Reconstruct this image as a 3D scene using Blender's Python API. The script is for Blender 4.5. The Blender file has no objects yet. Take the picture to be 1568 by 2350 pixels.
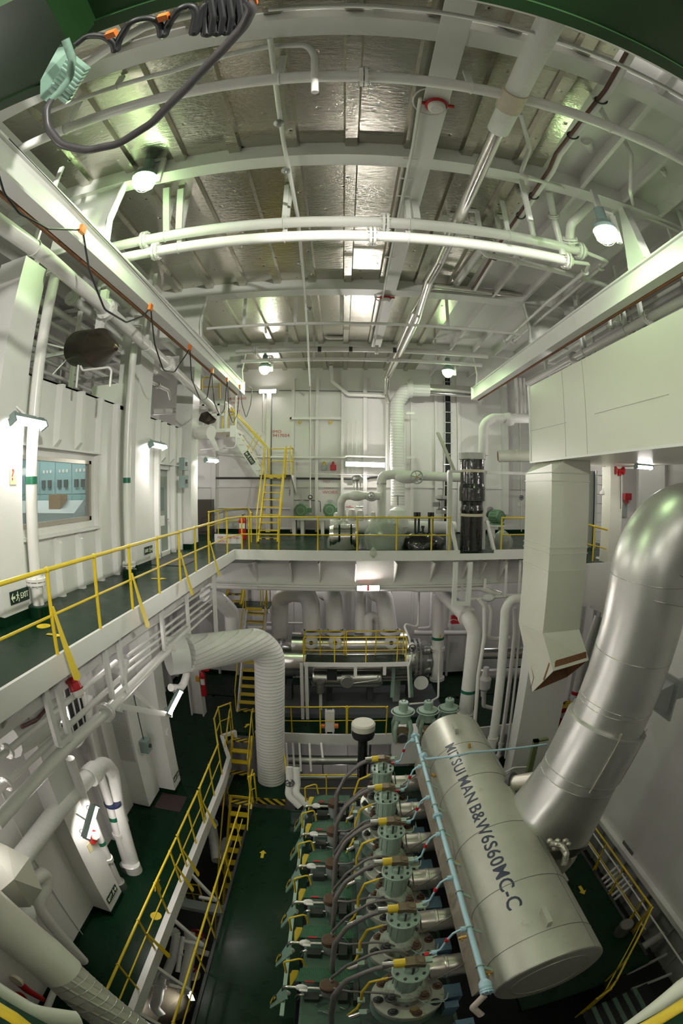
import bpy, bmesh, math, random
from mathutils import Vector, Matrix, Quaternion
random.seed(7)
V = Vector
PI = math.pi
SC = bpy.context.scene
COL = SC.collection
LIFT = 13.0            # eye height of the photographer above the lowest floor

# ------------------------------------------------------------------ camera model (16 mm full frame fisheye) used to measure the place
IMW, IMH, FPX = 1568.0, 2350.0, 1045.333
YAW, PITCH, ROLL = [math.radians(a) for a in (0.05, -3.06, -0.27)]
RCAM = Matrix.Rotation(YAW, 3, 'Z') @ Matrix.Rotation(PITCH, 3, 'X') @ Matrix.Rotation(ROLL, 3, 'Y')

def ray(px, py):
    x = px - IMW / 2; y = -(py - IMH / 2)
    r = math.hypot(x, y) + 1e-9
    th = 2 * math.asin(min(1, r / (2 * FPX))); s = math.sin(th) / r
    return RCAM @ V((x * s, math.cos(th), y * s))

def PX(px, py, x): v = ray(px, py); return v * (x / v.x)
def PY(px, py, y): v = ray(px, py); return v * (y / v.y)
def PZ(px, py, z): v = ray(px, py); return v * (z / v.z)
def PD(px, py, d): return ray(px, py) * d

# ------------------------------------------------------------------ mesh builder
class MB:
    def __init__(s):
        s.v = []; s.f = []; s.sm = []
    def add(s, vs, fs, smooth=False):
        b = len(s.v); s.v += [V(p) for p in vs]
        s.f += [tuple(b + i for i in f) for f in fs]; s.sm += [smooth] * len(fs)
        return s
    def box(s, x0, x1, y0, y1, z0, z1):
        if x0 > x1: x0, x1 = x1, x0
        if y0 > y1: y0, y1 = y1, y0
        if z0 > z1: z0, z1 = z1, z0
        vs = [(x, y, z) for z in (z0, z1) for y in (y0, y1) for x in (x0, x1)]
        return s.add(vs, [(0, 2, 3, 1), (4, 5, 7, 6), (0, 1, 5, 4), (2, 6, 7, 3), (0, 4, 6, 2), (1, 3, 7, 5)])
    def bar(s, a, b, w, h, up=(0, 0, 1)):
        a = V(a); b = V(b); d = (b - a)
        if d.length < 1e-6: return s
        d.normalize(); u = V(up)
        if abs(d.dot(u)) > 0.98: u = V((0, 1, 0)) if abs(d.y) < 0.9 else V((1, 0, 0))
        r = d.cross(u).normalized(); u = r.cross(d).normalized()
        vs = [p + r * sx * w / 2 + u * sz * h / 2 for p in (a, b) for (sx, sz) in ((-1, -1), (1, -1), (1, 1), (-1, 1))]
        return s.add(vs, [(0, 1, 2, 3), (7, 6, 5, 4), (0, 4, 5, 1), (1, 5, 6, 2), (2, 6, 7, 3), (3, 7, 4, 0)])
    def tube(s, pts, r, n=10, bend=None, caps=True, seg=5):
        P = fillet([V(p) for p in pts], bend if bend is not None else 0, seg)
        rs = r if isinstance(r, (list, tuple)) else [r] * len(P)
        if len(rs) != len(P): rs = [rs[0] + (rs[-1] - rs[0]) * i / (len(P) - 1) for i in range(len(P))]
        T = []
        for i in range(len(P)):
            t = V((0, 0, 0))
            if i > 0: t += (P[i] - P[i - 1]).normalized()
            if i < len(P) - 1: t += (P[i + 1] - P[i]).normalized()
            if t.length < 1e-6: t = P[i] - P[i - 1]
            T.append(t.normalized())
        u = T[0].orthogonal().normalized()
        vs = []
        for i, p in enumerate(P):
            if i:
                q = T[i - 1].rotation_difference(T[i]); u = q @ u
            u = (u - T[i] * u.dot(T[i])).normalized(); w = T[i].cross(u)
            m = 1.0
            if 0 < i < len(P) - 1:
                c = (P[i] - P[i - 1]).normalized().dot((P[i + 1] - P[i]).normalized()); m = 1 / max(0.6, math.sqrt((1 + max(-1, min(1, c))) / 2))
            for k in range(n):
                a = 2 * PI * k / n
                vs.append(p + (u * math.cos(a) + w * math.sin(a)) * rs[i] * (m if m < 1.2 else 1.2))
        fs = [(i * n + k, i * n + (k + 1) % n, (i + 1) * n + (k + 1) % n, (i + 1) * n + k) for i in range(len(P) - 1) for k in range(n)]
        s.add(vs, fs, True)
        if caps:
            b = len(vs) - n
            s.add(vs[:n], [tuple(reversed(range(n)))]); s.add(vs[b:], [tuple(range(n))])
        return s
    def cyl(s, a, b, r0, r1=None, n=16):
        return s.tube([a, b], [r0, r0 if r1 is None else r1], n)
    def lathe(s, prof, base, axis=(0, 0, 1), n=20, smooth=True, xref=None):
        ax = V(axis).normalized(); u = (V(xref) if xref else ax.orthogonal()).normalized(); w = ax.cross(u); base = V(base)
        vs = []
        for (r, h) in prof:
            for k in range(n):
                a = 2 * PI * k / n
                vs.append(base + ax * h + (u * math.cos(a) + w * math.sin(a)) * max(r, 1e-4))
        fs = [(i * n + k, i * n + (k + 1) % n, (i + 1) * n + (k + 1) % n, (i + 1) * n + k) for i in range(len(prof) - 1) for k in range(n)]
        # split hard edges: duplicate rings where the profile turns sharply
        if smooth:
            for i in range(len(prof) - 1):
                r0, h0 = prof[i]; r1, h1 = prof[i + 1]
                s.add(vs[i * n:(i + 2) * n], [(k, (k + 1) % n, n + (k + 1) % n, n + k) for k in range(n)], True)
        else:
            s.add(vs, fs, False)
        s.add(vs[:n], [tuple(reversed(range(n)))]); s.add(vs[-n:], [tuple(range(n))])
        return s
    def prism(s, poly, d):
        d = V(d); n = len(poly); a = [V(p) for p in poly]; b = [p + d for p in a]
        fs = [tuple(reversed(range(n))), tuple(range(n, 2 * n))] + [(i, (i + 1) % n, n + (i + 1) % n, n + i) for i in range(n)]
        return s.add(a + b, fs)
    def quad(s, a, b, c, d):
        return s.add([a, b, c, d], [(0, 1, 2, 3)])
    def ball(s, c, r, nu=12, nv=8, sc=(1, 1, 1)):
        c = V(c); vs = []
        for j in range(nv + 1):
            t = PI * j / nv
            for k in range(nu):
                a = 2 * PI * k / nu
                vs.append(c + V((math.cos(a) * math.sin(t) * r * sc[0], math.sin(a) * math.sin(t) * r * sc[1], math.cos(t) * r * sc[2])))
        return s.add(vs, [(j * nu + k, (j + 1) * nu + k, (j + 1) * nu + (k + 1) % nu, j * nu + (k + 1) % nu) for j in range(nv) for k in range(nu)], True)
    def torus(s, c, axis, R, r, n=20, m=6, arc=(0, 2 * PI), xref=None):
        ax = V(axis).normalized(); u = (V(xref) if xref else ax.orthogonal()).normalized(); w = ax.cross(u)
        full = abs(arc[1] - arc[0] - 2 * PI) < 1e-6
        pts = [V(c) + (u * math.cos(a) + w * math.sin(a)) * R for a in [arc[0] + (arc[1] - arc[0]) * i / n for i in range(n + 1)]]
        return s.tube(pts, r, m, caps=not full)
    def build(s, name, m, parent=None, **tags):
        me = bpy.data.meshes.new(name)
        if parent is not None:
            inv = parent_inv(parent); vs = [inv @ p for p in s.v]; loc = V((0, 0, 0))
        else:
            lo = [min(p[i] for p in s.v) for i in range(3)]; hi = [max(p[i] for p in s.v) for i in range(3)]
            loc = V(((lo[0] + hi[0]) / 2, (lo[1] + hi[1]) / 2, lo[2])); vs = [p - loc for p in s.v]
        me.from_pydata([tuple(p) for p in vs], [], s.f)
        me.polygons.foreach_set('use_smooth', s.sm)
        me.materials.append(m)
        bm = bmesh.new(); bm.from_mesh(me)
        bmesh.ops.recalc_face_normals(bm, faces=bm.faces); bm.to_mesh(me); bm.free()
        o = bpy.data.objects.new(name, me); COL.objects.link(o)
        if parent is not None: o.parent = parent
        o.location = loc
        for k, v in tags.items(): o[k] = v
        return o

WORLD = {}
def parent_inv(p):
    chain = Matrix.Identity(4); q = p
    while q is not None:
        chain = Matrix.Translation(q.location) @ q.rotation_euler.to_matrix().to_4x4() @ chain; q = q.parent
    return chain.inverted()

def fillet(P, bend, seg=5):
    if not bend or len(P) < 3: return P
    out = [P[0]]
    for i in range(1, len(P) - 1):
        a, b, c = P[i - 1], P[i], P[i + 1]
        u = (a - b); w = (c - b); lu, lw = u.length, w.length
        if lu < 1e-6 or lw < 1e-6: continue
        u.normalize(); w.normalize(); cs = max(-1, min(1, u.dot(w))); ang = math.acos(cs)
        if ang > PI - 0.05: out.append(b); continue
        t = min(bend / math.tan(ang / 2), lu * 0.48, lw * 0.48)
        p0 = b + u * t; p1 = b + w * t
        r = t * math.tan(ang / 2); bis = (u + w).normalized(); cen = b + bis * (r / math.sin(ang / 2))
        q0 = (p0 - cen); q1 = (p1 - cen)
        full = q0.angle(q1); axis = q0.cross(q1)
        if axis.length < 1e-9: out.append(b); continue
        axis.normalize()
        for k in range(seg + 1): out.append(cen + Quaternion(axis, full * k / seg) @ q0)
    out.append(P[-1]); return out

def E(name, label, cat, loc, group=None, rz=0):
    o = bpy.data.objects.new(name, None); COL.objects.link(o); o.location = V(loc); o.rotation_euler = (0, 0, rz)
    o.empty_display_size = 0.1
    o['label'] = label; o['category'] = cat
    if group: o['group'] = group
    return o

def one(name, mb, m, label, cat, group=None):
    o = mb.build(name, m); o['label'] = label; o['category'] = cat
    if group: o['group'] = group
    return o

def struct(name, mb, m, parent=None):
    o = mb.build(name, m, parent)
    if parent is None: o['kind'] = 'structure'
    return o

def dup(o, parent=None, loc=None, label=None, rz=None):
    c = o.copy(); COL.objects.link(c)
    if parent is not None: c.parent = parent
    if loc is not None: c.location = V(loc)
    if rz is not None: c.rotation_euler = (0, 0, rz)
    if label: c['label'] = label
    for ch in list(o.children): dup(ch, c)
    return c

# ------------------------------------------------------------------ materials
def nt(m): m.use_nodes = True; return m.node_tree, m.node_tree.nodes['Principled BSDF']
def mat(name, col, rough=0.5, metal=0.0, noise=0.0, nscale=6.0, bump=0.0, bscale=40.0, coat=0.0, spec=0.5, dirt=None, dscale=1.5, dmin=0.55, dmax=0.75):
    m = bpy.data.materials.new(name); t, b = nt(m); N = t.nodes.new; L = t.links.new
    b.inputs['Base Color'].default_value = (*col, 1); b.inputs['Roughness'].default_value = rough; b.inputs['Metallic'].default_value = metal
    b.inputs['Specular IOR Level'].default_value = spec; b.inputs['Coat Weight'].default_value = coat
    tc = None
    if noise or bump or dirt:
        tc = N('ShaderNodeTexCoord')
    src = None
    if noise:
        n = N('ShaderNodeTexNoise'); n.inputs['Scale'].default_value = nscale; n.inputs['Detail'].default_value = 6; L(tc.outputs['Object'], n.inputs['Vector'])
        mx = N('ShaderNodeMix'); mx.data_type = 'RGBA'
        mx.inputs[6].default_value = (*[max(0, c * (1 - noise)) for c in col], 1); mx.inputs[7].default_value = (*[min(1, c * (1 + noise)) for c in col], 1)
        L(n.outputs['Fac'], mx.inputs[0]); src = mx.outputs[2]
        rr = N('ShaderNodeMapRange'); rr.inputs['To Min'].default_value = max(0, rough - noise * .5); rr.inputs['To Max'].default_value = min(1, rough + noise * .5)
        L(n.outputs['Fac'], rr.inputs['Value']); L(rr.outputs[0], b.inputs['Roughness'])
    if dirt:
        n = N('ShaderNodeTexNoise'); n.inputs['Scale'].default_value = dscale; n.inputs['Detail'].default_value = 8; n.inputs['Roughness'].default_value = .7; L(tc.outputs['Object'], n.inputs['Vector'])
        r = N('ShaderNodeMapRange'); r.inputs['From Min'].default_value = dmin; r.inputs['From Max'].default_value = dmax; L(n.outputs['Fac'], r.inputs['Value'])
        mx = N('ShaderNodeMix'); mx.data_type = 'RGBA'; L(r.outputs[0], mx.inputs[0])
        if src is not None: L(src, mx.inputs[6])
        else: mx.inputs[6].default_value = (*col, 1)
        mx.inputs[7].default_value = (*dirt, 1); src = mx.outputs[2]
    if src is not None: L(src, b.inputs['Base Color'])
    if bump:
        n = N('ShaderNodeTexNoise'); n.inputs['Scale'].default_value = bscale; n.inputs['Detail'].default_value = 3; L(tc.outputs['Object'], n.inputs['Vector'])
        bp = N('ShaderNodeBump'); bp.inputs['Strength'].default_value = bump; bp.inputs['Distance'].default_value = 0.02
        L(n.outputs['Fac'], bp.inputs['Height']); L(bp.outputs[0], b.inputs['Normal'])
    return m
def emit(name, col, s):
    m = bpy.data.materials.new(name); t, b = nt(m)
    b.inputs['Base Color'].default_value = (.9, .9, .9, 1); b.inputs['Emission Color'].default_value = (*col, 1); b.inputs['Emission Strength'].default_value = s
    return m

WHITE = mat('white_paint', (.75, .74, .715), .38, noise=.04, nscale=3, bump=.04, bscale=9, dirt=(.66, .63, .56), dscale=1.2, dmin=.60, dmax=.85)
WALLW = mat('white_bulkhead_paint', (.70, .68, .665), .42, noise=.04, nscale=2, bump=.06, bscale=4, dirt=(.68, .64, .58), dscale=.9, dmin=.60, dmax=.85)
PIPEW = mat('white_pipe_paint', (.76, .74, .715), .30, noise=.04, nscale=5, dirt=(.62, .55, .45), dscale=3, dmin=.66, dmax=.86)
LAG = mat('white_lagging', (.74, .73, .70), .6, noise=.05, nscale=8, bump=.35, bscale=18)
CREAM = mat('cream_sheet_cladding', (.68, .675, .585), .35, noise=.03, nscale=2, bump=.05, bscale=3)
GREEN = mat('green_deck_paint', (.003, .021, .008), .30, noise=.25, nscale=2.5, bump=.03, bscale=14, spec=.18)
MESHG = None
YEL = mat('yellow_paint', (.66, .48, .025), .36, noise=.10, nscale=9)
MINT = mat('mint_green_paint', (.32, .43, .35), .35, noise=.07, nscale=9, dirt=(.16, .17, .12), dscale=7, dmin=.60, dmax=.8)
MINTD = mat('engine_green_paint', (.20, .32, .25), .4, noise=.1, nscale=6, dirt=(.10, .10, .08), dscale=4, dmin=.55, dmax=.75)
COVER = mat('bare_cylinder_cover', (.50, .51, .44), .38, metal=.35, noise=.15, nscale=5, dirt=(.16, .13, .09), dscale=6, dmin=.56, dmax=.74)
RUST = mat('rusty_brown_steel', (.10, .058, .035), .75, noise=.4, nscale=14, bump=.3, bscale=30)
RUSTY = mat('rust_stain', (.22, .10, .045), .8, noise=.5, nscale=20)
DARK = mat('dark_steel', (.035, .035, .036), .5, noise=.2, nscale=9)
BLACK = mat('black_rubber', (.016, .016, .018), .45)
GREYP = mat('grey_paint', (.33, .36, .34), .45, noise=.06, nscale=8)
GREYG = mat('grey_green_enclosure', (.22, .30, .28), .4)
HOSE = mat('grey_rubber_hose', (.13, .12, .115), .42, noise=.15, nscale=12)
SHEATH = mat('steel_hose_sheath', (.62, .60, .58), .32, metal=.85, noise=.1, nscale=9)
SILV = mat('aluminium_cladding', (.66, .655, .63), .38, metal=.85, noise=.14, nscale=2.2, bump=.08, bscale=5)
SILVP = mat('polished_pipe_cladding', (.74, .72, .69), .24, metal=.95, noise=.08, nscale=5, bump=.12, bscale=16)
SILVR = mat('receiver_cladding', (.44, .44, .375), .44, metal=.4, noise=.13, nscale=3, bump=.07, bscale=5, dirt=(.22, .20, .16), dscale=2.5, dmin=.62, dmax=.85)
STUB = mat('scorched_stub_cladding', (.62, .58, .52), .34, metal=.85, noise=.12, nscale=7, dirt=(.22, .13, .07), dscale=5, dmin=.58, dmax=.78)
LBLUE = mat('light_blue_paint', (.40, .60, .70), .35, noise=.05, nscale=8)
BLUE = mat('blue_engine_paint', (.15, .25, .36), .4, noise=.1, nscale=6, dirt=(.06, .06, .06), dscale=6, dmin=.58, dmax=.75)
RED = mat('red_paint', (.45, .012, .018), .35)
ORANGE = mat('orange_plastic', (.65, .17, .03), .45)
MOTOR = mat('green_motor_paint', (.12, .24, .13), .38, noise=.08, nscale=9)
CRANEG = mat('dark_green_crane_paint', (.010, .036, .009), .42, noise=.15, nscale=3)
STEEL = mat('bare_steel', (.45, .45, .44), .36, metal=.85, noise=.15, nscale=12)
WRAP = mat('black_shrink_wrap', (.012, .012, .013), .12, noise=.3, nscale=6, bump=.6, bscale=9, coat=.6)
BANNER = mat('beige_band', (.55, .50, .36), .55)
TEAL = mat('switchboard_teal', (.23, .40, .41), .4, noise=.03, nscale=3)
CARD = mat('brown_card', (.30, .17, .07), .7)
SIGNR = mat('red_lettering', (.52, .06, .07), .5)
SIGNK = mat('dark_blue_lettering', (.015, .022, .05), .5)
SIGNG = mat('exit_sign_face', (.012, .030, .018), .4)
SIGNL = mat('exit_sign_lettering', (.72, .78, .58), .5)
DOORG = mat('grey_green_door', (.25, .29, .25), .42, noise=.05, nscale=4)
NAVY = mat('navy_band', (.02, .03, .09), .4)
BANDG = mat('green_band', (.01, .13, .07), .4)
TUBE = emit('lit_tube', (1, .955, .88), 42)
TUBEB = emit('lit_tube_bright', (1, .955, .88), 130)
MERC = emit('lit_mercury_glass', (.62, 1, .45), 22)

def foil_mat():
    m = bpy.data.materials.new('insulation_foil'); t, b = nt(m); N = t.nodes.new; L = t.links.new
    b.inputs['Metallic'].default_value = 1; b.inputs['Roughness'].default_value = .23
    tc = N('ShaderNodeTexCoord'); mp = N('ShaderNodeMapping'); mp.inputs['Scale'].default_value = (1, 3.2, 1); L(tc.outputs['Object'], mp.inputs['Vector'])
    n1 = N('ShaderNodeTexNoise'); n1.inputs['Scale'].default_value = 7; n1.inputs['Detail'].default_value = 3; n1.inputs['Roughness'].default_value = .62; L(mp.outputs[0], n1.inputs['Vector'])
    v = N('ShaderNodeTexVoronoi'); v.inputs['Scale'].default_value = 3.0; v.inputs['Randomness'].default_value = .22; L(tc.outputs['Object'], v.inputs['Vector'])
    r = N('ShaderNodeMapRange'); r.inputs['From Min'].default_value = .03; r.inputs['From Max'].default_value = .13; r.interpolation_type = 'SMOOTHSTEP'; L(v.outputs['Distance'], r.inputs['Value'])
    ad = N('ShaderNodeMath'); ad.operation = 'MULTIPLY_ADD'; ad.inputs[1].default_value = .8; L(r.outputs[0], ad.inputs[0]); L(n1.outputs['Fac'], ad.inputs[2])
    bp = N('ShaderNodeBump'); bp.inputs['Strength'].default_value = .28; bp.inputs['Distance'].default_value = .02; L(ad.outputs[0], bp.inputs['Height']); L(bp.outputs[0], b.inputs['Normal'])
    r2 = N('ShaderNodeMapRange'); r2.inputs['From Min'].default_value = .045; r2.inputs['From Max'].default_value = .06; L(v.outputs['Distance'], r2.inputs['Value'])
    mx = N('ShaderNodeMix'); mx.data_type = 'RGBA'; mx.inputs[6].default_value = (.06, .055, .045, 1); mx.inputs[7].default_value = (.54, .52, .46, 1)
    L(r2.outputs[0], mx.inputs[0]); L(mx.outputs[2], b.inputs['Base Color'])
    return m
FOIL = foil_mat()
def mesh_mat():
    m = mat('green_chequer_plate', (.012, .085, .036), .42); t = m.node_tree; b = t.nodes['Principled BSDF']; N = t.nodes.new; L = t.links.new
    tc = N('ShaderNodeTexCoord'); v = N('ShaderNodeTexVoronoi'); v.inputs['Scale'].default_value = 34; v.inputs['Randomness'].default_value = .15; L(tc.outputs['Object'], v.inputs['Vector'])
    bp = N('ShaderNodeBump'); bp.inputs['Strength'].default_value = .7; bp.inputs['Distance'].default_value = .01; L(v.outputs['Distance'], bp.inputs['Height']); L(bp.outputs[0], b.inputs['Normal'])
    return m
CHEQ = mesh_mat()
def stripe_mat():
    m = mat('hazard_stripe', (.6, .45, .02), .45); t = m.node_tree; b = t.nodes['Principled BSDF']; N = t.nodes.new; L = t.links.new
    tc = N('ShaderNodeTexCoord'); mp = N('ShaderNodeMapping'); L(tc.outputs['Object'], mp.inputs['Vector']); mp.inputs['Rotation'].default_value = (0, .8, .8)
    w = N('ShaderNodeTexWave'); w.inputs['Scale'].default_value = 2.6; L(mp.outputs[0], w.inputs['Vector'])
    r = N('ShaderNodeMath'); r.operation = 'GREATER_THAN'; r.inputs[1].default_value = .5; L(w.outputs['Fac'], r.inputs[0])
    mx = N('ShaderNodeMix'); mx.data_type = 'RGBA'; mx.inputs[6].default_value = (.02, .02, .02, 1); mx.inputs[7].default_value = (.62, .46, .03, 1)
    L(r.outputs[0], mx.inputs[0]); L(mx.outputs[2], b.inputs['Base Color']); return m
HAZ = stripe_mat()
def glass_mat(name, col, rough=.03, alpha=.25):
    m = bpy.data.materials.new(name); t, b = nt(m)
    b.inputs['Base Color'].default_value = (*col, 1); b.inputs['Roughness'].default_value = rough; b.inputs['Alpha'].default_value = alpha; b.inputs['Specular IOR Level'].default_value = .6
    return m
GLASS = glass_mat('window_glass', (.35, .45, .45), .03, .18)
FILMW = glass_mat('clear_plastic_film', (.55, .60, .50), .15, .42)

def spiral_mat(name, col, rough, metal, axis, scale):
    m = mat(name, col, rough, metal, noise=.07, nscale=3); t = m.node_tree; b = t.nodes['Principled BSDF']; N = t.nodes.new; L = t.links.new
    tc = N('ShaderNodeTexCoord'); w = N('ShaderNodeTexWave'); w.bands_direction = axis; w.inputs['Scale'].default_value = scale; w.inputs['Distortion'].default_value = .4; L(tc.outputs['Object'], w.inputs['Vector'])
    p = N('ShaderNodeMath'); p.operation = 'POWER'; p.inputs[1].default_value = 8; L(w.outputs['Fac'], p.inputs[0])
    bp = N('ShaderNodeBump'); bp.inputs['Strength'].default_value = .5; bp.inputs['Distance'].default_value = .03; L(p.outputs[0], bp.inputs['Height']); L(bp.outputs[0], b.inputs['Normal'])
    return m
WRAPZ = spiral_mat('taped_lagging_upright', (.76, .75, .72), .5, 0, 'Z', 3.2)
WRAPX = spiral_mat('taped_lagging_level', (.76, .75, .71), .5, 0, 'X', 2.2)

# ------------------------------------------------------------------ common fittings
def flange(mb, p, d, R, t=.045, n=16):
    d = V(d).normalized(); p = V(p); mb.cyl(p - d * t / 2, p + d * t / 2, R, n=n)
def twin_flange(mb, p, d, R, t=.04):
    d = V(d).normalized(); p = V(p)
    for k in (-1, 1): mb.cyl(p + d * (k * t * .62 - t * .45), p + d * (k * t * .62 + t * .45), R, n=14)
    u = d.orthogonal().normalized(); w = d.cross(u)
    for k in range(8):
        a = 2 * PI * k / 8; q = p + (u * math.cos(a) + w * math.sin(a)) * R * .84
        mb.cyl(q - d * t * 1.6, q + d * t * 1.6, R * .07, n=6)

def pipe(name, label, pts, r, m=None, bend=None, cat='pipe', group=None, n=12, flanges=(), hangers=(), hang_to=None, bands=(), fm=None):
    """A pipe with its flange collars and hangers as parts."""
    m = m or PIPEW; pts = [V(p) for p in pts]
    bend = r * 2.6 if bend is None else bend
    t = MB().tube(pts, r, n, bend)
    if not flanges and not hangers and not bands:
        return one(name, t, m, label, cat, group)
    e = E(name, label, cat, pts[0], group)
    t.build('pipe_run', m, e)
    for f in flanges:
        i, u = f[0], f[1]; a, b = pts[i], pts[i + 1]; fb = MB(); twin_flange(fb, a.lerp(b, u), b - a, r * (f[2] if len(f) > 2 else 1.75), min(.05, r * .5)); fb.build('flange', fm or m, e)
    for h in hangers:
        i, u = h[0], h[1]; p = pts[i].lerp(pts[i + 1], u); d = (pts[i + 1] - pts[i]).normalized(); hb = MB()
        hb.torus(p, d, r * 1.08, max(.008, r * .1), 14, 5)
        top = V((p.x, p.y, h[2] if len(h) > 2 else hang_to))
        if top.z > p.z: hb.bar(p + V((0, 0, r)), top, .07, .035)
        else: hb.bar(p - V((0, 0, r)), top, .07, .035)
        hb.build('hanger', WHITE, e)
    for bd in bands:
        i, u, bm_ = bd; a, b = pts[i], pts[i + 1]; p = a.lerp(b, u); d = (b - a).normalized()
        MB().cyl(p - d * .05, p + d * .05, r * 1.03, n=n).build('colour_band', bm_, e)
    return e
# ================================================================== kit of repeated fittings: lettering, lamps, railings, ladders, wheels
def letters(name, txt, size, origin, right, up, m, parent=None, align='LEFT', ext=.004, space=1.0, wide=1.0):
    cu = bpy.data.curves.new('lettering', 'FONT'); cu.body = txt; cu.size = size; cu.extrude = ext; cu.align_x = align; cu.space_character = space; cu.resolution_u = 2
    t = bpy.data.objects.new('lettering', cu); COL.objects.link(t); dg = bpy.context.evaluated_depsgraph_get(); dg.update()
    me = bpy.data.meshes.new_from_object(t.evaluated_get(dg)); bpy.data.objects.remove(t); bpy.data.curves.remove(cu)
    r = V(right).normalized(); u = V(up); u = (u - r * u.dot(r)).normalized(); n = r.cross(u); o0 = V(origin)
    mb = MB(); mb.add([o0 + r * v.co.x * wide + u * v.co.y + n * v.co.z for v in me.vertices], [tuple(p.vertices) for p in me.polygons]); bpy.data.meshes.remove(me)
    return mb.build(name, m, parent) if parent is not None else mb

FLUO_AT = []
def tube_lamp(label, c, d, L, out, power=12, group='caged tube lamps', arm=None, lm=None):
    """strip lamp: grey housing, lit tube cover, end caps, carrying hooks; out = direction the tube faces"""
    c = V(c); d = V(d).normalized(); o = V(out).normalized(); o = (o - d * o.dot(d)).normalized(); w = d.cross(o)
    e = E('tube_lamp', label, 'lamp', c, group)
    m = MB(); a = c - d * L / 2; b = c + d * L / 2; h = min(.085, max(.05, L * .11))
    m.prism([a - o * .0 + w * h, a - o * .0 - w * h, a - o * h * 1.1 - w * h * .6, a - o * h * 1.1 + w * h * .6], d * L); hs = m.build('housing', GREYG, e)
    m = MB(); k = 8; prof = [(math.cos(PI * i / k), math.sin(PI * i / k)) for i in range(k + 1)]
    m.prism([a + d * L * .03 + w * h * .92 * x + o * h * .95 * y for x, y in prof], d * L * .94); m.build('lit_cover', lm or TUBE, e)
    for q in (a, b): m = MB(); m.bar(q - w * h * 1.05 + o * h * .3, q + w * h * 1.05 + o * h * .3, .03, h * 1.5, up=o); m.build('end_cap', GREYG, hs)
    for s in (-.36, .36): m = MB(); m.torus(c + d * L * s - o * h * 1.25, w, h * .55, .008, 12, 5); m.build('carrying_hook', STEEL, hs)
    if arm is not None:
        m = MB(); m.tube([c - o * h * 1.1, V(arm)], .018, 6)
        m.build('arm', PIPEW, e)
    if power: FLUO_AT.append((c + o * (h * 1.6 + .05), power, o))
    return e

def railing(name, label, pts, h=1.0, mids=(.5,), r=.021, posts=None, braces=(), m=None, foot=0.0, group=None, brace_out=None, closed_ends=True, zfoot=None):
    """pts: rail line at foot height; posts: parameters along the line 0..n-1; braces: which posts carry a flat slanted strut"""
    m = m or YEL; P = [V(p) for p in pts]; e = E(name, label, 'railing', P[0], group)
    up = V((0, 0, h)); top = [p + up for p in P]
    if closed_ends: top = [P[0] + V((0, 0, h * .5))] + top + [P[-1] + V((0, 0, h * .5))]
    MB().tube(top, r * 1.12, 8, .09).build('top_rail', m, e)
    for q in mids: MB().tube([p + V((0, 0, h * q)) for p in P], r * .72, 7).build('mid_rail', m, e)
    posts = posts if posts is not None else range(len(P))
    for i, u in enumerate(posts):
        k = min(int(u), len(P) - 2); p = P[k].lerp(P[k + 1], u - k); pm = MB(); pm.tube([p + V((0, 0, foot)), p + up], r, 7)
        pm.ball(p + up, r * 1.6, 8, 5)
        pm.build('post', m, e)
        if i in braces:
            o = V(brace_out or (1, 0, 0)); b = MB(); t = .012
            d = (P[k + 1] - P[k]).normalized()
            b.prism([p + V((0, 0, h * .58)) + o * .02 - d * .012, p + V((0, 0, h * .58)) + o * .02 + d * .018, p + V((0, 0, -.22)) + o * .20 + d * .06, p + V((0, 0, -.25)) + o * .21, p + V((0, 0, -.22)) + o * .2 - d * .06], o * t)
            b.build('flat_strut', m, e)
    return e

def ladder(name, label, foot, top, w, n, rails=True, group=None, m=None, stripe=(), sm=None, rail_h=.85, stringer=(.05, .16), tread=.2, sides=(-1, 1)):
    """inclined ladder: two stringers, n treads, two handrails; w = vector across (half width each side)"""
    m = m or YEL; foot = V(foot); top = V(top); w = V(w); e = E(name, label, 'ladder', foot, group); d = (top - foot); out = V((d.x, d.y, 0))
    out = out.normalized() if out.length > .01 else V((0, 1, 0))
    for s in (-1, 1): MB().bar(foot + w * s, top + w * s, stringer[0], stringer[1]).build('stringer', sm or m, e)
    for i in range(n):
        p = foot.lerp(top, (i + .6) / n); t = MB(); t.prism([p - w - out * tread / 2, p + w - out * tread / 2, p + w + out * tread / 2, p - w + out * tread / 2], (0, 0, -.035)); t.build('tread', HAZ if i in stripe else m, e)
    if rails:
        for s in sides:
            a = foot + w * s * 1.15; b = top + w * s * 1.15; u = V((0, 0, rail_h)); k = MB()
            k.tube([a, a + u * .95 + d * .02, b + u, b + u * 1.05 + out * .25], .021, 7, .12); k.build('handrail', m, e)
            
            for q in (.5, .97): k = MB(); k.tube([a.lerp(b, q), a.lerp(b, q) + u], .017, 6); k.build('handrail_post', m, e)
    return e

def wheel(mb, c, ax, R, r=.012, spokes=5):
    ax = V(ax).normalized(); c = V(c); mb.torus(c, ax, R, r, 20, 6); u = ax.orthogonal().normalized(); w = ax.cross(u)
    for k in range(spokes):
        a = 2 * PI * k / spokes; mb.tube([c, c + (u * math.cos(a) + w * math.sin(a)) * R], r * .7, 5)
    mb.cyl(c - ax * .02, c + ax * .03, r * 2.2, n=8)

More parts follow.
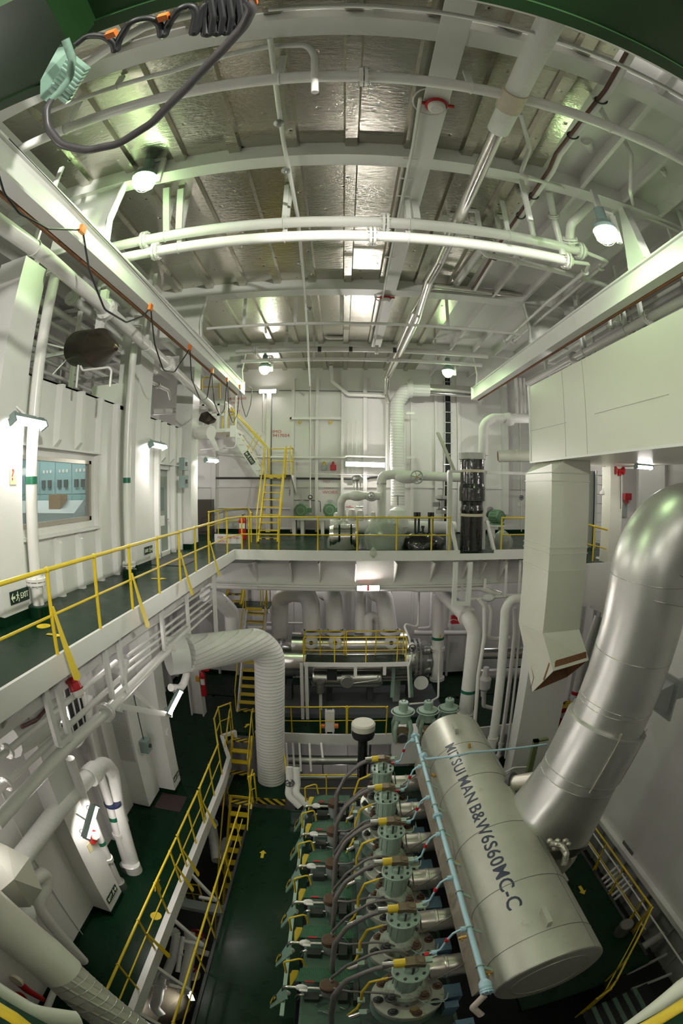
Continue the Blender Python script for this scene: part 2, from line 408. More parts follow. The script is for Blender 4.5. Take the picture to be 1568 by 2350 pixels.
def exit_sign(label, c, right, up, L, H, order='arrow_first', arrow=-1):
    """dark green plate: arrow, running figure, EXIT"""
    c = V(c); r = V(right).normalized(); u = V(up); u = (u - r * u.dot(r)).normalized(); n = r.cross(u)
    e = E('exit_sign', label, 'sign', c, 'exit signs')
    P = lambda x, y, k=.006: c + r * (x * L) + u * (y * H) + n * k
    m = MB(); m.prism([P(-.5, -.5, 0), P(.5, -.5, 0), P(.5, .5, 0), P(-.5, .5, 0)], n * .006); m.build('plate', SIGNG, e)
    m = MB(); s = arrow; ox = -.36 if order == 'arrow_first' else .36
    pts = [(-.1, 0), (0, .3), (.03, .3), (-.03, .08), (.1, .08), (.1, -.08), (-.03, -.08), (.03, -.3), (0, -.3)]
    m.prism([P(ox + (-x if s > 0 else x), y * 1.1, .007) for x, y in pts], n * .004); m.build('arrow', SIGNL, e)
    m = MB(); fx = -.12 if order == 'arrow_first' else .14
    f = lambda x, y: P(fx + x * .9, y, .007)
    m.prism([f(-.005, .22), f(.03, .22), f(.03, .38), f(-.005, .38)], n * .004)
    m.prism([f(-.03, -.05), f(.02, -.05), f(.035, .19), f(-.015, .19)], n * .004)
    for a, b in (((.0, -.03), (.07, -.2)), ((.07, -.2), (.05, -.4)), ((-.02, -.04), (-.06, -.22)), ((-.06, -.22), (-.12, -.26)), ((.02, .15), (.08, .02)), ((-.01, .16), (-.08, .1))):
        m.bar(f(*a) + n * .002, f(*b) + n * .002, L * .025, .004, up=n)
    m.build('running_figure', SIGNL, e)
    tx = .02 if order == 'arrow_first' else -.47
    letters('lettering', 'EXIT', H * .62, P(tx, -.22, .008), r, u, SIGNL, e, wide=L * .42 / (H * .62 * 2.0))
    return e
EXPOSURE = 0.75
TUBEK = 1.8
MERC_AT = [((-2.68, 4.5, 3.98), 120), ((3.55, 4.5, 3.42), 110), ((-2.4, 13.2, 3.45), 60), ((3.2, 13.2, 3.4), 60)]
AFT_FILL = [((-2.4, -4.0, 3.4), 2600, (0, 1, .6), 85), ((2.6, -4.0, 3.4), 2600, (0, 1, .6), 85), ((3.4, -3.0, 2.6), 1500, (-.85, 1, -.06), 55), ((-2.6, -3.0, 2.8), 700, (.85, 1, .12), 55)]  # added fill spots behind the camera, aimed to spare the lower decks
HIDDEN_FILL = [((-3.9, 1.0, 1.0), 30), ((0, -5.6, .5), 30), ((5.5, 9.8, .2), 12), ((6.5, 12.5, 1.0), 30), ((-6, 14.5, .8), 30), ((4.2, 15.2, .8), 14), ((-5.5, 11.0, -3.2), 34), ((-2.0, 15.6, -2.7), 26), ((2.5, 15.6, -2.8), 26), ((5.5, 14.5, -3.0), 20), ((-3.9, 2.2, -3.2), 16), ((-3.9, 6.6, -2.4), 14), ((-4.5, 3, -10.5), 5), ((0, 13.0, -10), 8)]  # added fill points, unseen, mostly under decks and by the far walls
# ================================================================== the setting (metres, eye of the photographer at the origin)
ZU, ZCO, ZM, ZP, ZLOW = -1.67, -1.58, -7.45, -8.6, -13.0   # upper deck, its coaming, middle deck, engine platform, lowest floor
XU, YU, YB, XC = -2.75, 11.35, 16.75, -4.45                # upper deck edge, its far edge, far bulkhead, control room face
ZC, ZBM = 4.53, 4.28                                       # roof plate, underside of the roof frames

# decks
f = MB(); f.box(-9, XU - .03, -6, YB, ZU - .12, ZU); f.box(XU - .03, 9, YU + .03, YB, ZU - .12, ZU); f.box(XU - .03, 9, -6, .22, ZU - .12, ZU); f.box(5.6, 9, 9.2, YU + .1, ZU - .12, ZU)
struct('upper_deck_floor', f, GREEN)
f = MB(); f.prism([(-9, -6, ZM - .12), (-3.05, -6, ZM - .12), (-3.05, 9.3, ZM - .12), (-3.1, 10.5, ZM - .12), (-3.4, 11.7, ZM - .12), (-3.25, 12.1, ZM - .12), (-9, 12.1, ZM - .12)], (0, 0, .12)); f.box(-9, 9, 12.1, YB, ZM - .12, ZM); struct('middle_deck_floor', f, GREEN)
f = MB(); f.box(-2.4, -.75, -6, 9.75, ZP - .1, ZP); f.box(3.1, 5.86, 2.6, 9.75, ZP - .1, ZP); f.box(1.2, 5.86, 9.751, 12, ZP - .1, ZP); struct('platform_floor', f, GREEN)
f = MB(); f.box(-9, 9, -6, YB, ZLOW - .1, ZLOW); struct('lowest_floor', f, DARK)

# bulkheads with their stiffeners
def wall_panel(name, a, b, z0, z1, nrm, step, sw=.09, sd=.12, t=.05, first=.4, m=None, lines=()):
    """vertical bulkhead from a to b (x, y) with upright stiffeners every step on the side of nrm"""
    mb = MB(); a = V((*a, 0)); b = V((*b, 0)); n = V((*nrm, 0)).normalized(); d = b - a; L = d.length; d.normalize()
    mb.prism([a + V((0, 0, z0)), b + V((0, 0, z0)), b + V((0, 0, z1)), a + V((0, 0, z1))], -n * t)
    u = first
    while u < L:
        p = a + d * u; mb.bar(p + n * sd / 2 + V((0, 0, z0)), p + n * sd / 2 + V((0, 0, z1)), sw, sd, up=n); u += step
    for zz in lines: mb.bar(a + n * .03 + V((0, 0, zz)), b + n * .03 + V((0, 0, zz)), .06, .08)
    return struct(name, mb, m or WALLW)
wall_panel('wall_back_upper', (-9, YB), (9, YB), ZU, ZC + .4, (0, -1), 50, lines=(.05,), first=40)
wall_panel('wall_back_lower', (-9, YB), (9, YB), ZM, ZU - .12, (0, -1), .76, first=.3)
wall_panel('wall_back_bottom', (-9, 14.6), (9, 14.6), ZLOW, ZM, (0, -1), .8)
wall_panel('wall_left_upper', (-9, -6), (-9, YB), ZU, ZC + .4, (1, 0), .76)
wall_panel('wall_left_lower', (-4.95, 4.85), (-4.95, 8.0), ZM, ZU - .12, (1, 0), .76, first=.75, sw=.05, sd=.13)
wall_panel('wall_left_near', (-4.42, -6), (-4.42, 4.45), ZM, ZU - .12, (1, 0), 1.5, sw=.02, sd=.02)
wall_panel('wall_left_bottom', (-6.5, -6), (-6.5, YB), ZLOW, ZM, (1, 0), .76)
wall_panel('wall_left_far', (-6.6, 8.0), (-6.6, YB), ZM, ZU - .12, (1, 0), .76)
wall_panel('wall_right_upper', (8.4, -6), (8.4, YB), ZU, ZC + .4, (-1, 0), 1.5)
wall_panel('wall_right_lower', (6.55, -6), (6.55, 9.6), -8.0, ZU - .12, (-1, 0), 20)
wall_panel('wall_right_bottom', (7.6, -6), (7.6, YB), ZLOW, -8.0, (-1, 0), .76)
wall_panel('wall_right_far', (7.6, 9.6), (7.6, YB), -8.6, ZU - .12, (-1, 0), .76)
wall_panel('wall_front_upper', (-9, -6), (9, -6), ZU, ZC + .4, (0, 1), .76)
wall_panel('wall_front_lower', (-9, -6), (9, -6), ZLOW, ZU, (0, 1), .76)
t = MB(); t.box(6.42, 6.56, -6, 9.6, -8.12, -7.98); struct('trim_right_ledge', t, WHITE)

# upper deck edge: coaming plate, deep girder and brackets
c = MB(); c.box(XU - .02, XU + .02, -6, YU, ZCO - .26, ZCO); struct('trim_upper_coaming_left', c, WHITE)
c = MB(); c.box(XU, 3.05, YU - .02, YU + .02, ZCO - .26, ZCO); c.box(4.0, 5.6, YU - .02, YU + .02, ZCO - .26, ZCO)
c.box(3.05, 4.0, YU - .02, YU + .02, ZCO - .26, ZU); struct('trim_upper_coaming_far', c, WHITE)
c = MB(); c.box(-9, 7, YU + .66, YU + .70, -2.62, ZU - .12); c.box(-9, 7, YU + .58, YU + .78, -2.66, -2.62)
for x in (-2.3, -1.35, -.6, .35, 1.4, 2.4, 3.3, 3.8, 4.4, 5): c.prism([(x, YU + .03, ZU - .25), (x, YU + .66, ZU - .25), (x, YU + .66, -2.55)], (.03, 0, 0))
struct('far_deck_beam', c, WALLW)
c = MB(); c.box(-3.45, -3.41, -6, YU + .6, -2.45, ZU - .12)
for y in (1, 2, 3, 4, 5, 6, 7, 8, 9, 10): c.prism([(XU - .03, y, ZU - .14), (-3.45, y, ZU - .14), (-3.45, y, -2.4)], (0, .03, 0))
struct('left_deck_beam', c, WALLW)
# middle deck edge coamings
c = MB(); c.box(-3.09, -2.98, -6, 9.3, ZM - .25, ZM + .09)
for A, B in (((-3.035, 9.3), (-3.10, 10.5)), ((-3.10, 10.5), (PZ(509, 1687, ZM + .09).x, PZ(509, 1687, ZM + .09).y)), ((PZ(509, 1687, ZM + .09).x, PZ(509, 1687, ZM + .09).y), (-3.22, 12.05))):
    c.bar((*A, ZM - .08), (*B, ZM - .08), .11, .34)
struct('trim_middle_coaming_left', c, WHITE)
c = MB(); c.box(-2.62, 3.2, 12.05, 12.12, ZM - .28, ZM + .1); c.box(3.2, 4.2, 12.05, 12.12, ZM - .28, ZM + .1); c.box(4.2, 7.6, 12.05, 12.12, ZM - .28, ZM + .1); struct('trim_middle_coaming_far', c, WHITE)
c = MB(); c.box(5.83, 5.9, 2.8, 9.7, ZP - .3, ZP + .02); struct('trim_platform_edge_right', c, DARK)
c = MB(); c.box(-2.44, -2.38, -6, 9.75, ZP - .25, ZP + .03); struct('trim_platform_edge_left', c, DARK)

# roof: foil lagged plating with lagged ribs, then plain painted plating
def foil_bay(name, y0, y1, x0=-4.1, x1=2.75):
    mb = MB(); mb.box(x0, x1, y0, y1, ZC, ZC + .04)
    k = -6
    while .1 + .76 * k < x1:
        x = .1 + .76 * k; k += 1
        if x < x0 + .1: continue
        mb.prism([(x - .10, y0, ZC), (x - .075, y0, ZC - .08), (x + .075, y0, ZC - .08), (x + .10, y0, ZC)], (0, y1 - y0, 0))
    struct(name, mb, FOIL)
for i, (a, b) in enumerate(((-2.1, .0), (.26, 2.2), (2.46, 4.56), (4.80, 9.06), (9.40, 13.5), (13.74, YB))): foil_bay('foil_ceiling' if i == 0 else 'foil_ceiling.%03d' % i, a, b)
c = MB(); c.box(-9, 9, -6, YB, ZC + .3, ZC + .36); c.box(2.75, 9, -6, YB, ZC, ZC + .05); c.box(-9, -4.1, -6, YB, ZC, ZC + .05)
for k in range(8):
    x = 3.35 + .76 * k; c.box(x - .012, x + .012, -6, YB, ZC - .22, ZC); c.box(x - .05, x + .012, -6, YB, ZC - .23, ZC - .21)
for k in range(6):
    x = -4.6 - .76 * k; c.box(x - .012, x + .012, -6, YB, ZC - .22, ZC)
struct('painted_ceiling', c, WALLW)
# transverse roof frames, each with its two bracket plates to the crane rails
def frame(i, y0, y1, y):
    mb = MB(); mb.box(-9, 9, y0, y1, ZBM, ZBM + .03); mb.box(-9, 9, y0 + .004, y0 + .03, ZBM + .01, ZC + .06); mb.box(-9, 9, y1 - .03, y1 - .004, ZBM + .01, ZC + .06)
    o = struct('roof_beam' if i == 0 else 'roof_beam.%03d' % i, mb, WHITE)
for i, (a, b) in enumerate(((2.2, 2.46), (4.56, 4.80), (9.06, 9.40), (13.5, 13.74), (-.05, .26))): frame(i, a, b, (a + b) / 2)
g = MB(); g.box(.86, 1.14, -2, 13.6, ZBM - .02, ZBM + .01); g.box(.98, 1.02, -2, 13.6, ZBM, ZC); struct('roof_girder_beam', g, WHITE)

# roof bracket plates and crane rails
def crane_rail(x, y1, s, label):
    e = E('crane_rail_beam', label, 'crane rail', (x, 3, 2.9), 'overhead crane rails')
    mb = MB(); mb.box(x - s * .02, x + s * .02, -6, y1, 2.915, 3.265); mb.box(x - .06, x + .06, -6, y1, 3.265, 3.295); mb.box(x - .10, x + .10, -6, y1, 2.88, 2.915)
    mb.box(x - .10, x + .10, y1, y1 + .03, 2.88, 3.295)
    mb.build('girder', WHITE, e)
    rb = MB(); rb.box(x + s * .12, x + s * .16, -6, y1, 2.86, 2.925); rb.build('rusty_conductor_strip', RUSTY, e)
    for y in (.1, 4.66, 9.2, 13.6):
        if y > y1 + .2: continue
        gm = MB(); xi = x - s * .06
        if s > 0 and y < 5:
            gm.prism([(x - .12, y, ZBM), (x - .12, y + .12, ZBM), (x, y + .45, 3.3), (x, y - .12, 3.3)], (.03, 0, 0)); gm.prism([(x - .12, y, ZBM), (x - .09, y - .14, 3.3), (x + .09, y - .14, 3.3), (x - .0, y, ZBM)], (0, .02, 0))
        else:
            gm.prism([(x - s * .12, y, ZBM + .02), (x - s * .02, y, 3.65), (xi, y, 3.3), (x + s * 1.0, y, 3.3), (x + s * 1.0, y, ZBM + .02)], (0, .03, 0))
            gm.prism([(x - s * .12, y - .1, ZBM + .02), (x - s * .02, y - .1, 3.65), (xi, y - .1, 3.3), (xi + s * .025, y - .1, 3.3), (x, y - .1, 3.65), (x - s * .095, y - .1, ZBM + .02)], (0, .13, 0))
        gm.build('roof_bracket', WHITE, e)
    return e
crane_rail(-3.12, 13.6, -1, 'white crane rail girder above the control room side, rusty lower edge')
crane_rail(4.24, 14.0, 1, 'white crane rail girder above the cream casing, rusty lower edge')

# columns on the control room side (box columns from the lower decks to the roof)
def column(i, x0, x1, y0, y1, z0, z1, lower=True):
    mb = MB(); mb.box(x0, x1, y0, y1, z0, z1)
    mb.box(x0 - .02, x1 + .02, y0 - .02, y1 + .02, z0, z0 + .14) if 0 else None
    o = struct('column_left' if i == 0 else 'column_left.%03d' % i, mb, WHITE)
column(0, -4.62, -4.12, 4.15, 4.72, ZU, 3.1)
column(1, -4.62, -4.12, 8.35, 9.05, ZU, ZC)
column(2, -4.62, -4.12, 11.9, 12.5, ZU, ZC)
column(3, -4.62, -4.05, 4.15, 4.78, ZM, ZU - .12)
column(4, -4.6, -4.07, 8.55, 9.05, ZM, ZU - .12)
column(5, -4.75, -4.2, 12.9, 13.3, ZM, ZU - .12) if 0 else None
t = MB()
for (x0, x1, y0, y1, z) in ((-4.62, -4.12, 4.15, 4.72, ZU), (-4.62, -4.12, 8.35, 9.05, ZU), (-4.62, -4.12, 11.9, 12.5, ZU), (-4.62, -4.05, 4.15, 4.78, ZM), (-4.6, -4.07, 8.55, 9.05, ZM)):
    t.box(x0 - .012, x1 + .012, y0 - .012, y1 + .012, z, z + .13)
t.box(-4.42, -4.40, -6, 4.15, ZM, ZM + .13); t.box(-9, 9, YB - .03, YB, ZU, ZU + .12); t.box(-9, 9, YB - .03, YB, ZM, ZM + .12)
struct('baseboard', t, GREEN)
# ================================================================== pipes, lamps and cables under the roof
def xrun(x0, x1, y, z, *more): return [V((x0, y, z)), V((x1, y, z))] + [V(m) for m in more]
# one long pipe in front of the first visible frame
e = pipe('roof_pipe', 'single thick white pipe crossing under the roof in front of the first foil bay', xrun(-3.95, 5.2, 2.86, 3.95), .07,
     flanges=((0, .452),), hangers=((0, .365, 4.5), (0, .566, 4.3), (0, .105, 4.5), (0, .74, 4.5)), group='thick pipes across the roof')
# thin pipe with a hooked end
pipe('roof_pipe', 'thin white pipe under the foil with a hook turned down at its end', [PZ(110, 258, 4.28), PZ(390, 165, 4.28), PZ(620, 106, 4.28), PZ(706, 103, 4.28), PZ(722, 128, 4.2), PZ(723, 212, 3.6)], .035, bend=.12, hangers=((1, .5, 4.5), (0, .6, 4.5)))
# the twin pipes
xr = PY(1345, 583, 5.53).x
pipe('roof_pipe', 'upper one of the twin white pipes slung across the roof', [V((-3.7, 5.53, 3.75)), V((xr, 5.53, 3.75))], .085,
     flanges=((0, .10), (0, .575), (0, .985)), hangers=((0, .145, 4.5), (0, .385, 4.5), (0, .62, 4.5), (0, .82, 4.5)), group='twin pipes across the roof')
pipe('roof_pipe', 'lower one of the twin white pipes slung across the roof', [V((-3.7, 5.62, 3.55)), V((xr - .25, 5.62, 3.55))], .085,
     flanges=((0, .13), (0, .57), (0, .985)), hangers=((0, .18, 4.5), (0, .40, 4.5), (0, .64, 4.5)), group='twin pipes across the roof')
pipe('roof_pipe', 'thin white pipe turning from the upper twin pipe back along the roof', [V((xr, 5.53, 3.75)), PY(1395, 600, 5.55), PY(1382, 612, 5.9), PY(1290, 690, 7.6), PY(1178, 785, 10.6)], .035, bend=.1, flanges=((2, .02, 2.0), (3, .98, 2)))
pipe('roof_pipe', 'thin white pipe turning from the lower twin pipe back along the roof', [V((xr - .25, 5.62, 3.55)), PY(1352, 606, 5.65), PY(1345, 622, 5.95), PY(1260, 690, 7.6), PY(1160, 783, 10.6)], .035, bend=.1, flanges=((2, .02, 2.0), (3, .98, 2)))
# further transverse pipes
pipe('roof_pipe', 'slim white pipe crossing below the second roof frame, many thin hangers', xrun(-3.1, 4.2, 9.6, 3.66), .035, hangers=((0, .12, 4.4), (0, .42, 4.4), (0, .75, 4.4), (0, .28, 4.4)))
pipe('roof_pipe', 'white pipe with dark bands crossing in front of the end bulkhead, upper of two', xrun(-3.1, 4.3, 12.6, 3.98), .08, flanges=((0, .08), (0, .55)), hangers=((0, .2, 4.5), (0, .66, 4.5)), bands=((0, .33, DARK), (0, .45, DARK), (0, .62, DARK)))
pipe('roof_pipe', 'thinner white pipe crossing in front of the end bulkhead, lower of two', xrun(-3.0, 4.2, 12.9, 3.76), .055, flanges=((0, .12), (0, .6)), hangers=((0, .3, 4.5), (0, .8, 4.5)))
# lagged pipe along the roof
p = E('lagged_roof_pipe', 'long lagged pipe running fore and aft beside the girder, silver taped beyond the first frame', 'pipe', (1.65, 5, 3.93))
MB().tube([(1.70, 1.2, 3.95), (1.66, 3.45, 3.93)], .125, 14).build('white_lagged_length', LAG, p)
MB().tube([(1.66, 2.75, 3.93), (1.66, 3.05, 3.93)], .14, 14).build('brown_banded_joint', mat('aged_lagging', (.55, .48, .38), .6, noise=.2, nscale=8, bump=.3), p)
MB().tube([(1.66, 3.45, 3.93), (1.66, 6.9, 3.93), (1.58, 7.6, 3.85), (1.68, 9.6, 3.86), (1.62, 15.7, 3.92), (1.62, 16.1, 3.6)], .088, 12, .3).build('silver_taped_length', SILVP, p)
MB().tube([(1.62, 16.1, 3.62), (1.62, 16.1, .55)], .075, 12).build('white_riser', PIPEW, p)
p = E('lagged_branch_pipe', 'silver lagged branch pipe with an elbow beside the long lagged pipe', 'pipe', (1.3, 9, 3.8))
MB().tube([PY(1340, 700, 9.5), PY(1100, 668, 8.9), PY(985, 655, 8.6), PY(950, 715, 9.5), PY(930, 760, 11.0), PY(888, 862, 15.6), PY(886, 905, 15.8), PY(893, 925, 16.0)], .07, 12, .16).build('silver_taped_length', SILVP, p)
MB().ball(PY(1237, 686, 9.2), .13, sc=(1.5, .9, .8)).build('wrapped_valve', LAG, p)
# conduit with sprinkler heads along the roof
p = E('sprinkler_line', 'thin conduit with sprinkler heads running lengthwise from the top frame', 'pipe', (-.75, 5, 4.1))
MB().tube([PZ(620, 88, 4.2), PZ(640, 250, 4.1), PZ(650, 320, 4.15), PZ(684, 500, 4.0), PZ(697, 640, 4.0), PZ(706, 760, 3.9), PY(712, 885, 15)], .028, 8, .1).build('conduit', PIPEW, p)
for q in ((640, 283), (656, 392), (690, 604), (711, 708), (711, 880)):
    c = PZ(*q, 4.05) if q[1] < 800 else PY(*q, 15); m = MB(); m.lathe([(.02, .03), (.055, .02), (.06, -.01), (.03, -.03), (.022, -.06)], c, n=12); m.build('sprinkler_head', STEEL, p)
# electric conduits along the girder
m = MB(); m.tube([PZ(965, 225, 4.2), PZ(948, 335, 4.2), PZ(937, 385, 4.2), PZ(918, 480, 4.2), PZ(890, 620, 4.2), PZ(872, 720, 4.2), PZ(858, 800, 4.2)], .022, 6, .1)
for q in ((940, 365), (933, 410), (925, 450), (905, 540), (893, 590)): c = PZ(*q, 4.2); m.bar(c - V((.08, 0, 0)), c + V((.1, 0, 0)), .015, .02)
one('cable_conduit', m, PIPEW, 'thin cable conduit clipped beside the broad white roof girder', 'conduit')
def nozzle(px, label):
    c = PZ(*px, 4.15); e = E('smoke_detector', label, 'detector', c)
    MB().lathe([(.09, .1), (.1, .06), (.1, 0), (.07, -.03), (.001, -.035)], c, n=16).build('pale_base', WHITE, e)
    m = MB(); m.torus(c + V((0, 0, .06)), (0, 0, 1), .105, .025, 16, 6); m.bar(c + V((-.2, 0, .08)), c + V((.2, 0, .08)), .03, .03); m.build('red_collar', RED, e)
    m = MB(); m.torus(c + V((-.05, 0, .12)), (0, .3, 1), .2, .012, 20, 5); m.build('cable_loop', PIPEW, e)
nozzle((1003, 248), 'red and white round detector with a cable loop below the roof girder, the larger')
nozzle((886, 690), 'small red round detector under the girder at the second roof frame')
nozzle((845, 840), 'red detector under the roof edge near the end bulkhead') if 0 else None

# pipes on the painted roof side
R = [PY, PZ]
pipe('drain_pipe', 'thin white pipe bent twice below the first frame on the painted roof side', [PZ(1195, 262, 4.4), PZ(1216, 340, 4.3), PZ(1195, 398, 4.1), PZ(1210, 408, 4.0), PY(1340, 445, 4.9), PY(1565, 535, 4.6)], .03, bend=.08, flanges=((3, .65), (4, .5)))
pipe('drain_pipe', 'wide white pipe hooked upward beside the lamp on the painted roof side', [PY(1192, 425, 5.3), PY(1197, 448, 5.2), PY(1215, 452, 5.1), PY(1248, 410, 5.0), PY(1275, 392, 5.0), PY(1330, 402, 4.9), PY(1430, 438, 4.8), PY(1568, 480, 4.6)], .06, bend=.12, hangers=((5, .3, 4.5),))
pipe('drain_pipe', 'thick white pipe bent down to the upper twin pipe, flanged at both ends', [PZ(1345, 322, 4.5), PY(1383, 400, 4.7), PY(1384, 440, 4.8), PY(1310, 515, 5.2), PY(1308, 545, 5.4), PY(1310, 566, 5.5)], .075, bend=.12, flanges=((0, .85), (2, .3), (4, .3)))
pipe('drain_pipe', 'straight white drop pipe with one flange landing on the twin pipes', [PZ(1260, 440, 4.45), PY(1272, 500, 5.4), PY(1292, 585, 5.55)], .055, bend=.1, flanges=((0, .9),))
pipe('drain_pipe', 'thin white pipe falling to a flange by the roof bracket', [PZ(1435, 325, 4.5), PZ(1450, 355, 4.3), PZ(1447, 440, 3.9), PY(1456, 482, 4.9)], .03, bend=.08)
pipe('drain_pipe', 'plain white strut pipe high up beyond the thin falling pipe', [PZ(1520, 388, 4.5), PY(1562, 475, 4.8)], .04)
pipe('drain_pipe', 'white cross pipe with an elbow running below the twin pipes to the rail', [PY(1100, 565, 5.9), PY(1118, 585, 6.0), PY(1190, 600, 6.1), PY(1330, 636, 6.4), PY(1420, 665, 6.6)], .05, bend=.1, flanges=((1, .9),))
pipe('drain_pipe', 'thin white vertical drop pipe with a round foot behind the twin pipes', [PZ(1085, 500, 4.5), PY(1082, 560, 7.0)], .045, bend=.1, flanges=((0, .1),))
pipe('drain_pipe', 'white diagonal pipe behind the twin pipes at the foil edge', [PZ(1108, 570, 4.4), PZ(1048, 650, 4.4)], .08)
pipe('drain_pipe', 'banded white pipe crossing under the second roof frame towards the rail', [PY(1120, 685, 9.4), PY(1310, 728, 9.6)], .07, bands=((0, .3, DARK), (0, .6, DARK), (0, .85, DARK)))
pipe('cable_pipe', 'thin wire pipe with a sprinkler end at the second frame', [PY(1127, 628, 8.4), PY(1270, 655, 8.4), PY(1285, 663, 8.4), PY(1288, 690, 8.4)], .018, bend=.06)
pipe('drain_pipe', 'short white pipe loop hanging by the end bulkhead under the roof', [PY(740, 735, 13), PY(741, 765, 13), PY(752, 775, 13), PY(790, 775, 13), PY(797, 760, 13), PY(797, 700, 13)], .05, bend=.12)
e = E('cable_tray', 'brown cable bundle strapped to a white conduit crossing the painted roof side', 'cable tray', PZ(1270, 380, 4.2))
cp = [PZ(1450, 125, 4.2), PZ(1400, 210, 4.2), PZ(1285, 355, 4.2), PZ(1270, 390, 4.2), PZ(1170, 535, 4.2), PZ(1090, 665, 4.2)]
MB().tube(cp, .04, 8).build('conduit', PIPEW, e); MB().tube([p + V((-.06, 0, .0)) for p in cp], .022, 6).build('brown_cable', mat('brown_cable_sheath', (.12, .05, .035), .5), e)
for q in ((1385, 232), (1350, 275), (1320, 312), (1230, 450), (1200, 495), (1140, 590)):
    c = PZ(*q, 4.2); MB().torus(c + V((-.03, 0, 0)), (.6, 1, 0), .07, .012, 12, 5).build('strap', DARK, e)

# roof hangers of angle bar at the foil edge
for i, (a, b, c, lab) in enumerate((((1020, 490), (1020, 540), (1048, 495), 'white angle hanger beside the lagged pipe, first of the short row'), ((1095, 485), (1115, 535), (1072, 483), 'white angle hanger above the twin pipes, bent at its head'), ((1140, 495), (1143, 545), (1160, 500), 'white angle hanger standing above the twin pipes at the foil edge'),
        ((1205, 450), (1222, 540), None, 'long white flat hanger at the foil edge beside the brown cable'), ((1190, 390), (1188, 500), None, 'long white hanger bar above the diagonal cable'))):
    m = MB(); A = PZ(*a, 4.5); B = V((A.x, A.y, PY(*b, A.y).z)); m.bar(A, B, .07, .05)
    if c: m.bar(A, PZ(*c, 4.48), .06, .05)
    one('roof_hanger', m, WHITE, lab, 'hanger', 'angle hangers under the roof')
for a, b, lab in (((413, 435), (392, 552), 'pale box hanger at the upper twin pipe'), ((380, 432), (364, 528), 'thin hanger bar with a foot at the upper twin pipe'), ((662, 440), (655, 520), 'forked white hanger in the middle of the twin pipes'), ((945, 440), (930, 515), 'white hanger under the roof girder')) :
    A = PZ(*a, 4.5); B = V((A.x + .02, 5.53, 3.85)); m = MB(); m.bar(V((B.x, A.y if abs(A.y - 5.6) < 1 else 5.6, 4.5)), B, .10, .06); one('roof_hanger', m, WHITE, lab, 'hanger', 'angle hangers under the roof')

# mercury floodlights hung from the frames
def flood(px, y, label, r=.17, ball=False):
    c = PY(*px, y); e = E('floodlight', label, 'lamp', c, 'mercury floodlights under the roof')
    m = MB(); m.lathe([(r * .45, .42), (r * .5, .2), (r * .75, .14), (r * 1.05, .08), (r * 1.08, .02)], c, n=20); m.build('grey_green_housing', GREYG, e)
    m = MB(); m.lathe([(r, .03), (r * 1.0, -.02), (r * .85, -.10), (r * .45, -.16), (.001, -.175)], c, n=20); m.build('glass_dome', MERC, e)
    m = MB()
    for k in range(6):
        a = PI * k / 3; m.tube([c + V((math.cos(a) * r * 1.08, math.sin(a) * r * 1.08, .02)), c + V((math.cos(a) * r * .95, math.sin(a) * r * .95, -.1)), c + V((math.cos(a) * r * .5, math.sin(a) * r * .5, -.185))], .006, 5)
    m.torus(c + V((0, 0, -.185)), (0, 0, 1), r * .5, .006, 14, 5); m.build('wire_guard', STEEL, e)
    m = MB(); m.bar(c + V((0, 0, .4)), V((c.x, c.y, ZBM)), .09, .05); m.bar(c + V((r * 1.3, 0, .36)), c + V((r * 1.3, 0, -.12)), .07, .05); m.bar(c + V((-.05, 0, .38)), c + V((r * 1.35, 0, .38)), .06, .05)
    m.build('bracket', WHITE, e); return c
f1 = flood((332, 412), 4.5, 'floodlight on the first roof frame above the control room side')
f2 = flood((1390, 533), 4.5, 'floodlight on the painted roof side above the cream casing')
f3 = flood((608, 845), 13.2, 'distant floodlight near the stairs at the end bulkhead')
f4 = flood((1028, 852), 13.2, 'distant floodlight above the big insulated elbow pipe')

# crane girder, trolley and its festoon cable
e = E('overhead_crane', 'dark green overhead crane spanning the top of the hall', 'crane', (0, 1.2, 3.4))
m = MB(); m.box(-3.0, 4.5, .3, 1.35, 3.55, 4.2); m.box(-3.0, 4.5, 1.32, 1.46, 3.5, 3.56); m.box(-3.0, 4.5, .25, .4, 3.5, 3.56)
m.build('bridge_girder', CRANEG, e)
m = MB()
for k in range(120): m.box(-2.8 + .06 * k, -2.77 + .06 * k, 1.42, 1.475, 3.555, 3.62)
m.build('rib_edging', CRANEG, e)
m = MB(); q = [PZ(*t, 3.0) for t in ((164, 122), (100, 203), (-40, 262), (-80, 60), (85, -25))]; m.prism(q, (0, 0, 1.1)); q = [PZ(*t, 2.97) for t in ((166, 118), (160, 135), (98, 213), (-40, 274), (-40, 255), (92, 195), (150, 118), (60, -40), (85, -40))]; m.prism(q, (0, 0, .05)); m.build('hoist_trolley', CRANEG, e)
m = MB(); c0 = PD(165, 205, 3.6)
for k in range(9):
    q = PD(140 + 5.5 * k, 218 - 9 * k, 3.62); m.bar(q + V((-.07, -.09, .06)), q + V((.05, .07, -.05)), .03, .05)
m.prism([PD(92, 225, 3.66), PD(118, 240, 3.64), PD(160, 150, 3.64), PD(135, 140, 3.7)], (.02, -.12, .1)); m.build('ribbed_motor_cover', MINTD, e)
m = MB(); m.tube([PD(150, 90, 3.5), PD(166, 135, 3.5), PD(160, 180, 3.5), PD(135, 212, 3.5), PD(118, 228, 3.5)], .03, 8, .1); m.build('green_conduit', MINTD, e)
m = MB(); m.tube([PD(118, 230, 3.5), PD(106, 250, 3.45), PD(108, 292, 3.4), PD(140, 333, 3.3), PD(200, 346, 3.2), PD(275, 330, 3.1), PD(350, 282, 3.0), PD(430, 200, 2.9), PD(510, 115, 2.8), PD(560, 60, 2.75), PD(578, 20, 2.7), PD(568, 4, 2.7)], .03, 10, .25, seg=6)
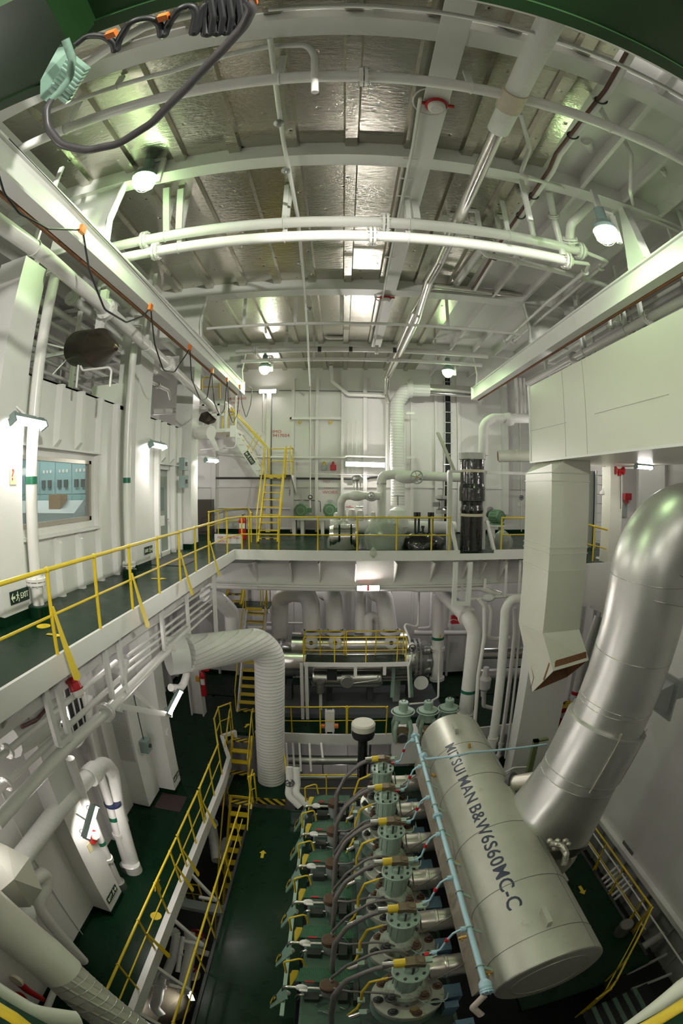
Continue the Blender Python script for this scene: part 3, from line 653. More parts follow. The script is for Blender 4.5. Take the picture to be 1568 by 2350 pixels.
one('power_cable', m, mat('dark_grey_cable', (.06, .055, .058), .4), 'thick grey cable sagging in a big loop across the first foil bay', 'cable')
e = E('festoon_cable', 'black festoon cable hanging in loops from orange clips at the top', 'cable', PD(400, 20, 3.0))
m = MB(); m.tube([PD(172, 104, 3.3), PD(200, 82, 3.3), PD(240, 82, 3.2), PD(262, 100, 3.2), PD(265, 128, 3.2), PD(272, 92, 3.2), PD(300, 48, 3.1), PD(345, 40, 3.1), PD(368, 55, 3.1), PD(372, 98, 3.1), PD(385, 58, 3.1), PD(410, 20, 3.0), PD(440, 10, 3.0), PD(452, 30, 3.0), PD(440, 88, 3.0), PD(458, 60, 3.0), PD(462, 20, 3.0), PD(485, 0, 3)], .026, 8, .12, seg=4)
for k, (a, b) in enumerate(((470, 82), (492, 80), (512, 78), (535, 64), (548, 56))):
    m.tube([PD(a + 8, -10, 3.0), PD(a - 2, 40, 3.0), PD(a, b, 3.0), PD(a + 14, b - 4, 3.0), PD(a + 20, 40, 2.98), PD(a + 12, -10, 3.0)], .024, 8, .08, seg=4)
m.build('cable_loops', BLACK, e)
for q in ((255, 77), (375, 38), (535, 6), (552, 2), (578, 2), (566, 6)):
    m = MB(); c = PD(*q, 3.05); m.box(c.x - .03, c.x + .03, c.y - .02, c.y + .03, c.z - .025, c.z + .03); m.build('orange_clip', ORANGE, e)
pipe('roof_pipe', 'white pipe beside the festoon cable at the very top, lower of the pair', [PZ(180, 160, 4.0), PZ(330, 62, 4.0), PZ(560, 10, 4.0)], .055)
pipe('roof_pipe', 'white pipe at the very top above the festoon cable, upper of the pair', [PZ(160, 88, 4.0), PZ(260, 45, 4.0), PZ(350, -10, 4.0)], .055)
pipe('roof_pipe', 'white pipe along the crane girder at the very top, thicker of two', [PZ(800, -10, 3.9), PZ(1130, 0, 3.9), PZ(1300, 62, 3.9), PZ(1568, 190, 3.9)] if 0 else [V((-.2, 1.62, 3.95)), V((4.6, 1.62, 3.95))], .05)
pipe('roof_pipe', 'slim white pipe along the crane girder at the very top, thinner of two', [V((-.6, 1.86, 3.9)), V((4.6, 1.86, 3.9))], .028)

# cables slung under the crane rail of the control room side
def sling(name, pts, r, lab):
    m = MB(); m.tube([PX(a, b, -3.02) for a, b in pts], r, 7, .2, seg=4); return one(name, m, BLACK, lab, 'cable', 'festoon cables under the crane rail')
sling('rail_cable', [(-5, 395), (10, 445), (45, 490), (110, 525), (190, 528)], .013, 'black cable sagging to the first orange clip on the crane rail')
sling('rail_cable', [(190, 530), (205, 620), (240, 710), (290, 740), (330, 725), (346, 705)], .014, 'black cable slung deeply between the first two orange clips')
sling('rail_cable', [(346, 708), (355, 790), (375, 850), (400, 855), (430, 810), (436, 798)], .013, 'black cable loop past the second orange clip')
sling('rail_cable', [(436, 800), (440, 870), (460, 918), (475, 915), (486, 850)], .012, 'black cable loop past the third orange clip')
sling('rail_cable', [(486, 852), (492, 925), (505, 955), (515, 940), (522, 870)], .011, 'black cable loop past the fourth orange clip')
sling('rail_cable', [(522, 872), (526, 950), (535, 972), (545, 950), (551, 890)], .011, 'black cable loop past the fifth orange clip')
sling('rail_cable', [(551, 890), (556, 930), (565, 960), (575, 930), (580, 893), (568, 884)], .011, 'black cable loop at the end of the crane rail')
m = MB(); m.tube([PX(20, 318, -3.06), PX(280, 590, -3.06), PX(550, 888, -3.06)], .006, 5); one('trolley_wire', m, DARK, 'taut dark wire along the face of the crane rail', 'wire')
for q, lab in (((190, 527), 'first'), ((346, 706), 'second'), ((436, 798), 'third'), ((488, 852), 'fourth'), ((522, 872), 'fifth'), ((551, 888), 'last')):
    m = MB(); c = PX(*q, -3.0); m.box(c.x - .03, c.x + .02, c.y - .05, c.y + .05, c.z - .05, c.z + .06); one('cable_clip', m, ORANGE, 'orange cable clip on the crane rail, %s along it' % lab, 'clip', 'orange clips on the crane rail')
# ================================================================== control room side of the upper deck
TOPL = 1.68
def hat(mb, y, z0, z1, x=XC, d=.11, w=.13, cut0=False, cut1=False):
    """trapezoid stiffener with slanted ends"""
    a0 = z0 + (.12 if cut0 else 0); a1 = z1 - (.12 if cut1 else 0)
    vs = [(x, y - w / 2, z0), (x, y + w / 2, z0), (x + d, y + w * .28, a0), (x + d, y - w * .28, a0), (x, y - w / 2, z1), (x, y + w / 2, z1), (x + d, y + w * .28, a1), (x + d, y - w * .28, a1)]
    mb.add(vs, [(0, 1, 2, 3), (7, 6, 5, 4), (0, 3, 7, 4), (3, 2, 6, 7), (2, 1, 5, 6), (1, 0, 4, 5)])
WY0, WY1, WZ0, WZ1 = 4.95, 7.08, -.54, .50
m = MB(); x0 = XC - .06
m.box(x0, XC, -3, WY0, ZU, TOPL); m.box(x0, XC, WY1, 8.6, ZU, TOPL); m.box(x0, XC, WY0, WY1, ZU, WZ0); m.box(x0, XC, WY0, WY1, WZ1, TOPL)
for y in (3.2, 3.9, 4.6, 5.3, 5.95, 6.6): hat(m, y, WZ1 + .16, TOPL - .02, cut0=True); hat(m, y, ZU, WZ0 - .16, cut1=True)
for y in (7.3, 7.95): hat(m, y, ZU, TOPL - .02)
m.box(XC, XC + .13, 3, 7.3, WZ1 + .12, WZ1 + .15); m.box(XC, XC + .13, 3, 7.3, WZ0 - .16, WZ0 - .12); m.box(XC, XC + .1, 7.22, 7.27, WZ0 - .12, WZ1 + .12)
m.box(-7.4, XC, -3, 8.6, TOPL - .03, TOPL); m.box(-7.4, -7.34, -3, 8.6, ZU, TOPL); m.box(-7.4, XC, 8.5, 8.6, ZU, TOPL); m.box(-7.4, XC, -3.06, -3, ZU, TOPL)
struct('wall_control_room', m, WHITE)
# second block behind the column, with its door
m = MB(); DY0, DY1, DZ1 = 10.32, 11.0, .50
m.box(x0, XC, 8.6, DY0, ZU, 1.66); m.box(x0, XC, DY1, 11.95, ZU, 1.66); m.box(x0, XC, DY0, DY1, DZ1, 1.66); m.box(-7.4, XC, 8.6, 11.95, 1.63, 1.66); m.box(-7.4, XC, 11.9, 11.95, ZU, 1.66)
for y in (9.35, 10.15): hat(m, y, ZU if y < 10 else ZU, 1.64)
for y in (10.55, 11.15, 11.7): hat(m, y, DZ1 + .14, 1.64, cut0=True)
hat(m, 11.2, ZU, DZ1 + .1); hat(m, 11.75, ZU, DZ1 + .1); m.box(XC, XC + .1, 10.1, 11.9, DZ1 + .08, DZ1 + .12)
m.box(-5.2, XC, 8.2, 8.7, 1.6, 2.15)
struct('wall_workshop', m, WHITE)
d = E('door_1', 'grey door', 'door', (XC, 10.66, ZU)); del d['category']; del d['label']; d['kind'] = 'structure'
m = MB(); m.box(XC - .05, XC - .01, DY0 + .04, DY1 - .04, ZU + .1, DZ1 - .03); m.build('door_leaf', DOORG, d)
m = MB(); m.box(XC - .06, XC + .05, DY0, DY0 + .04, ZU, DZ1); m.box(XC - .06, XC + .05, DY1 - .04, DY1, ZU, DZ1); m.box(XC - .06, XC + .05, DY0, DY1, DZ1 - .04, DZ1); m.box(XC - .06, XC + .05, DY0, DY1, ZU, ZU + .1); m.build('door_frame', WHITE, d)
m = MB(); m.box(XC - .01, XC + .005, 10.46, 10.72, -.55, .02); m.build('door_window', glass_mat('dark_pane', (.2, .25, .24), .05, 1), d)
m = MB(); m.box(XC - .01, XC + .004, 10.5, 10.74, -.93, -.68); m.build('notice', mat('notice_paper', (.75, .76, .70), .6), d)
m = MB(); m.tube([(XC - .01, 10.86, -.78), (XC + .07, 10.86, -.78), (XC + .07, 10.74, -.78)], .015, 6, .03); m.build('handle', STEEL, d)
# window with its metal frame and the room behind
w = struct('window_1', (lambda q: (q.box(XC - .06, XC + .03, WY0, WY0 + .07, WZ0, WZ1), q.box(XC - .06, XC + .03, WY1 - .07, WY1, WZ0, WZ1), q.box(XC - .06, XC + .03, WY0, WY1, WZ1 - .06, WZ1), q.box(XC - .06, XC + .03, WY0, WY1, WZ0, WZ0 + .07), q)[-1])(MB()), mat('window_frame_metal', (.50, .47, .42), .3, .7))
g = MB(); g.box(XC - .03, XC - .024, WY0 + .07, WY1 - .07, WZ0 + .07, WZ1 - .06); g.build('window_pane', GLASS, w)
m = MB(); m.box(-7.3, XC - .1, -2.9, 8.4, ZU, ZU + .02); struct('floor_control_room', m, mat('control_room_floor', (.25, .28, .26), .5))
METER = mat('meter_face', (.7, .72, .7), .4)
for i in range(6):
    e = E('switchboard_cabinet', ['teal switchboard cabinet at the window\'s dark edge, seen through the glass', 'teal switchboard cabinet with two dark breakers, seen through the glass', 'teal switchboard cabinet with a small lamp panel, seen through the glass', 'teal switchboard cabinet with meters, seen through the glass', 'teal switchboard cabinet beside the pale console, seen through the glass', 'teal switchboard cabinet in the room\'s far corner, seen through the glass'][i], 'cabinet', (-7.1 + .46 * i, 8.0, ZU), 'switchboard cabinets in the control room')
    x = -7.32 + .46 * i; yf = 8.0; m = MB(); m.box(x, x + .455, yf, 8.45, ZU + .02, 1.25); m.build('cabinet_body', TEAL, e)
    m = MB(); m.box(x + .02, x + .435, yf - .015, yf, -1.5, -.12); m.box(x + .02, x + .435, yf - .015, yf, -.08, 1.2); dr = m.build('cabinet_door', TEAL, e)
    for a, b in ((.08, .12), (.26, .12), (.08, -.42), (.26, -.42)): m = MB(); m.box(x + a, x + a + .09, yf - .06, yf - .015, b - .07, b + .09); m.build('breaker', DARK, dr)
    for a in (.1, .2, .3): m = MB(); m.box(x + a, x + a + .05, yf - .03, yf - .015, .36, .42); m.build('meter', METER, dr)
e = E('control_console', 'pale grey control console along the glass of the control room', 'console', (-5.3, 6, ZU))
m = MB(); m.box(-6.9, -4.8, 7.0, 7.5, ZU + .02, -.42); m.build('console_body', mat('console_grey', (.34, .42, .42), .45), e)
m = MB(); m.prism([(-6.9, 7.05, -.42), (-6.9, 7.45, -.42), (-6.9, 7.45, -.20), (-6.9, 7.40, -.20)], (2.1, 0, 0)); m.build('sloping_top', mat('console_top_grey', (.40, .48, .48), .45), e)
m = MB(); m.box(-5.5, -5.2, 7.15, 7.4, -.42, -.08); one('carton', m, CARD, 'brown carton on the switchboard side behind the glass', 'box')
tube_lamp('tube lamp on the control room ceiling seen through the glass', (-5.9, 6.8, TOPL - .12), (1, 0, 0), 1.2, (0, 0, -1), 7, 'ceiling tubes inside')

# slender pipes standing against the columns
pipe('stand_pipe', 'white stand pipe with a green band in front of the control room glass', [(-4.0, 4.79, 3.2), (-4.0, 4.79, ZU)], .085, flanges=((0, .03), (0, .90), (0, .98)), bands=((0, .63, BANDG),), group='stand pipes by the control room', hangers=())
pipe('stand_pipe', 'white stand pipe with a green band beside the box column', [(-4.0, 7.74, 3.4), (-4.0, 7.74, ZU)], .075, flanges=((0, .05), (0, .95)), bands=((0, .64, BANDG),), group='stand pipes by the control room')
for (c, r, lab) in (((-4.0, 4.79), .16, 'green deck collar around the banded stand pipe in front of the glass'), ((-4.0, 7.74), .15, 'green deck collar around the stand pipe beside the box column')):
    m = MB(); m.lathe([(r, 0), (r, .16), (r * .9, .17)], (c[0], c[1], ZU), n=20); one('deck_collar', m, GREEN, lab, 'collar', 'deck collars')
pipe('diagonal_main', 'thick white main sloping along the control room side under the crane rail', [PX(-20, 500, -3.6), PX(100, 585, -3.6), PX(250, 715, -3.6), PX(400, 850, -3.65), PX(480, 925, -3.7), PX(488, 935, -3.75), PX(480, 940, -4.2), PX(350, 945, -5.5)], .10, bend=.2, n=14, flanges=((1, .96), (2, .86)), hangers=((0, .8, 4.2), (2, .5, 4.2)))
pipe('service_pipe', 'white pipe looping under the roof behind the diagonal main', [PX(160, 680, -5.2), PX(210, 720, -5.2), PX(300, 800, -5.2)], .09, flanges=((0, .1), (1, .2)))
pipe('service_pipe', 'bent white pipe rising behind the diagonal main to the roof', [PX(228, 700, -4.6), PX(232, 650, -4.6), PX(250, 622, -4.6), PX(275, 618, -5.2)], .08, bend=.15, flanges=((0, .4),))
pipe('service_pipe', 'grey pipe running level behind the crane rail to the box column', [PX(240, 655, -4.4), PX(310, 722, -4.4), PX(318, 760, -4.5)], .07, bend=.12, flanges=((0, .7),))
pipe('service_pipe', 'short white pipe with a valve wheel near the second column', [PX(335, 870, -4.4), PX(385, 895, -4.4), PX(390, 915, -4.7)], .05, bend=.1, flanges=((0, .5),))
pipe('service_pipe', 'long white pipe in the dark bundle under the roof, uppermost', [PX(-10, 560, -6.2), PX(310, 800, -6.2)], .08)
labs = ['second', 'third', 'fourth', 'fifth', 'sixth', 'seventh', 'eighth', 'ninth']
for k in range(8):
    zz = 3.55 - .17 * k; xx = -5.6 - .22 * k
    pipe('service_pipe', 'slim grey white pipe of the bundle above the control room roof, %s from the roof' % labs[k], [(xx, 3.5, zz), (xx, 12.5, zz - .05)], .05 if k % 3 else .075, group='pipe bundle above the control room', flanges=((0, .2 + .06 * k),))
for k, y in enumerate((5.6, 7.4, 9.8)):
    m = MB(); m.box(-5.3, -5.22, y, y + .08, 1.7, 4.3); m.box(-7.3, -7.22, y, y + .08, 1.7, 4.3); m.box(-7.3, -5.2, y, y + .06, 3.62, 3.7); m.box(-7.3, -5.2, y, y + .06, 2.7, 2.78); one('pipe_rack', m, WHITE, 'white pipe rack frame above the control room, %s from the first column' % ('first', 'second', 'third')[k], 'rack', 'pipe rack frames')
p = E('spiral_duct', 'spiral white air duct lying on the control room roof', 'duct', (-6.2, 6, 1.9)); MB().tube([(-6.0, 3.5, 2.0), (-6.0, 9.5, 2.0)], .27, 18).build('duct_run', spiral_mat('spiral_duct_skin', (.5, .52, .48), .4, .5, 'Y', 2.2), p)
e = E('ventilator_cone', 'dark brown cone ended ventilator outlet hanging over the control room', 'ventilator', PY(220, 805, 5.9))
a = PY(180, 800, 6.3); b = PY(222, 800, 5.9); c = PY(268, 797, 5.6); ax = (c - a).normalized()
VM = mat('dark_brown_cowl', (.055, .042, .03), .35, .55, noise=.25, nscale=6)
MB().lathe([(.28, 0), (.31, .05), (.31, (b - a).length + .06), (.28, (b - a).length + .1)], a, ax, 26).build('cowl_barrel', VM, e)
MB().lathe([(.30, (b - a).length + .08), (.05, (c - a).length - .01), (.001, (c - a).length + .04)], a, ax, 26).build('cone', VM, e)
m = MB(); m.tube([a - ax * .05, PX(120, 860, -4.6)], .012, 5); m.tube([PY(150, 800, 6.4), PY(110, 790, 6.4)], .02, 6); m.bar(b + V((0, 0, .3)), b + V((0, 0, 1.0)), .12, .1); m.build('bracket', WHITE, e)
pipe('vent_pipe', 'white rail pipe bent down beside the dark cone', [PY(185, 840, 5.8), PY(190, 850, 5.8), PY(250, 843, 5.8), PY(256, 850, 5.8), PY(252, 888, 5.8)], .018, bend=.05)
pipe('vent_pipe', 'thin white upright pipe on the control room roof beside the cone', [PY(180, 838, 5.8), PY(175, 890, 5.8)], .018)
p = E('air_duct', 'white round air duct elbow poking out past the third column', 'duct', PY(440, 990, 11.6))
MB().tube([PY(405, 990, 12.6), PY(455, 992, 12.2), PY(485, 993, 12.0)], .20, 18, .2).build('duct_run', PIPEW, p)
MB().lathe([(.21, 0), (.205, .05)], PY(455, 992, 12.2), (1, -.3, 0), 18).build('collar', PIPEW, p)
m = MB(); m.prism([PY(455, 965, 13), PY(483, 968, 12.6), PY(478, 975, 12.6), PY(462, 948, 12.9)], (.1, .3, .1)); one('duct_mouth', m, VM, 'dark duct mouth above the white air duct elbow', 'duct')

# railing of the upper deck edge
ys = [PX(107, 1303, XU).y, PX(215, 1268, XU).y, PX(295, 1247, XU).y, PX(360, 1230, XU).y, PX(410, 1217, XU).y, PX(447, 1205, XU).y, PX(478, 1196, XU).y]
railing('deck_railing', 'yellow railing along the upper deck in front of the control room', [(XU, .5, ZCO), (XU, 10.6, ZCO)], .84, (.47,), posts=[(y - .5) / 10.1 for y in [1.2, 2.4] + ys], braces=(2, 4, 6, 8), brace_out=(1, 0, 0), closed_ends=False)
railing('deck_railing', 'yellow railing along the far edge of the upper deck', [(XU, 10.6, ZCO), (XU + .2, YU, ZCO), (PY(1032, 1263, YU).x, YU, ZCO)], .84, (.47,), posts=[0, 1] + [1 + (PY(q, 1263, YU).x - XU - .2) / (PY(1032, 1263, YU).x - XU - .2) for q in (572, 640, 730, 820, 910, 990, 1031)], closed_ends=False)
railing('deck_railing', 'short yellow railing between the black machine and the cream duct', [(PY(1150, 1262, YU).x, YU, ZCO), (5.6, YU, ZCO)], .84, (.47,), posts=(0, .98), closed_ends=False)
railing('hatch_railing', 'yellow stair hatch railing with two gates beside the fire extinguisher', [PZ(480, 1240, ZU), PZ(520, 1225, ZU), PZ(570, 1222, ZU), PZ(577, 1245, ZU)], .9, (.5,), posts=(0, .5, 1, 2, 3))
m = MB(); q = PZ(500, 1247, ZU); m.box(q.x - .1, q.x + .75, q.y, q.y + .03, ZU, ZU + .28); o = one('hatch_coaming_plate', m, WALLW, 'pale plate with red writing at the stair hatch', 'plate')
letters('lettering', 'FOR STARTING', .1, V((q.x, q.y - .004, ZU + .15)), (1, 0, 0), (0, 0, 1), SIGNR, o); letters('lettering', 'EASILY', .1, V((q.x, q.y - .004, ZU + .03)), (1, 0, 0), (0, 0, 1), SIGNR, o)

# lamps, signs and small boxes on this side
c = PX(65, 967, -3.95); tube_lamp('lit tube lamp on the first column beside the control room glass', c, (.1, 1, -.02), .62, (.5, 0, -1), 16, arm=V((-4.12, c.y - .1, c.z + .2)))
c = PX(362, 1022, -3.95); tube_lamp('lit tube lamp on the second column by the grey door', c, (.1, 1, -.02), .62, (.4, -.2, -1), 16, arm=V((-4.12, c.y - .1, c.z + .15)))
c = PX(485, 1056, -3.8); tube_lamp('small lit tube lamp past the third column', c, (.3, 1, 0), .6, (.3, -.3, -1), 14, arm=V((-4.12, c.y, c.z + .1)))
c = PX(45, 1367, -4.10); exit_sign('green exit sign with arrow at the foot of the first column', c, (0, 1, 0), (0, 0, 1), .42, .17)
c = PX(341, 1262, -4.10); exit_sign('green exit sign at the foot of the second column', c, (0, 1, 0), (0, 0, 1), .42, .16, 'arrow_last', 1)
m = MB(); c = PY(30, 1090, 4.14); c = PX(31, 1090, -4.11); m.box(-4.12, -4.112, c.y - .07, c.y + .07, c.z - .12, c.z + .12); o = one('notice_plate', m, mat('yellow_notice', (.70, .62, .35), .5), 'yellow notice plate with a red hook mark on the first column', 'sign')
letters('mark', '?', .2, V((-4.108, c.y - .05, c.z - .06)), (0, 1, 0), (0, 0, 1), SIGNR, o)
for q, lab in (((424, 1065), 'upper grey green switch box on the third column'), ((424, 1105), 'lower grey green switch box on the third column')):
    c = PX(*q, -4.0); e = E('switch_box', lab, 'switch box', c, 'switch boxes on the third column'); m = MB(); m.box(-4.1, -3.95, c.y - .16, c.y + .16, c.z - .16, c.z + .16); m.build('box_body', GREYG, e); m = MB(); m.box(-3.95, -3.93, c.y - .05, c.y + .05, c.z - .05, c.z + .05); m.build('rotary_knob', DARK, e)
m = MB(); c = PZ(100, 1437, ZU); m.lathe([(.10, 0), (.10, .004)], c, n=20); one('deck_mark', m, YEL, 'round yellow plate painted on the green walkway', 'marking', 'yellow marks on the walkway')
def deck_arrow(px, z, d, L, label):
    c = PZ(*px, z + .006); d = V(d).normalized(); w = V((0, 0, 1)).cross(d); m = MB()
    m.prism([c + d * a * L + w * b * L for a, b in ((-.5, -.12), (.1, -.12), (.1, -.3), (.5, 0), (.1, .3), (.1, .12), (-.5, .12))], (0, 0, .003)); one('deck_arrow', m, YEL, label, 'marking', 'yellow arrows on the decks')
deck_arrow((128, 1457), ZU, (1, .15, 0), .26, 'yellow arrow on the walkway beside the round yellow plate'); deck_arrow((365, 1328), ZU, (1, .2, 0), .3, 'yellow arrow on the walkway before the second column')
m = MB(); c = PZ(405, 1290, ZU); m.box(c.x - .45, c.x + .35, c.y - .5, c.y + .5, ZU, ZU + .012); one('door_mat', m, DARK, 'dark mat on the green walkway before the grey door', 'mat')
# store cupboards seen past the third column
e = E('steel_locker', 'dark steel locker standing past the third column', 'locker', PZ(468, 1228, ZU)); c = PZ(468, 1226, ZU); m = MB(); m.box(c.x - .3, c.x + .3, c.y, c.y + .4, ZU, ZU + 1.25); m.build('locker_body', mat('dark_locker_paint', (.07, .06, .05), .4), e); m = MB(); m.box(c.x - .28, c.x + .28, c.y - .02, c.y, ZU + .1, ZU + 1.2); m.build('locker_door', bpy.data.materials['dark_locker_paint'], e)
# ================================================================== end bulkhead of the upper deck and the machines before it
WY = YB - .012
def wl(txt, px, size, m=SIGNR, wide=1.0, al='LEFT', y=None, parent=None, name='bulkhead_lettering', label=None):
    mb = letters('x', txt, size, PY(*px, y or WY), (1, 0, 0), (0, 0, 1), m, None, al, wide=wide)
    return one(name, mb, m, label, 'lettering')
wl('IMO', (625, 994), .165, label='red painted letters IMO on the end bulkhead above the number', wide=1.15)
wl('9417024', (625, 1003), .165, label='red painted number on the end bulkhead', wide=1.12)
PINK = mat('faded_pink_lettering', (.62, .30, .36), .6)
wl('NO', (742, 1108), .15, PINK, label='faded top word of the red warning above the motors', wide=1.1); wl('HOT', (743, 1121), .165, mat('faded_red_lettering', (.58, .2, .24), .6), label='middle word of the faded red warning on the bulkhead', wide=1.15)
wl('WORK', (740, 1133), .165, bpy.data.materials['faded_red_lettering'], label='lowest word of the faded red warning on the bulkhead', wide=1.15)
wl('OR STAIRCASE', (523, 918), .13, label='red painted line of writing above the stair head, topmost', wide=.85); wl('EAS  E', (531, 927), .13, label='red painted line of writing above the stair head, second', wide=.85); wl('C   NT', (529, 937), .13, label='red painted line of writing above the stair head, third', wide=.85); wl('CO   CT', (528, 947), .13, label='red painted line of writing above the stair head, lowest', wide=.85)
# broad flat uprights and rails welded to the bulkhead
def upright(px, w, lab, y0=870, y1=1220, d=.16):
    x = PY(px, 1000, YB).x; m = MB(); m.box(x - w / 2, x + w / 2, YB - d, YB, PY(px, y1, YB).z, PY(px, y0, YB).z); one('bulkhead_upright', m, WALLW, lab, 'upright', 'flat uprights of the end bulkhead')
upright(672, .12, 'white upright edging the red ship number'); upright(728, .11, 'white upright beside the two alarm boxes'); upright(786, .10, 'white upright before the three thin pipes'); upright(838, .14, 'broad white upright behind the long tube lamp')
upright(618, .16, 'white upright under the short tube lamp', 905, 1220, .25); upright(494, .16, 'white upright beside the small tube lamp below the stair head', 1010, 1225)
upright(1052, .12, 'white upright behind the black machine'); upright(1156, .20, 'broad greenish upright behind the insulated elbow', 880, 1180, .3); upright(945, .1, 'white upright with two brackets beside the tall lagged pipe'); upright(1000, .1, 'thin white upright beside the dark ladderway')
m = MB(); a = PY(668, 963, YB); b = PY(783, 963, YB); m.box(a.x, b.x, YB - .35, YB - .25, a.z - .04, a.z + .04); m.box(a.x, a.x + .06, YB - .35, YB, a.z - .05, a.z + .08); o = E('lifting_beam', 'white lifting rail with two yellow eyes on the end bulkhead', 'lifting rail', a); m.build('rail', WHITE, o)
for q in (688, 759): m = MB(); m.torus(PY(q, 969, YB - .3), (0, 1, 0), .055, .018, 12, 5); m.build('yellow_eye', YEL, o)
# small pipes and cables on the bulkhead
def wpipe(pts, r, lab, y=YB - .1, m=PIPEW, bend=.1, name='bulkhead_pipe', cat='pipe', **k): return pipe(name, lab, [PY(a, b, y) for a, b in pts], r, m, bend, cat, **k)
wpipe([(712, 880), (713, 1000), (712, 1180)], .025, 'thin white pipe with a loop head down the end bulkhead', YB - .3)
wpipe([(760, 840), (763, 875), (800, 905), (885, 908)], .07, 'white pipe curving level from the roof on the end bulkhead', YB - .35)
wpipe([(670, 1050), (790, 1050), (796, 1046), (888, 1049)], .045, 'level white pipe above the alarm boxes and long lamp', YB - .3); wpipe([(500, 1040), (560, 1048), (660, 1050)], .04, 'level white pipe passing behind the stair landing', YB - .3)
wpipe([(490, 1097), (715, 1098), (840, 1100), (850, 1096), (886, 1094)], .035, 'dark level cable pipe at the motors on the bulkhead', YB - .08, DARK, .05); wpipe([(712, 1088), (880, 1091)], .02, 'thin level conduit just above the dark cable pipe', YB - .15)
wpipe([(640, 896), (710, 897), (880, 900)], .012, 'thin dark cable on clips from the short tube lamp', YB - .03, DARK); wpipe([(560, 899), (596, 899)], .014, 'short dark cable into the short tube lamp', YB - .03, DARK)
for k, q in enumerate((798, 808, 818)): wpipe([(q, 965), (q, 1085)], .018, 'thin upright pipe of three on the bulkhead, %s from the broad upright' % ('third', 'second', 'first')[k], YB - .08, group='three thin upright pipes')
wpipe([(624, 905), (624, 1220)], .014, 'dark cable falling down the bulkhead beside the ship number', YB - .05, DARK); wpipe([(605, 905), (605, 990)], .03, 'short white pipe under the short tube lamp', YB - .2)
wpipe([(672, 1138), (673, 1148), (712, 1148), (735, 1150), (736, 1175)], .012, 'thin dark cable from the socket box to the motors', YB - .05, DARK, .06)
wpipe([(500, 1165), (700, 1168)], .03, 'level white rail low on the end bulkhead', YB - .1); wpipe([(640, 1213), (800, 1214)], .04, 'low white pipe beneath the motor stand', YB - .3)
pipe('bulkhead_pipe', 'thin white pipe with clamps rising to the stair head platform', [PY(541, 880, 15), PY(542, 1020, 15), PY(538, 1028, 15), PY(510, 1028, 15.3), PY(460, 1032, 15.5)], .03, bend=.1)
# alarm column and red alarm
for q, mm, lm, lab in (((744, 1072), GREYP, YEL, 'grey alarm box with a yellow lamp on the end bulkhead'), ((765, 1072), RED, RED, 'red alarm box with a red lamp on the end bulkhead')):
    c = PY(*q, YB - .06); e = E('alarm_box', lab, 'alarm', c, 'alarm boxes on the end bulkhead'); m = MB(); m.box(c.x - .11, c.x + .11, YB - .14, YB - .01, c.z - .12, c.z + .08); m.cyl((c.x, YB - .2, c.z - .02), (c.x, YB - .13, c.z - .02), .085, n=14); m.build('alarm_housing', mm, e)
    m = MB(); m.lathe([(.05, .08), (.05, .16), (.03, .2), (.001, .21)], (c.x, YB - .08, c.z), n=10); m.build('alarm_lamp', lm, e)
m = MB(); c = PY(669, 1130, YB - .05); m.box(c.x - .08, c.x + .08, YB - .1, YB - .01, c.z - .13, c.z + .12); e = E('socket_box', 'grey socket box with four switches beside the yellow stair', 'socket box', c); m.build('box_body', GREYP, e)
for a in (-.04, .04):
    for b in (-.03, .05): m = MB(); m.box(c.x + a - .022, c.x + a + .022, YB - .115, YB - .1, c.z + b - .022, c.z + b + .022); m.build('switch', DARK, e)
e = E('round_gauge', 'small round lamp on a thin upright pipe near the motors', 'gauge', PY(712, 1141, YB - .35)); m = MB(); c = PY(712, 1141, YB - .36); m.lathe([(.075, .1), (.085, .03), (.06, 0)], c, (0, 1, 0), 14); m.build('gauge_rim', DARK, e); m = MB(); m.ball(c - V((0, .02, 0)), .05, 10, 6); m.build('gauge_glass', mat('frosted_glass', (.75, .72, .65), .2), e)
# tube lamps on the bulkhead
tube_lamp('short tube lamp high on the end bulkhead under the floodlight', PY(615, 898, YB - .25), (1, 0, 0), .66, (0, -1, -.1), 22)
tube_lamp('long tube lamp on the end bulkhead above the lagged manifold', PY(838, 1066, YB - .5), (1, 0, -.02), 1.42, (0, -1, -.15), 36)

# stairs to the upper platform
LX0, LX1, LYF, LYT, LZT = -2.55, -1.93, 13.6, 15.0, .42
ladder('stair_ladder', 'yellow stair ladder rising from the far walkway to its landing', (-2.24, LYF, ZU), (-2.24, LYT, LZT), (.30, 0, 0), 9, stripe=(0, 8), sm=YEL)
e = E('stair_landing', 'yellow railed landing at the head of the stair ladder', 'landing', (-2.3, 15.4, LZT))
m = MB(); m.box(-2.75, -1.7, 15.0, 15.9, LZT - .05, LZT); m.build('plate', GREEN, e); m = MB(); m.box(-2.6, -1.86, 14.98, 15.0, LZT - .1, LZT + .01); m.build('yellow_nosing', YEL, e)
m = MB(); m.box(-2.75, -1.7, 15.85, 15.9, LZT - .12, LZT); m.prism([(-1.72, 15.0, LZT), (-1.72, 16.7, LZT), (-1.72, 16.7, LZT - .7)], (.04, 0, 0)); m.build('support_bracket', WHITE, e)
m = MB(); m.tube([(-2.5, 15.9, LZT + .95), (-1.72, 15.9, LZT + .95), (-1.72, 15.05, LZT + .95)], .022, 7, .08); m.tube([(-2.5, 15.9, LZT + .5), (-1.72, 15.9, LZT + .5), (-1.72, 15.05, LZT + .5)], .016, 6)
m.build('guard_rail', YEL, e)
for p in ((-1.72, 15.9), (-1.72, 15.05), (-1.86, 15.05), (-2.55, 15.9)): m = MB(); m.tube([(p[0], p[1], LZT), (p[0], p[1], LZT + .97)], .02, 7); m.build('guard_post', YEL, e)
A = V((-2.72, 15.45, LZT)); B = PY(543, 1000, 15.45)
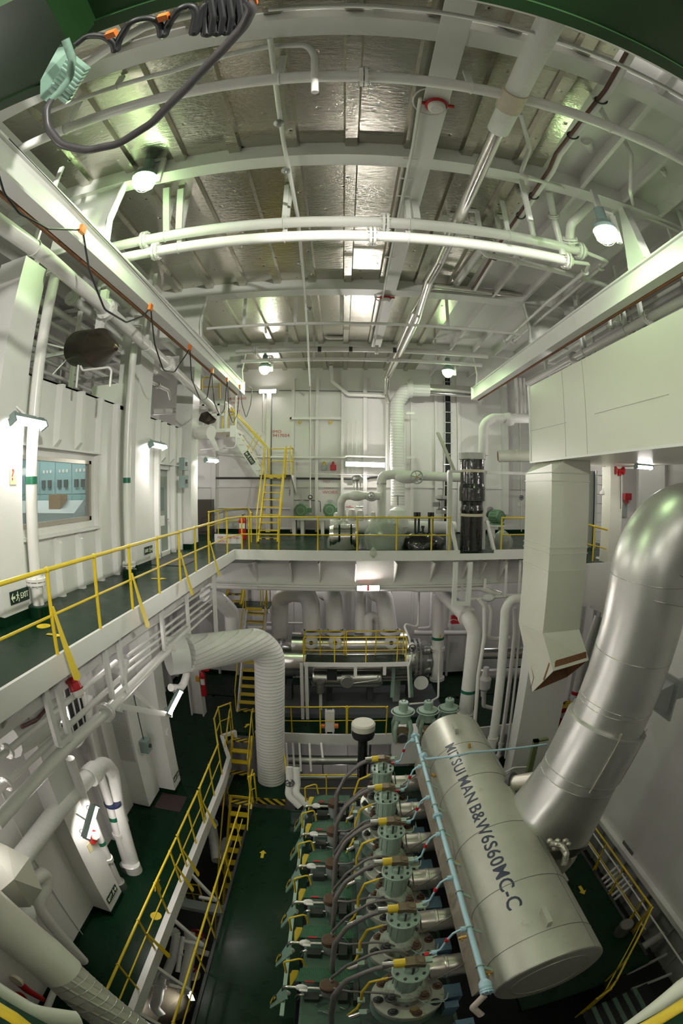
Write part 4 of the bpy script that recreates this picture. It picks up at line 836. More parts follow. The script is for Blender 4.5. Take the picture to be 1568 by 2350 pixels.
e = E('stair_flight', 'white sided upper stair flight with yellow handrails climbing from the landing', 'stair', A)
for yy in (15.12, 15.8): m = MB(); m.bar((A.x, yy, A.z), (B.x, yy, B.z), .04, .26); m.build('stringer', WHITE, e)
for k in range(6): p = A.lerp(B, (k + .6) / 6.3); m = MB(); m.box(p.x - .1, p.x + .1, 15.1, 15.82, p.z, p.z + .03); m.build('tread', YEL, e)
for yy in (15.1, 15.84):
    m = MB(); m.tube([(A.x + .12, yy, A.z + .1), (A.x + .1, yy, A.z + 1.0), (B.x - .1, yy, B.z + .85), (B.x - .42, yy, B.z + .8), (B.x - .45, yy, B.z)], .022, 7, .12); q = V((A.x, yy, A.z)).lerp(V((B.x, yy, B.z)), .55); m.tube([(q.x, yy, q.z), (q.x + .38, yy, q.z + .67)], .016, 6); m.build('handrail', YEL, e)
d = (B - A).normalized(); c = A.lerp(B, .42) + V((0, -.36, 0)); exit_sign('green exit sign on the white side of the upper stair flight', c, -d, (0, 0, 1), .48, .18)
# platform at the stair head
e = E('stair_head_platform', 'white platform with a yellow gate at the head of the upper stair flight', 'platform', PY(500, 985, 15.5)); P = lambda a, b, y=15.3: PY(a, b, y)
m = MB(); a = P(462, 1000); b = P(546, 985); m.box(a.x, b.x, 15.0, 16.5, b.z - .12, b.z); m.box(b.x - .2, b.x, 14.98, 15.0, b.z - .3, b.z + .1); a2 = P(470, 925); b2 = P(520, 945); m.box(a2.x - .4, b2.x, 15.0, 16.3, a2.z - .16, a2.z)
for q in (470, 487, 505, 523): p = P(q, 990); m.box(p.x - .04, p.x + .04, 15.0, 15.06, b.z, a2.z - .1)
m.box(a.x, b2.x, 15.0, 15.05, b.z + .45, b.z + .53)
m.prism([V((a.x + .2, 15.1, b.z - .1)), V((a.x + .45, 15.1, b.z - .1)), V((a.x + .75, 15.1, b.z - .75)), V((a.x + .62, 15.1, b.z - .75))], (0, .06, 0)); m.build('platform_frame', WHITE, e)
m = MB(); m.tube([P(463, 915), P(464, 867), P(504, 866), P(505, 915)], .025, 7, .1); m.tube([P(463, 888), P(505, 888)], .018, 6); m.build('yellow_gate', YEL, e)
m = MB(); m.tube([P(530, 935), P(538, 945), P(538, 998)], .03, 7, .05); m.build('yellow_post', YEL, e)

# motors on their white stand
def motor(px, y, lab, d=(0, -1, 0), r=.235, grp='green electric motors'):
    c = PY(*px, y); d = V(d).normalized(); e = E('electric_motor', lab, 'motor', c, grp); w = V((0, 0, 1)).cross(d)
    m = MB(); m.lathe([(r * .9, -.15), (r, -.05), (r, .22), (r * .92, .26)], c - d * .15, d, 22)
    for k in range(14): a = 2 * PI * k / 14; q = c + (w * math.cos(a) + V((0, 0, 1)) * math.sin(a)) * r; m.bar(q - d * .18, q + d * .06, .012, .04, up=(w * math.cos(a) + V((0, 0, 1)) * math.sin(a)))
    m.build('motor_body', MOTOR, e)
    m = MB(); m.lathe([(r * 1.02, 0), (r * .95, .05), (r * .4, .07), (.001, .075)], c + d * .11, d, 22); fc = m.build('fan_cowl', MOTOR, e)
    m = MB(); m.lathe([(r * .62, .0), (r * .6, .012)], c + d * .165, d, 20); m.build('fan_grille', mat('grille_grey', (.28, .35, .28), .5) if 'grille_grey' not in bpy.data.materials else bpy.data.materials['grille_grey'], fc)
    m = MB(); p = c + w * (r * 1.25); m.box(p.x - .09, p.x + .09, p.y - .09, p.y + .09, p.z - .08, p.z + .08); m.build('terminal_box', MOTOR, e)
    m = MB(); m.box(c.x - r * .9, c.x + r * .9, c.y - .15, c.y + .3, c.z - r - .06, c.z - r + .01); m.build('feet', MOTOR, e)
    m = MB(); m.lathe([(r * .9, 0), (r * .9, .06), (r * .5, .08)], c - d * .42 + V((0, 0, .14)), d, 18); m.build('pump_flange', STEEL, e); return e
motor((691, 1171), 16.0, 'green electric motor on the white stand, beside the yellow stair'); motor((757, 1170), 16.0, 'green electric motor on the white stand, beside the lagged manifold')
e = E('motor_stand', 'white steel stand carrying two green motors', 'stand', (-1.2, 16.1, ZU)); z = PY(691, 1188, 16).z; x0 = PY(672, 1190, 16).x; x1 = PY(775, 1190, 16).x
m = MB(); m.box(x0, x1, 15.75, 16.5, z - .07, z); m.build('stand_top', WHITE, e)
for q in (676, 695, 741, 760): x = PY(q, 1200, 16).x; m = MB(); m.box(x - .06, x + .06, 15.8, 16.4, ZU, z - .05); m.build('leg', WHITE, e)
motor((1143, 1186), 15.5, 'green electric motor behind the short yellow railing', (.6, -1, 0)); c = PY(1143, 1186, 15.5); m = MB(); m.box(c.x - .3, c.x + .25, 15.3, 15.8, c.z - .35, c.z - .29); m.box(c.x - .25, c.x - .15, 15.35, 15.7, ZU, c.z - .3); m.box(c.x + .1, c.x + .2, 15.35, 15.7, ZU, c.z - .3); one('motor_stand', m, WHITE, 'small white stand under the motor behind the short railing', 'stand')
# lagged manifold
e = E('lagged_manifold', 'lagged white manifold with wrapped branches standing behind the far railing', 'manifold', PZ(880, 1235, ZU))
YM = 14.6; Q = lambda a, b, y=YM: PY(a, b, y)
MB().tube([Q(758, 1208), Q(800, 1208), Q(1045, 1212)], .22, 16).build('header', LAG, e)
for q, r, top in ((772, .10, 1178), (788, .1, 1170), (808, .13, 1170), (827, .12, 1172), (841, .06, 1180), (856, .09, 1176)):
    m = MB(); a = Q(q, 1205); b = Q(q, top); m.lathe([(r, 0), (r * 1.1, (b.z - a.z) * .6), (r * .8, b.z - a.z), (r * .3, b.z - a.z + .04)], a, n=12); m.build('wrapped_branch', LAG, e)
MB().tube([Q(876, 1205), Q(876, 1092), Q(900, 1089), Q(1075, 1097)], .15, 16, .3).build('lagged_cross_pipe', LAG, e)
m = MB(); m.lathe([(.16, 0), (.16, .05)], Q(876, 1112), n=16); m.build('metal_band', STEEL, e)
MB().tube([Q(872, 1139, 14.3), Q(820, 1137, 14.3), Q(790, 1139, 14.3), Q(783, 1152, 14.3), Q(783, 1180, 14.4)], .12, 14, .2).build('lagged_branch_pipe', LAG, e)
m = MB(); m.ball(Q(820, 1138, 14.25), .22, 14, 8, (1.3, .8, .75)); m.ball(Q(853, 1140, 14.25), .17, 12, 7, (1.2, .8, .9)); m.build('wrapped_valve_body', LAG, e)
m = MB(); wheel(m, Q(852, 1137, 14.0), (0, 1, .1), .10, .014); m.build('small_handwheel', STEEL, e)
m = MB(); m.ball(Q(935, 1096, 14.45), .24, 16, 9, (1.7, .8, .8)); m.build('wrapped_valve_body', LAG, e)
m = MB(); wheel(m, Q(957, 1095, 14.15), (0, 1, .05), .20, .02, 6); hw = m.build('handwheel', STEEL, e); m = MB(); m.cyl(Q(957, 1095, 14.12), Q(957, 1095, 14.18), .04, n=10); m.build('brass_hub', mat('brass', (.55, .33, .10), .35, .8), hw)
m = MB(); m.lathe([(.30, -.1), (.36, .1), (.34, .38), (.25, .62), (.10, .72)], Q(912, 1215, 14.5), n=18); m.build('wrapped_strainer', LAG, e)
m = MB(); wheel(m, Q(913, 1138, 14.5), (0, 0, 1), .2, .016); m.tube([Q(913, 1138, 14.5), Q(913, 1160, 14.5)], .03, 7); m.build('spindle_wheel', STEEL, e)
m = MB(); c = Q(820, 1105, 14.4); m.lathe([(.13, 0), (.17, .06), (.17, .14), (.10, .20)], c, n=14); m.tube([c - V((0, 0, .28)), c], .03, 6); m.tube([c - V((.1, 0, .28)), c - V((.1, 0, 0))], .015, 6); m.tube([c - V((-.1, 0, .28)), c - V((-.1, 0, 0))], .015, 6); m.build('valve_actuator', STEEL, e)
m = MB(); m.box(c.x - .32, c.x - .14, c.y - .08, c.y + .08, c.z - .12, c.z + .02); m.build('positioner', PIPEW, e)
for q in (803, 825): m = MB(); wheel(m, Q(q, 1163, 14.3), (0, 0, 1), .12, .014); m.build('red_handwheel' if q == 803 else 'handwheel', RED if q == 803 else STEEL, e)
m = MB(); c = Q(1013, 1170, 14.3); m.lathe([(.17, -.12), (.17, .0), (.1, .05), (.1, .3), (.2, .35), (.2, .42), (.1, .46)], c, n=14); m.box(c.x - .3, c.x - .1, c.y - .1, c.y + .05, c.z + .1, c.z + .25); m.build('steel_valve', STEEL, e)
# tall insulated pipes
p = E('insulated_pipe', 'thick white insulated pipe dropping with an elbow behind the manifold valve', 'pipe', PY(912, 1080, 15.5)); t = lambda a, b, y=15.5: PY(a, b, y)
MB().tube([t(985, 894), t(932, 894), t(912, 925), t(911, 1065), t(914, 1082), t(913, 1160)], .245, 18, .42).build('lagging', WRAPZ, p); MB().tube([t(985, 894), t(1090, 900)], .20, 16).build('silver_taped_length', SILVP, p); MB().lathe([(.3, -.1), (.33, 0), (.3, .1)], t(940, 893), (1, 0, 0), 16).build('wrapped_flange', LAG, p)
m = MB(); m.bar(t(932, 949), t(952, 949), .08, .08); m.bar(t(932, 1050), t(952, 1050), .08, .08); m.build('support_bracket', WHITE, p)
p = E('insulated_pipe', 'white insulated elbow pipe from the cream casing down to the black machine', 'pipe', PY(1110, 1040, 13.0)); t = lambda a, b, y=13.0: PY(a, b, y)
MB().tube([t(1225, 960), t(1130, 960), t(1110, 975), t(1109, 1045)], .15, 18, .36).build('lagging', LAG, p); MB().lathe([(.18, -.14), (.21, 0), (.18, .14)], t(1168, 962), (1, 0, 0), 16).build('wrapped_flange', LAG, p)
e = E('spiral_duct', 'open ended spiral duct stub beside the cream casing', 'duct', PY(1180, 1047, 11.5)); a = PY(1143, 1047, 11.5); b = PY(1222, 1045, 11.3); ax = (b - a).normalized()
MB().lathe([(.16, 0), (.16, .5), (.17, .52), (.17, (b - a).length)], a, ax, 20).build('duct_wall', mat('duct_skin', (.62, .62, .55), .4), e); MB().lathe([(.14, -.004), (.14, -.002)], a, ax, 20).build('rusty_inside', RUSTY, e)
# black shrink wrapped machine on the deck edge with its white support frame
c = V((PY(1083, 1265, 11.75).x, 11.85, ZU)); H = PY(1083, 1052, 11.6).z - ZU; R = .335; e = E('wrapped_machine', 'tall cylinder in black shrink wrap with beige straps and grey cap on the deck edge', 'machine', c)
zz = lambda py: PY(1083, py, 11.5).z - ZU
MB().lathe([(R * .93, .02), (R * .93, zz(1185)), (R * .9, zz(1180)), (R * .96, zz(1172)), (R * .88, zz(1160)), (R * .92, zz(1152)), (R * 1.06, zz(1150)), (R * 1.06, zz(1120)), (R * .98, zz(1110)), (R * .98, zz(1052))], c, n=32).build('wrapped_body', WRAP, e)
for py in (1183, 1080): MB().lathe([(R * 1.0, zz(py) - .035), (R * 1.01, zz(py)), (R * 1.0, zz(py) + .035)], c, n=32).build('beige_strap', BANNER, e)
MB().lathe([(R * 1.08, zz(1052) - .01), (R * 1.1, zz(1052)), (R * 1.1, zz(1038)), (.01, zz(1036))], c, n=32).build('grey_cap', mat('grey_cap_paint', (.42, .42, .38), .5), e)
e = E('support_frame', 'white strut frame holding the black wrapped machine', 'frame', c); f = lambda a, b, y=12.1: PY(a, b, y)
for a, b in (((1036, 1265), (1034, 1080)), ((1112, 1262), (1112, 1080))): m = MB(); p = f(*b); m.box(p.x - .06, p.x + .06, 12.1, 12.25, ZU, p.z); m.build('upright', WHITE, e)
for a, b in (((1035, 1200), (1048, 1265)), ((1117, 1195), (1134, 1262))): m = MB(); m.bar(f(*a, 11.9), f(*b, 11.6), .1, .05); m.build('diagonal_strut', WHITE, e)
m = MB(); m.bar(f(1030, 1081), f(1056, 1083), .1, .06); m.bar(f(1117, 1084), f(1206, 1087), .1, .08); m.build('cross_bar', WHITE, e); m = MB(); m.bar(f(1005, 993, 12.6), f(1042, 1079, 12.2), .14, .04); m.build('long_flat_stay', mat('grey_stay', (.5, .5, .42), .5), e)
# wrapped stores on the deck
def sack(px, y, lab, r, h, m, sq=(1, .8), name='wrapped_part'):
    c = PY(*px, y); c.z = ZU; rnd = random.Random(px[0]); mb = MB(); pr = []; n = 22
    for i, (a, b) in enumerate(((1.0, 0), (1.04, .3), (.93, .55), (.7, .8), (.38, .96), (.02, 1.0))):
        pr.append([(c + V((math.cos(t) * r * a * sq[0] * (1 + .10 * math.sin(5 * t + i)), math.sin(t) * r * a * sq[1] * (1 + .08 * math.sin(3 * t - i)), b * h * (1 + .04 * math.sin(4 * t))))) for t in [2 * PI * k / n for k in range(n)]])
    mb.add([v for ring in pr for v in ring], [(i * n + k, i * n + (k + 1) % n, (i + 1) * n + (k + 1) % n, (i + 1) * n + k) for i in range(5) for k in range(n)], True); return mb, c
mb, c = sack((787, 1255), 12.5, '', .42, .75, WRAP); e = E('wrapped_drum', 'silver drum bundle under clear film behind the far railing', 'bundle', c, 'wrapped stores on the upper deck'); mb.build('clear_film', FILMW, e); m = MB(); m.lathe([(.3, 0), (.34, .1), (.34, .7), (.3, .74)], c - V((.36, 0, -.33)), (1, 0, 0), 20); m.build('silver_drum', SILVP, e)
for s in (-.12, .2): m = MB(); m.lathe([(.36, 0), (.36, .05)], c + V((s, 0, .33)), (1, 0, 0), 20); m.build('dark_strap', GREEN, e)
mb, c = sack((880, 1255), 12.5, '', .58, .86, WRAP, (1, .7)); e = E('wrapped_bundle', 'dark parts heaped under translucent plastic sheet behind the far railing', 'bundle', c, 'wrapped stores on the upper deck'); mb.build('plastic_sheet', FILMW, e); m = MB(); m.box(c.x - .42, c.x + .4, c.y - .25, c.y + .25, ZU, ZU + .5); m.box(c.x - .1, c.x + .35, c.y - .2, c.y + .2, ZU + .5, ZU + .7); m.build('dark_parts', GREYG, e)
m = MB(); p = PY(857, 1262, YU + .05); m.lathe([(.02, 0), (.09, -.08), (.1, -.2), (.03, -.28)][::-1], p + V((0, -.05, .08)), n=10); m.build('hanging_sheet_corner', FILMW, e)
mb, c = sack((970, 1252), 12.6, '', .60, .45, WRAP, (1, .7)); e = E('wrapped_engine_part', 'black wrapped valve spares with upright studs behind the far railing', 'bundle', c, 'wrapped stores on the upper deck'); mb.build('black_wrapping', WRAP, e)
for dx in (-.22, -.12, .0, .18, .27): m = MB(); m.tube([c + V((dx, 0, .3)), c + V((dx, 0, .95 if dx else .6))], .032, 8); m.tube([c + V((dx, 0, .88 if dx else .55)), c + V((dx, 0, 1.0 if dx else .62))], .05, 8); m.build('upright_stud', DARK, e)
mb, c = sack((1152, 1254), 12.3, '', .32, .5, WRAP); e = E('wrapped_bundle', 'grey sack under clear film behind the short railing', 'bundle', c, 'wrapped stores on the upper deck'); mb.build('clear_film', FILMW, e); m = MB(); m.ball(c + V((0, 0, .2)), .24, 12, 8, (1, .8, .9)); m.build('dark_contents', DARK, e)
def extinguisher(c, lab, h=.62, r=.085, grp='red fire extinguishers'):
    e = E('fire_extinguisher', lab, 'extinguisher', c, grp); m = MB(); m.lathe([(r * .95, 0), (r, .02), (r, h * .78), (r * .7, h * .88), (r * .3, h * .92)], c, n=18); m.build('red_cylinder', RED, e)
    m = MB(); m.lathe([(r * .32, h * .9), (r * .32, h)], c, n=10); m.bar(c + V((-.02, 0, h)), c + V((.1, 0, h * 1.04)), .03, .02); m.build('valve_head', DARK, e)
    m = MB(); m.tube([c + V((.03, 0, h * .96)), c + V((.12, -.02, h * .85)), c + V((.11, -.03, h * .3))], .014, 6, .04); m.build('hose', BLACK, e)
    m = MB(); m.prism([c + V((math.cos(t) * (r + .002), -math.sin(t) * (r + .002), h * .45)) for t in [.6 + .2 * k for k in range(10)]] + [c + V((math.cos(t) * (r - .004), -math.sin(t) * (r - .004), h * .45)) for t in [.6 + .2 * k for k in range(10)]][::-1], (0, 0, h * .22)); m.build('paper_label', mat('label_paper', (.7, .7, .66), .6) if 'label_paper' not in bpy.data.materials else bpy.data.materials['label_paper'], e); return e
extinguisher(PZ(557, 1237, ZU), 'red fire extinguisher standing beside the stair hatch on the upper deck', .78, .12)
# cable ladder up the bulkhead
e = E('cable_ladder', 'dark cable ladder running up the end bulkhead beside the black machine', 'cable ladder', PY(1025, 1200, YB - .1)); a = PY(1025, 1200, YB - .1); b = PY(1027, 865, YB - .1)
for s in (-.12, .12): m = MB(); m.bar(a + V((s, 0, 0)), b + V((s, 0, 0)), .025, .06); m.build('side_rail', WHITE, e)
m = MB()
for s in (-.08, -.03, .03, .08): m.tube([a + V((s, .03, 0)), b + V((s, .03, 0))], .026, 6)
m.build('black_cables', BLACK, e); m = MB()
for k in range(14): p = a.lerp(b, (k + .5) / 14); m = MB(); m.bar(p + V((-.16, -.02, 0)), p + V((.16, -.02, 0)), .03, .03); m.build('rung', STEEL, e)
c = PY(1197, 1142, YB - .25); e = E('wall_valve', 'small round handwheel on a thin pipe near the cream duct', 'valve', c); m = MB(); wheel(m, c, (0, 1, 0), .08, .012); m.build('handwheel', DARK, e); m = MB(); m.tube([PY(1193, 960, YB - .2), PY(1197, 1220, YB - .2)], .02, 6); m.build('pipe_run', PIPEW, e); m = MB(); p = PY(1195, 1157, YB - .03); m.box(p.x - .13, p.x + .13, YB - .03, YB - .02, p.z - .09, p.z + .09); m.build('notice', bpy.data.materials['notice_paper'], e)
for k, (q, r) in enumerate(((1187, .06), (1197, .05), (1206, .04))): pipe('bulkhead_pipe', 'white drop pipe behind the crane rail end, %s of three' % ('first', 'second', 'third')[k], [PY(q - 3, 868, 14), PY(q, 950, 14), PY(q + 2, 955, 14)], r, group='three drop pipes at the rail end')
# ================================================================== cream casing, duct and exhaust uptake
e = E('air_casing', 'large cream sheet casing hanging under the crane rail', 'casing', (5.3, 5, .62)); CX = 4.2
m = MB(); m.box(CX, 6.9, -2, 9.45, .62, 2.33); m.build('casing_body', CREAM, e)
SEAM = mat('sheet_seam', (.40, .39, .32), .5)
m = MB()
for q in ((1296, 950), (1345, 950)): y = PX(*q, CX).y; m.box(CX - .004, CX, y - .006, y + .006, .64, 2.32)
m.bar(PX(1365, 950, CX - .003), PX(1535, 905, CX - .003), .006, .008); m.bar(PX(1215, 990, CX - .003), PX(1300, 970, CX - .003), .006, .008); m.build('seam', SEAM, e)
m = MB(); m.box(CX - .02, 6.9, 9.45, 9.49, .60, 2.36); m.box(CX - .02, CX + .02, -2, 9.45, .60, .64); m.build('edge_angle', WHITE, e)
# duct below the casing
TX0, TX1, TY0, TY1 = 4.06, 4.96, 8.1, 9.45; ZK = -2.86
e = E('supply_duct', 'tall cream supply duct under the casing with an open slanted mouth', 'duct', (4.5, 8.7, -4))
m = MB(); m.prism([(TX0, TY0, ZK), (TX1, TY0, ZK), (TX1, TY1, ZK - .15), (TX0, TY1, ZK - .15)], (0, 0, .52 - ZK)); m.build('duct_body', CREAM, e)
m = MB(); m.prism([(TX0 - .02, TY0 - .02, .35), (TX1 + .02, TY0 - .02, .35), (TX1 + .02, TY0 - .02, .62), (TX0 + .3, TY0 - .02, .62)], (0, TY1 - TY0 + .04, 0)); m.build('top_collar', CREAM, e)
for py in (1102, 1258, 1272, 1312): z = PY(1265, py, TY0).z; m = MB(); m.box(TX0 - .015, TX1 + .015, TY0 - .015, TY1 + .015, z - .012, z + .012); m.build('flange_band', CREAM, e)
FL = PY(1270, 1540, 7.55); FR = PY(1352, 1515, 7.55); BL = PX(1222, 1588, FL.x); BR = V((FR.x, BL.y, BL.z + .25)); A = [V((TX0, TY0, ZK)), V((TX1, TY0, ZK)), V((TX1, TY1, ZK - .15)), V((TX0, TY1, ZK - .15))]; B = [FL, FR, BR, BL]
m = MB(); m.add(A + B, [(0, 1, 5, 4), (1, 2, 6, 5), (2, 3, 7, 6), (3, 0, 4, 7)]); c = sum((p for p in B), V((0, 0, 0))) / 4; m.add(B + [c.lerp(p, .93) for p in B], [(0, 1, 5, 4), (1, 2, 6, 5), (2, 3, 7, 6), (3, 0, 4, 7)]); m.build('slanted_mouth', CREAM, e)
m = MB(); up = V((0, 0, .25)); I = [c.lerp(p, .93) for p in B]; m.add(I + [p + up + (p - c) * -.1 for p in I], [(4, 5, 1, 0), (5, 6, 2, 1), (6, 7, 3, 2), (7, 4, 0, 3), (4, 5, 6, 7)]); m.build('rusty_inside', RUSTY, e)
m = MB(); m.bar(PX(1248, 1560, FL.x - .01), PX(1262, 1520, FL.x - .01), .01, .05); m.tube([PX(1218, 1580, FL.x - .02), PX(1225, 1555, FL.x - .02), PX(1220, 1530, FL.x - .02), PX(1226, 1525, FL.x - .02)], .006, 5); m.build('rusty_chain', RUSTY, e)
# column behind the duct on the middle deck
m = MB(); m.box(4.55, 5.75, 9.6, 10.1, ZP, ZU - .1); struct('column_right', m, WHITE)
m = MB(); m.box(4.3, 5.9, 9.55, 10.2, ZP, ZP + .35); struct('trim_column_foot', m, WHITE)

# upper deck strip beyond the duct
RY = 9.2
m = MB(); a = PY(1340, 1281, RY); m.box(a.x - .6, 8.4, RY - .03, RY, ZU - 1.0, ZU + .02); struct('trim_right_deck_fascia', m, WHITE)
m = MB(); m.prism([PY(1355, 1395, RY - .02), PY(1395, 1300, RY - .02), PY(1430, 1300, RY - .02), PY(1395, 1412, RY - .02)], (0, .03, 0)); struct('trim_right_deck_gusset', m, WHITE)
railing('deck_railing', 'yellow railing on the deck strip behind the cream duct', [PY(1330, 1281, RY + .1), PY(1400, 1297, RY + .1), PY(1450, 1305, RY + .1)], .82, (.45,), posts=(.42,), closed_ends=False)
m = MB(); a = PY(1401, 1170, RY); b = PY(1428, 1170, RY); m.box(a.x, b.x, RY, RY + .4, ZU - .02, .62); struct('column_right_deck', m, CREAM)
m = MB(); a = PY(1428, 1170, 9.9); b = PY(1452, 1170, 9.9); m.box(a.x, b.x + .1, 9.9, 10.3, ZU - .02, .62); struct('column_right_deck.001', m, WALLW)
pipe('stand_pipe', 'thick white stand pipe on the deck strip behind the cream duct', [PY(1392, 1050, 9.9), PY(1384, 1295, 9.9)], .12, flanges=((0, .96),), group='pipes on the right deck strip')
pipe('stand_pipe', 'slim white stand pipe beside the thick one behind the cream duct', [PY(1400, 1050, 9.7), PY(1395, 1290, 9.7)], .03)
m = MB(); m.bar(PY(1378, 1131, 9.6), PY(1400, 1131, 9.4), .1, .06); m.bar(PY(1380, 1130, 9.6), PY(1402, 1108, 9.4), .08, .05); one('pipe_bracket', m, WHITE, 'white triangular bracket holding the thick stand pipe', 'bracket')
m = MB(); a = PY(1456, 1170, 11); b = PY(1478, 1170, 11); m.box(a.x, b.x, 11, 11.1, ZU, .62); struct('wall_right_deck_panel', m, mat('panel_grey_green', (.42, .45, .38), .45))
m = MB(); a = PY(1350, 1170, 12); b = PY(1364, 1170, 12); m.box(a.x - .3, b.x, 12, 12.1, ZU, .62); struct('wall_right_deck_panel.001', m, bpy.data.materials['panel_grey_green'])
for px, y, lab in ((1479, 10.95, 'dark blue upright strip beside the numbered panel'), (1365, 11.95, 'dark blue upright strip just behind the cream duct')):
    m = MB(); a = PY(px, 1060, y); b = PY(px, 1230, y); m.box(a.x - .02, a.x + .03, y - .02, y + .02, ZU, .62); one('upright_strip', m, NAVY, lab, 'strip')
o = one('lettering_plate', letters('x', '1130', .14, PY(1456, 1108, 10.98), (1, 0, 0), (0, 0, 1), SIGNK, None, wide=1.1), SIGNK, 'dark stencilled number on the grey panel past the red horn', 'lettering')
for px0, px1, y, lab in ((1492, 1512, 10.9, 'white wall ladder beside the numbered panel'), (1368, 1384, 11.9, 'white wall ladder just behind the thick stand pipe')):
    e = E('wall_ladder', lab, 'ladder', PY(px0, 1150, y)); a = PY(px0, 1040, y); b = PY(px1, 1040, y)
    for q in (a, b): m = MB(); m.bar(V((q.x, y, ZU)), V((q.x, y, .62)), .05, .08); m.build('side_rail', WHITE, e)
    for k in range(8): m = MB(); z = ZU + .2 + .28 * k; m.bar((a.x, y, z), (b.x, y, z), .03, .03); m.build('rung', WHITE, e)
tube_lamp('tube lamp under the cream casing beyond the duct', PY(1478, 1062, 8.0) + V((0, 0, -.08)), (1, .1, 0), .52, (0, -.2, -1), 3, arm=PY(1470, 1049, 8.0) + V((0, 0, .12)))
c = PY(1422, 1080, 9.15); e = E('alarm_horn', 'red twin ended alarm horn on the column past the duct', 'alarm', c); m = MB(); m.lathe([(.10, -.12), (.04, -.06), (.035, .06), (.10, .12)], c, (1, 0, 0), 16); m.box(c.x - .03, c.x + .05, c.y - .02, c.y + .05, c.z - .12, c.z); m.build('horn_body', RED, e); m = MB(); m.tube([c + V((.03, 0, -.1)), c + V((.05, 0, -.9))], .008, 5); m.build('cable', BLACK, e)
c = PY(1439, 1140, 9.8); e = E('alarm_box', 'red alarm box on the column past the duct below the horn', 'alarm', c); m = MB(); m.box(c.x - .12, c.x + .1, c.y - .1, c.y + .05, c.z - .08, c.z + .09); m.lathe([(.05, -.16), (.05, -.08)], c, n=10); m.build('alarm_housing', RED, e)
m = MB(); c = PY(1434, 1172, 9.85); m.box(c.x - .07, c.x + .07, c.y - .03, c.y + .02, c.z - .16, c.z + .14); one('junction_box', m, GREYP, 'grey junction box under the red alarm box past the duct', 'box')
pipe('casing_pipe', 'white main carried on brackets above the cream casing', [PX(1180, 868, 5.3), PX(1330, 770, 5.3), PX(1568, 640, 5.3)] if 0 else [V((5.1, 11.5, 2.95)), V((5.1, .5, 2.95))], .085, flanges=((0, .25), (0, .52), (0, .7)), hangers=((0, .3, 4.3), (0, .45, 4.3), (0, .62, 4.3)))
pipe('casing_pipe', 'hooked white pipe rising from the main above the cream casing', [PX(1420, 748, 5.2), PX(1418, 700, 5.2), PX(1445, 680, 5.2), PX(1500, 665, 5.6)], .05, bend=.1, flanges=((0, .1),))
pipe('casing_pipe', 'curved white pipe joining the main above the cream casing', [PX(1402, 758, 5.2), PX(1400, 720, 5.2), PX(1360, 690, 5.4)], .05, bend=.12, flanges=((0, .2),))
for k in range(5):
    pipe('casing_pipe', 'slim white pipe in the bundle behind the rail above the casing, %s from the roof' % ('first', 'second', 'third', 'fourth', 'fifth')[k], [V((5.6 + .25 * k, 11.5, 3.9 - .2 * k)), V((5.6 + .25 * k, .5, 3.9 - .2 * k))], .045, group='pipe bundle above the casing')
for k, y in enumerate((4.4, 6.2, 8.6, 10.6)): m = MB(); m.box(5.25, 5.33, y, y + .08, 2.4, ZC); m.box(6.9, 6.98, y, y + .08, 2.4, ZC); m.box(5.25, 6.98, y, y + .06, 3.0, 3.07); one('pipe_rack', m, WHITE, 'white pipe rack frame above the cream casing, %s from the camera' % ('first', 'second', 'third', 'fourth')[k], 'rack', 'rack frames above the casing')

# exhaust gas uptake from the turbocharger
G = [V((3.46, 4.98, -4.62)), V((3.62, 4.98, -4.12)), V((3.86, 4.97, -3.27)), V((3.98, 4.92, -2.55)), V((4.06, 4.85, -1.75)), V((4.12, 4.78, -.45)), V((6.9, 4.75, -.42))]
e = E('exhaust_uptake', 'huge silver exhaust uptake pipe curving up from the turbocharger', 'exhaust pipe', (3.5, 5, -5.5))
MB().tube([G[2] + (G[2] - G[3]).normalized() * -.02 - V((.06, 0, .2)), G[2], G[3], G[4], G[5], G[6]], .615, 40, 1.15, seg=12).build('clad_pipe', SILV, e)
d = (G[2] - G[1]).normalized(); L = (G[2] - G[1]).length
MB().lathe([(.675, -.12), (.69, L - .02), (.69, L), (.62, L), (.62, L - .05)], G[1], d, 44).build('expansion_sleeve', SILV, e)
MB().lathe([(.66, L - .03), (.628, L - .02)], G[1], d, 44).build('rusty_gap', RUST, e)
# hopper: round top to rounded rectangle
n = 44; top = []; u = V((0, 1, 0)); u = (u - d * u.dot(d)).normalized(); w = u.cross(d)
ring = lambda c, r: [c + (w * math.cos(2 * PI * k / n) + u * math.sin(2 * PI * k / n)) * r for k in range(n)]
def rrect(c, a, b, p=5):
    o = []
    for k in range(n):
        t = 2 * PI * k / n; x, y = math.cos(t), math.sin(t); s = (abs(x) ** p + abs(y) ** p) ** (-1 / p); o.append(c + w * x * s * a + u * y * s * b)
    return o
H0 = G[1] - d * .1; H1 = V((3.30, 5.02, -5.32)); R0 = ring(H0, .676); R1 = rrect(H1, .74, .62); R1b = rrect(H1 + V((0, 0, 0)) + d * .0, .76, .64); R2 = rrect(H1 - d * .26, .72, .60)
m = MB()
for A, B in ((R0, R1),): m.add(A + B, [(k, (k + 1) % n, n + (k + 1) % n, n + k) for k in range(n)], True)
m.build('transition_hopper', SILV, e)
m = MB(); m.add(R1b + R2, [(k, (k + 1) % n, n + (k + 1) % n, n + k) for k in range(n)], True); m.add(R2, [tuple(range(n))]); m.add(R1b, [tuple(range(n))]); m.build('wrinkled_skirt', mat('wrinkled_foil_skirt', (.34, .33, .28), .34, .9, noise=.25, nscale=6, bump=.8, bscale=9), e)
m = MB()
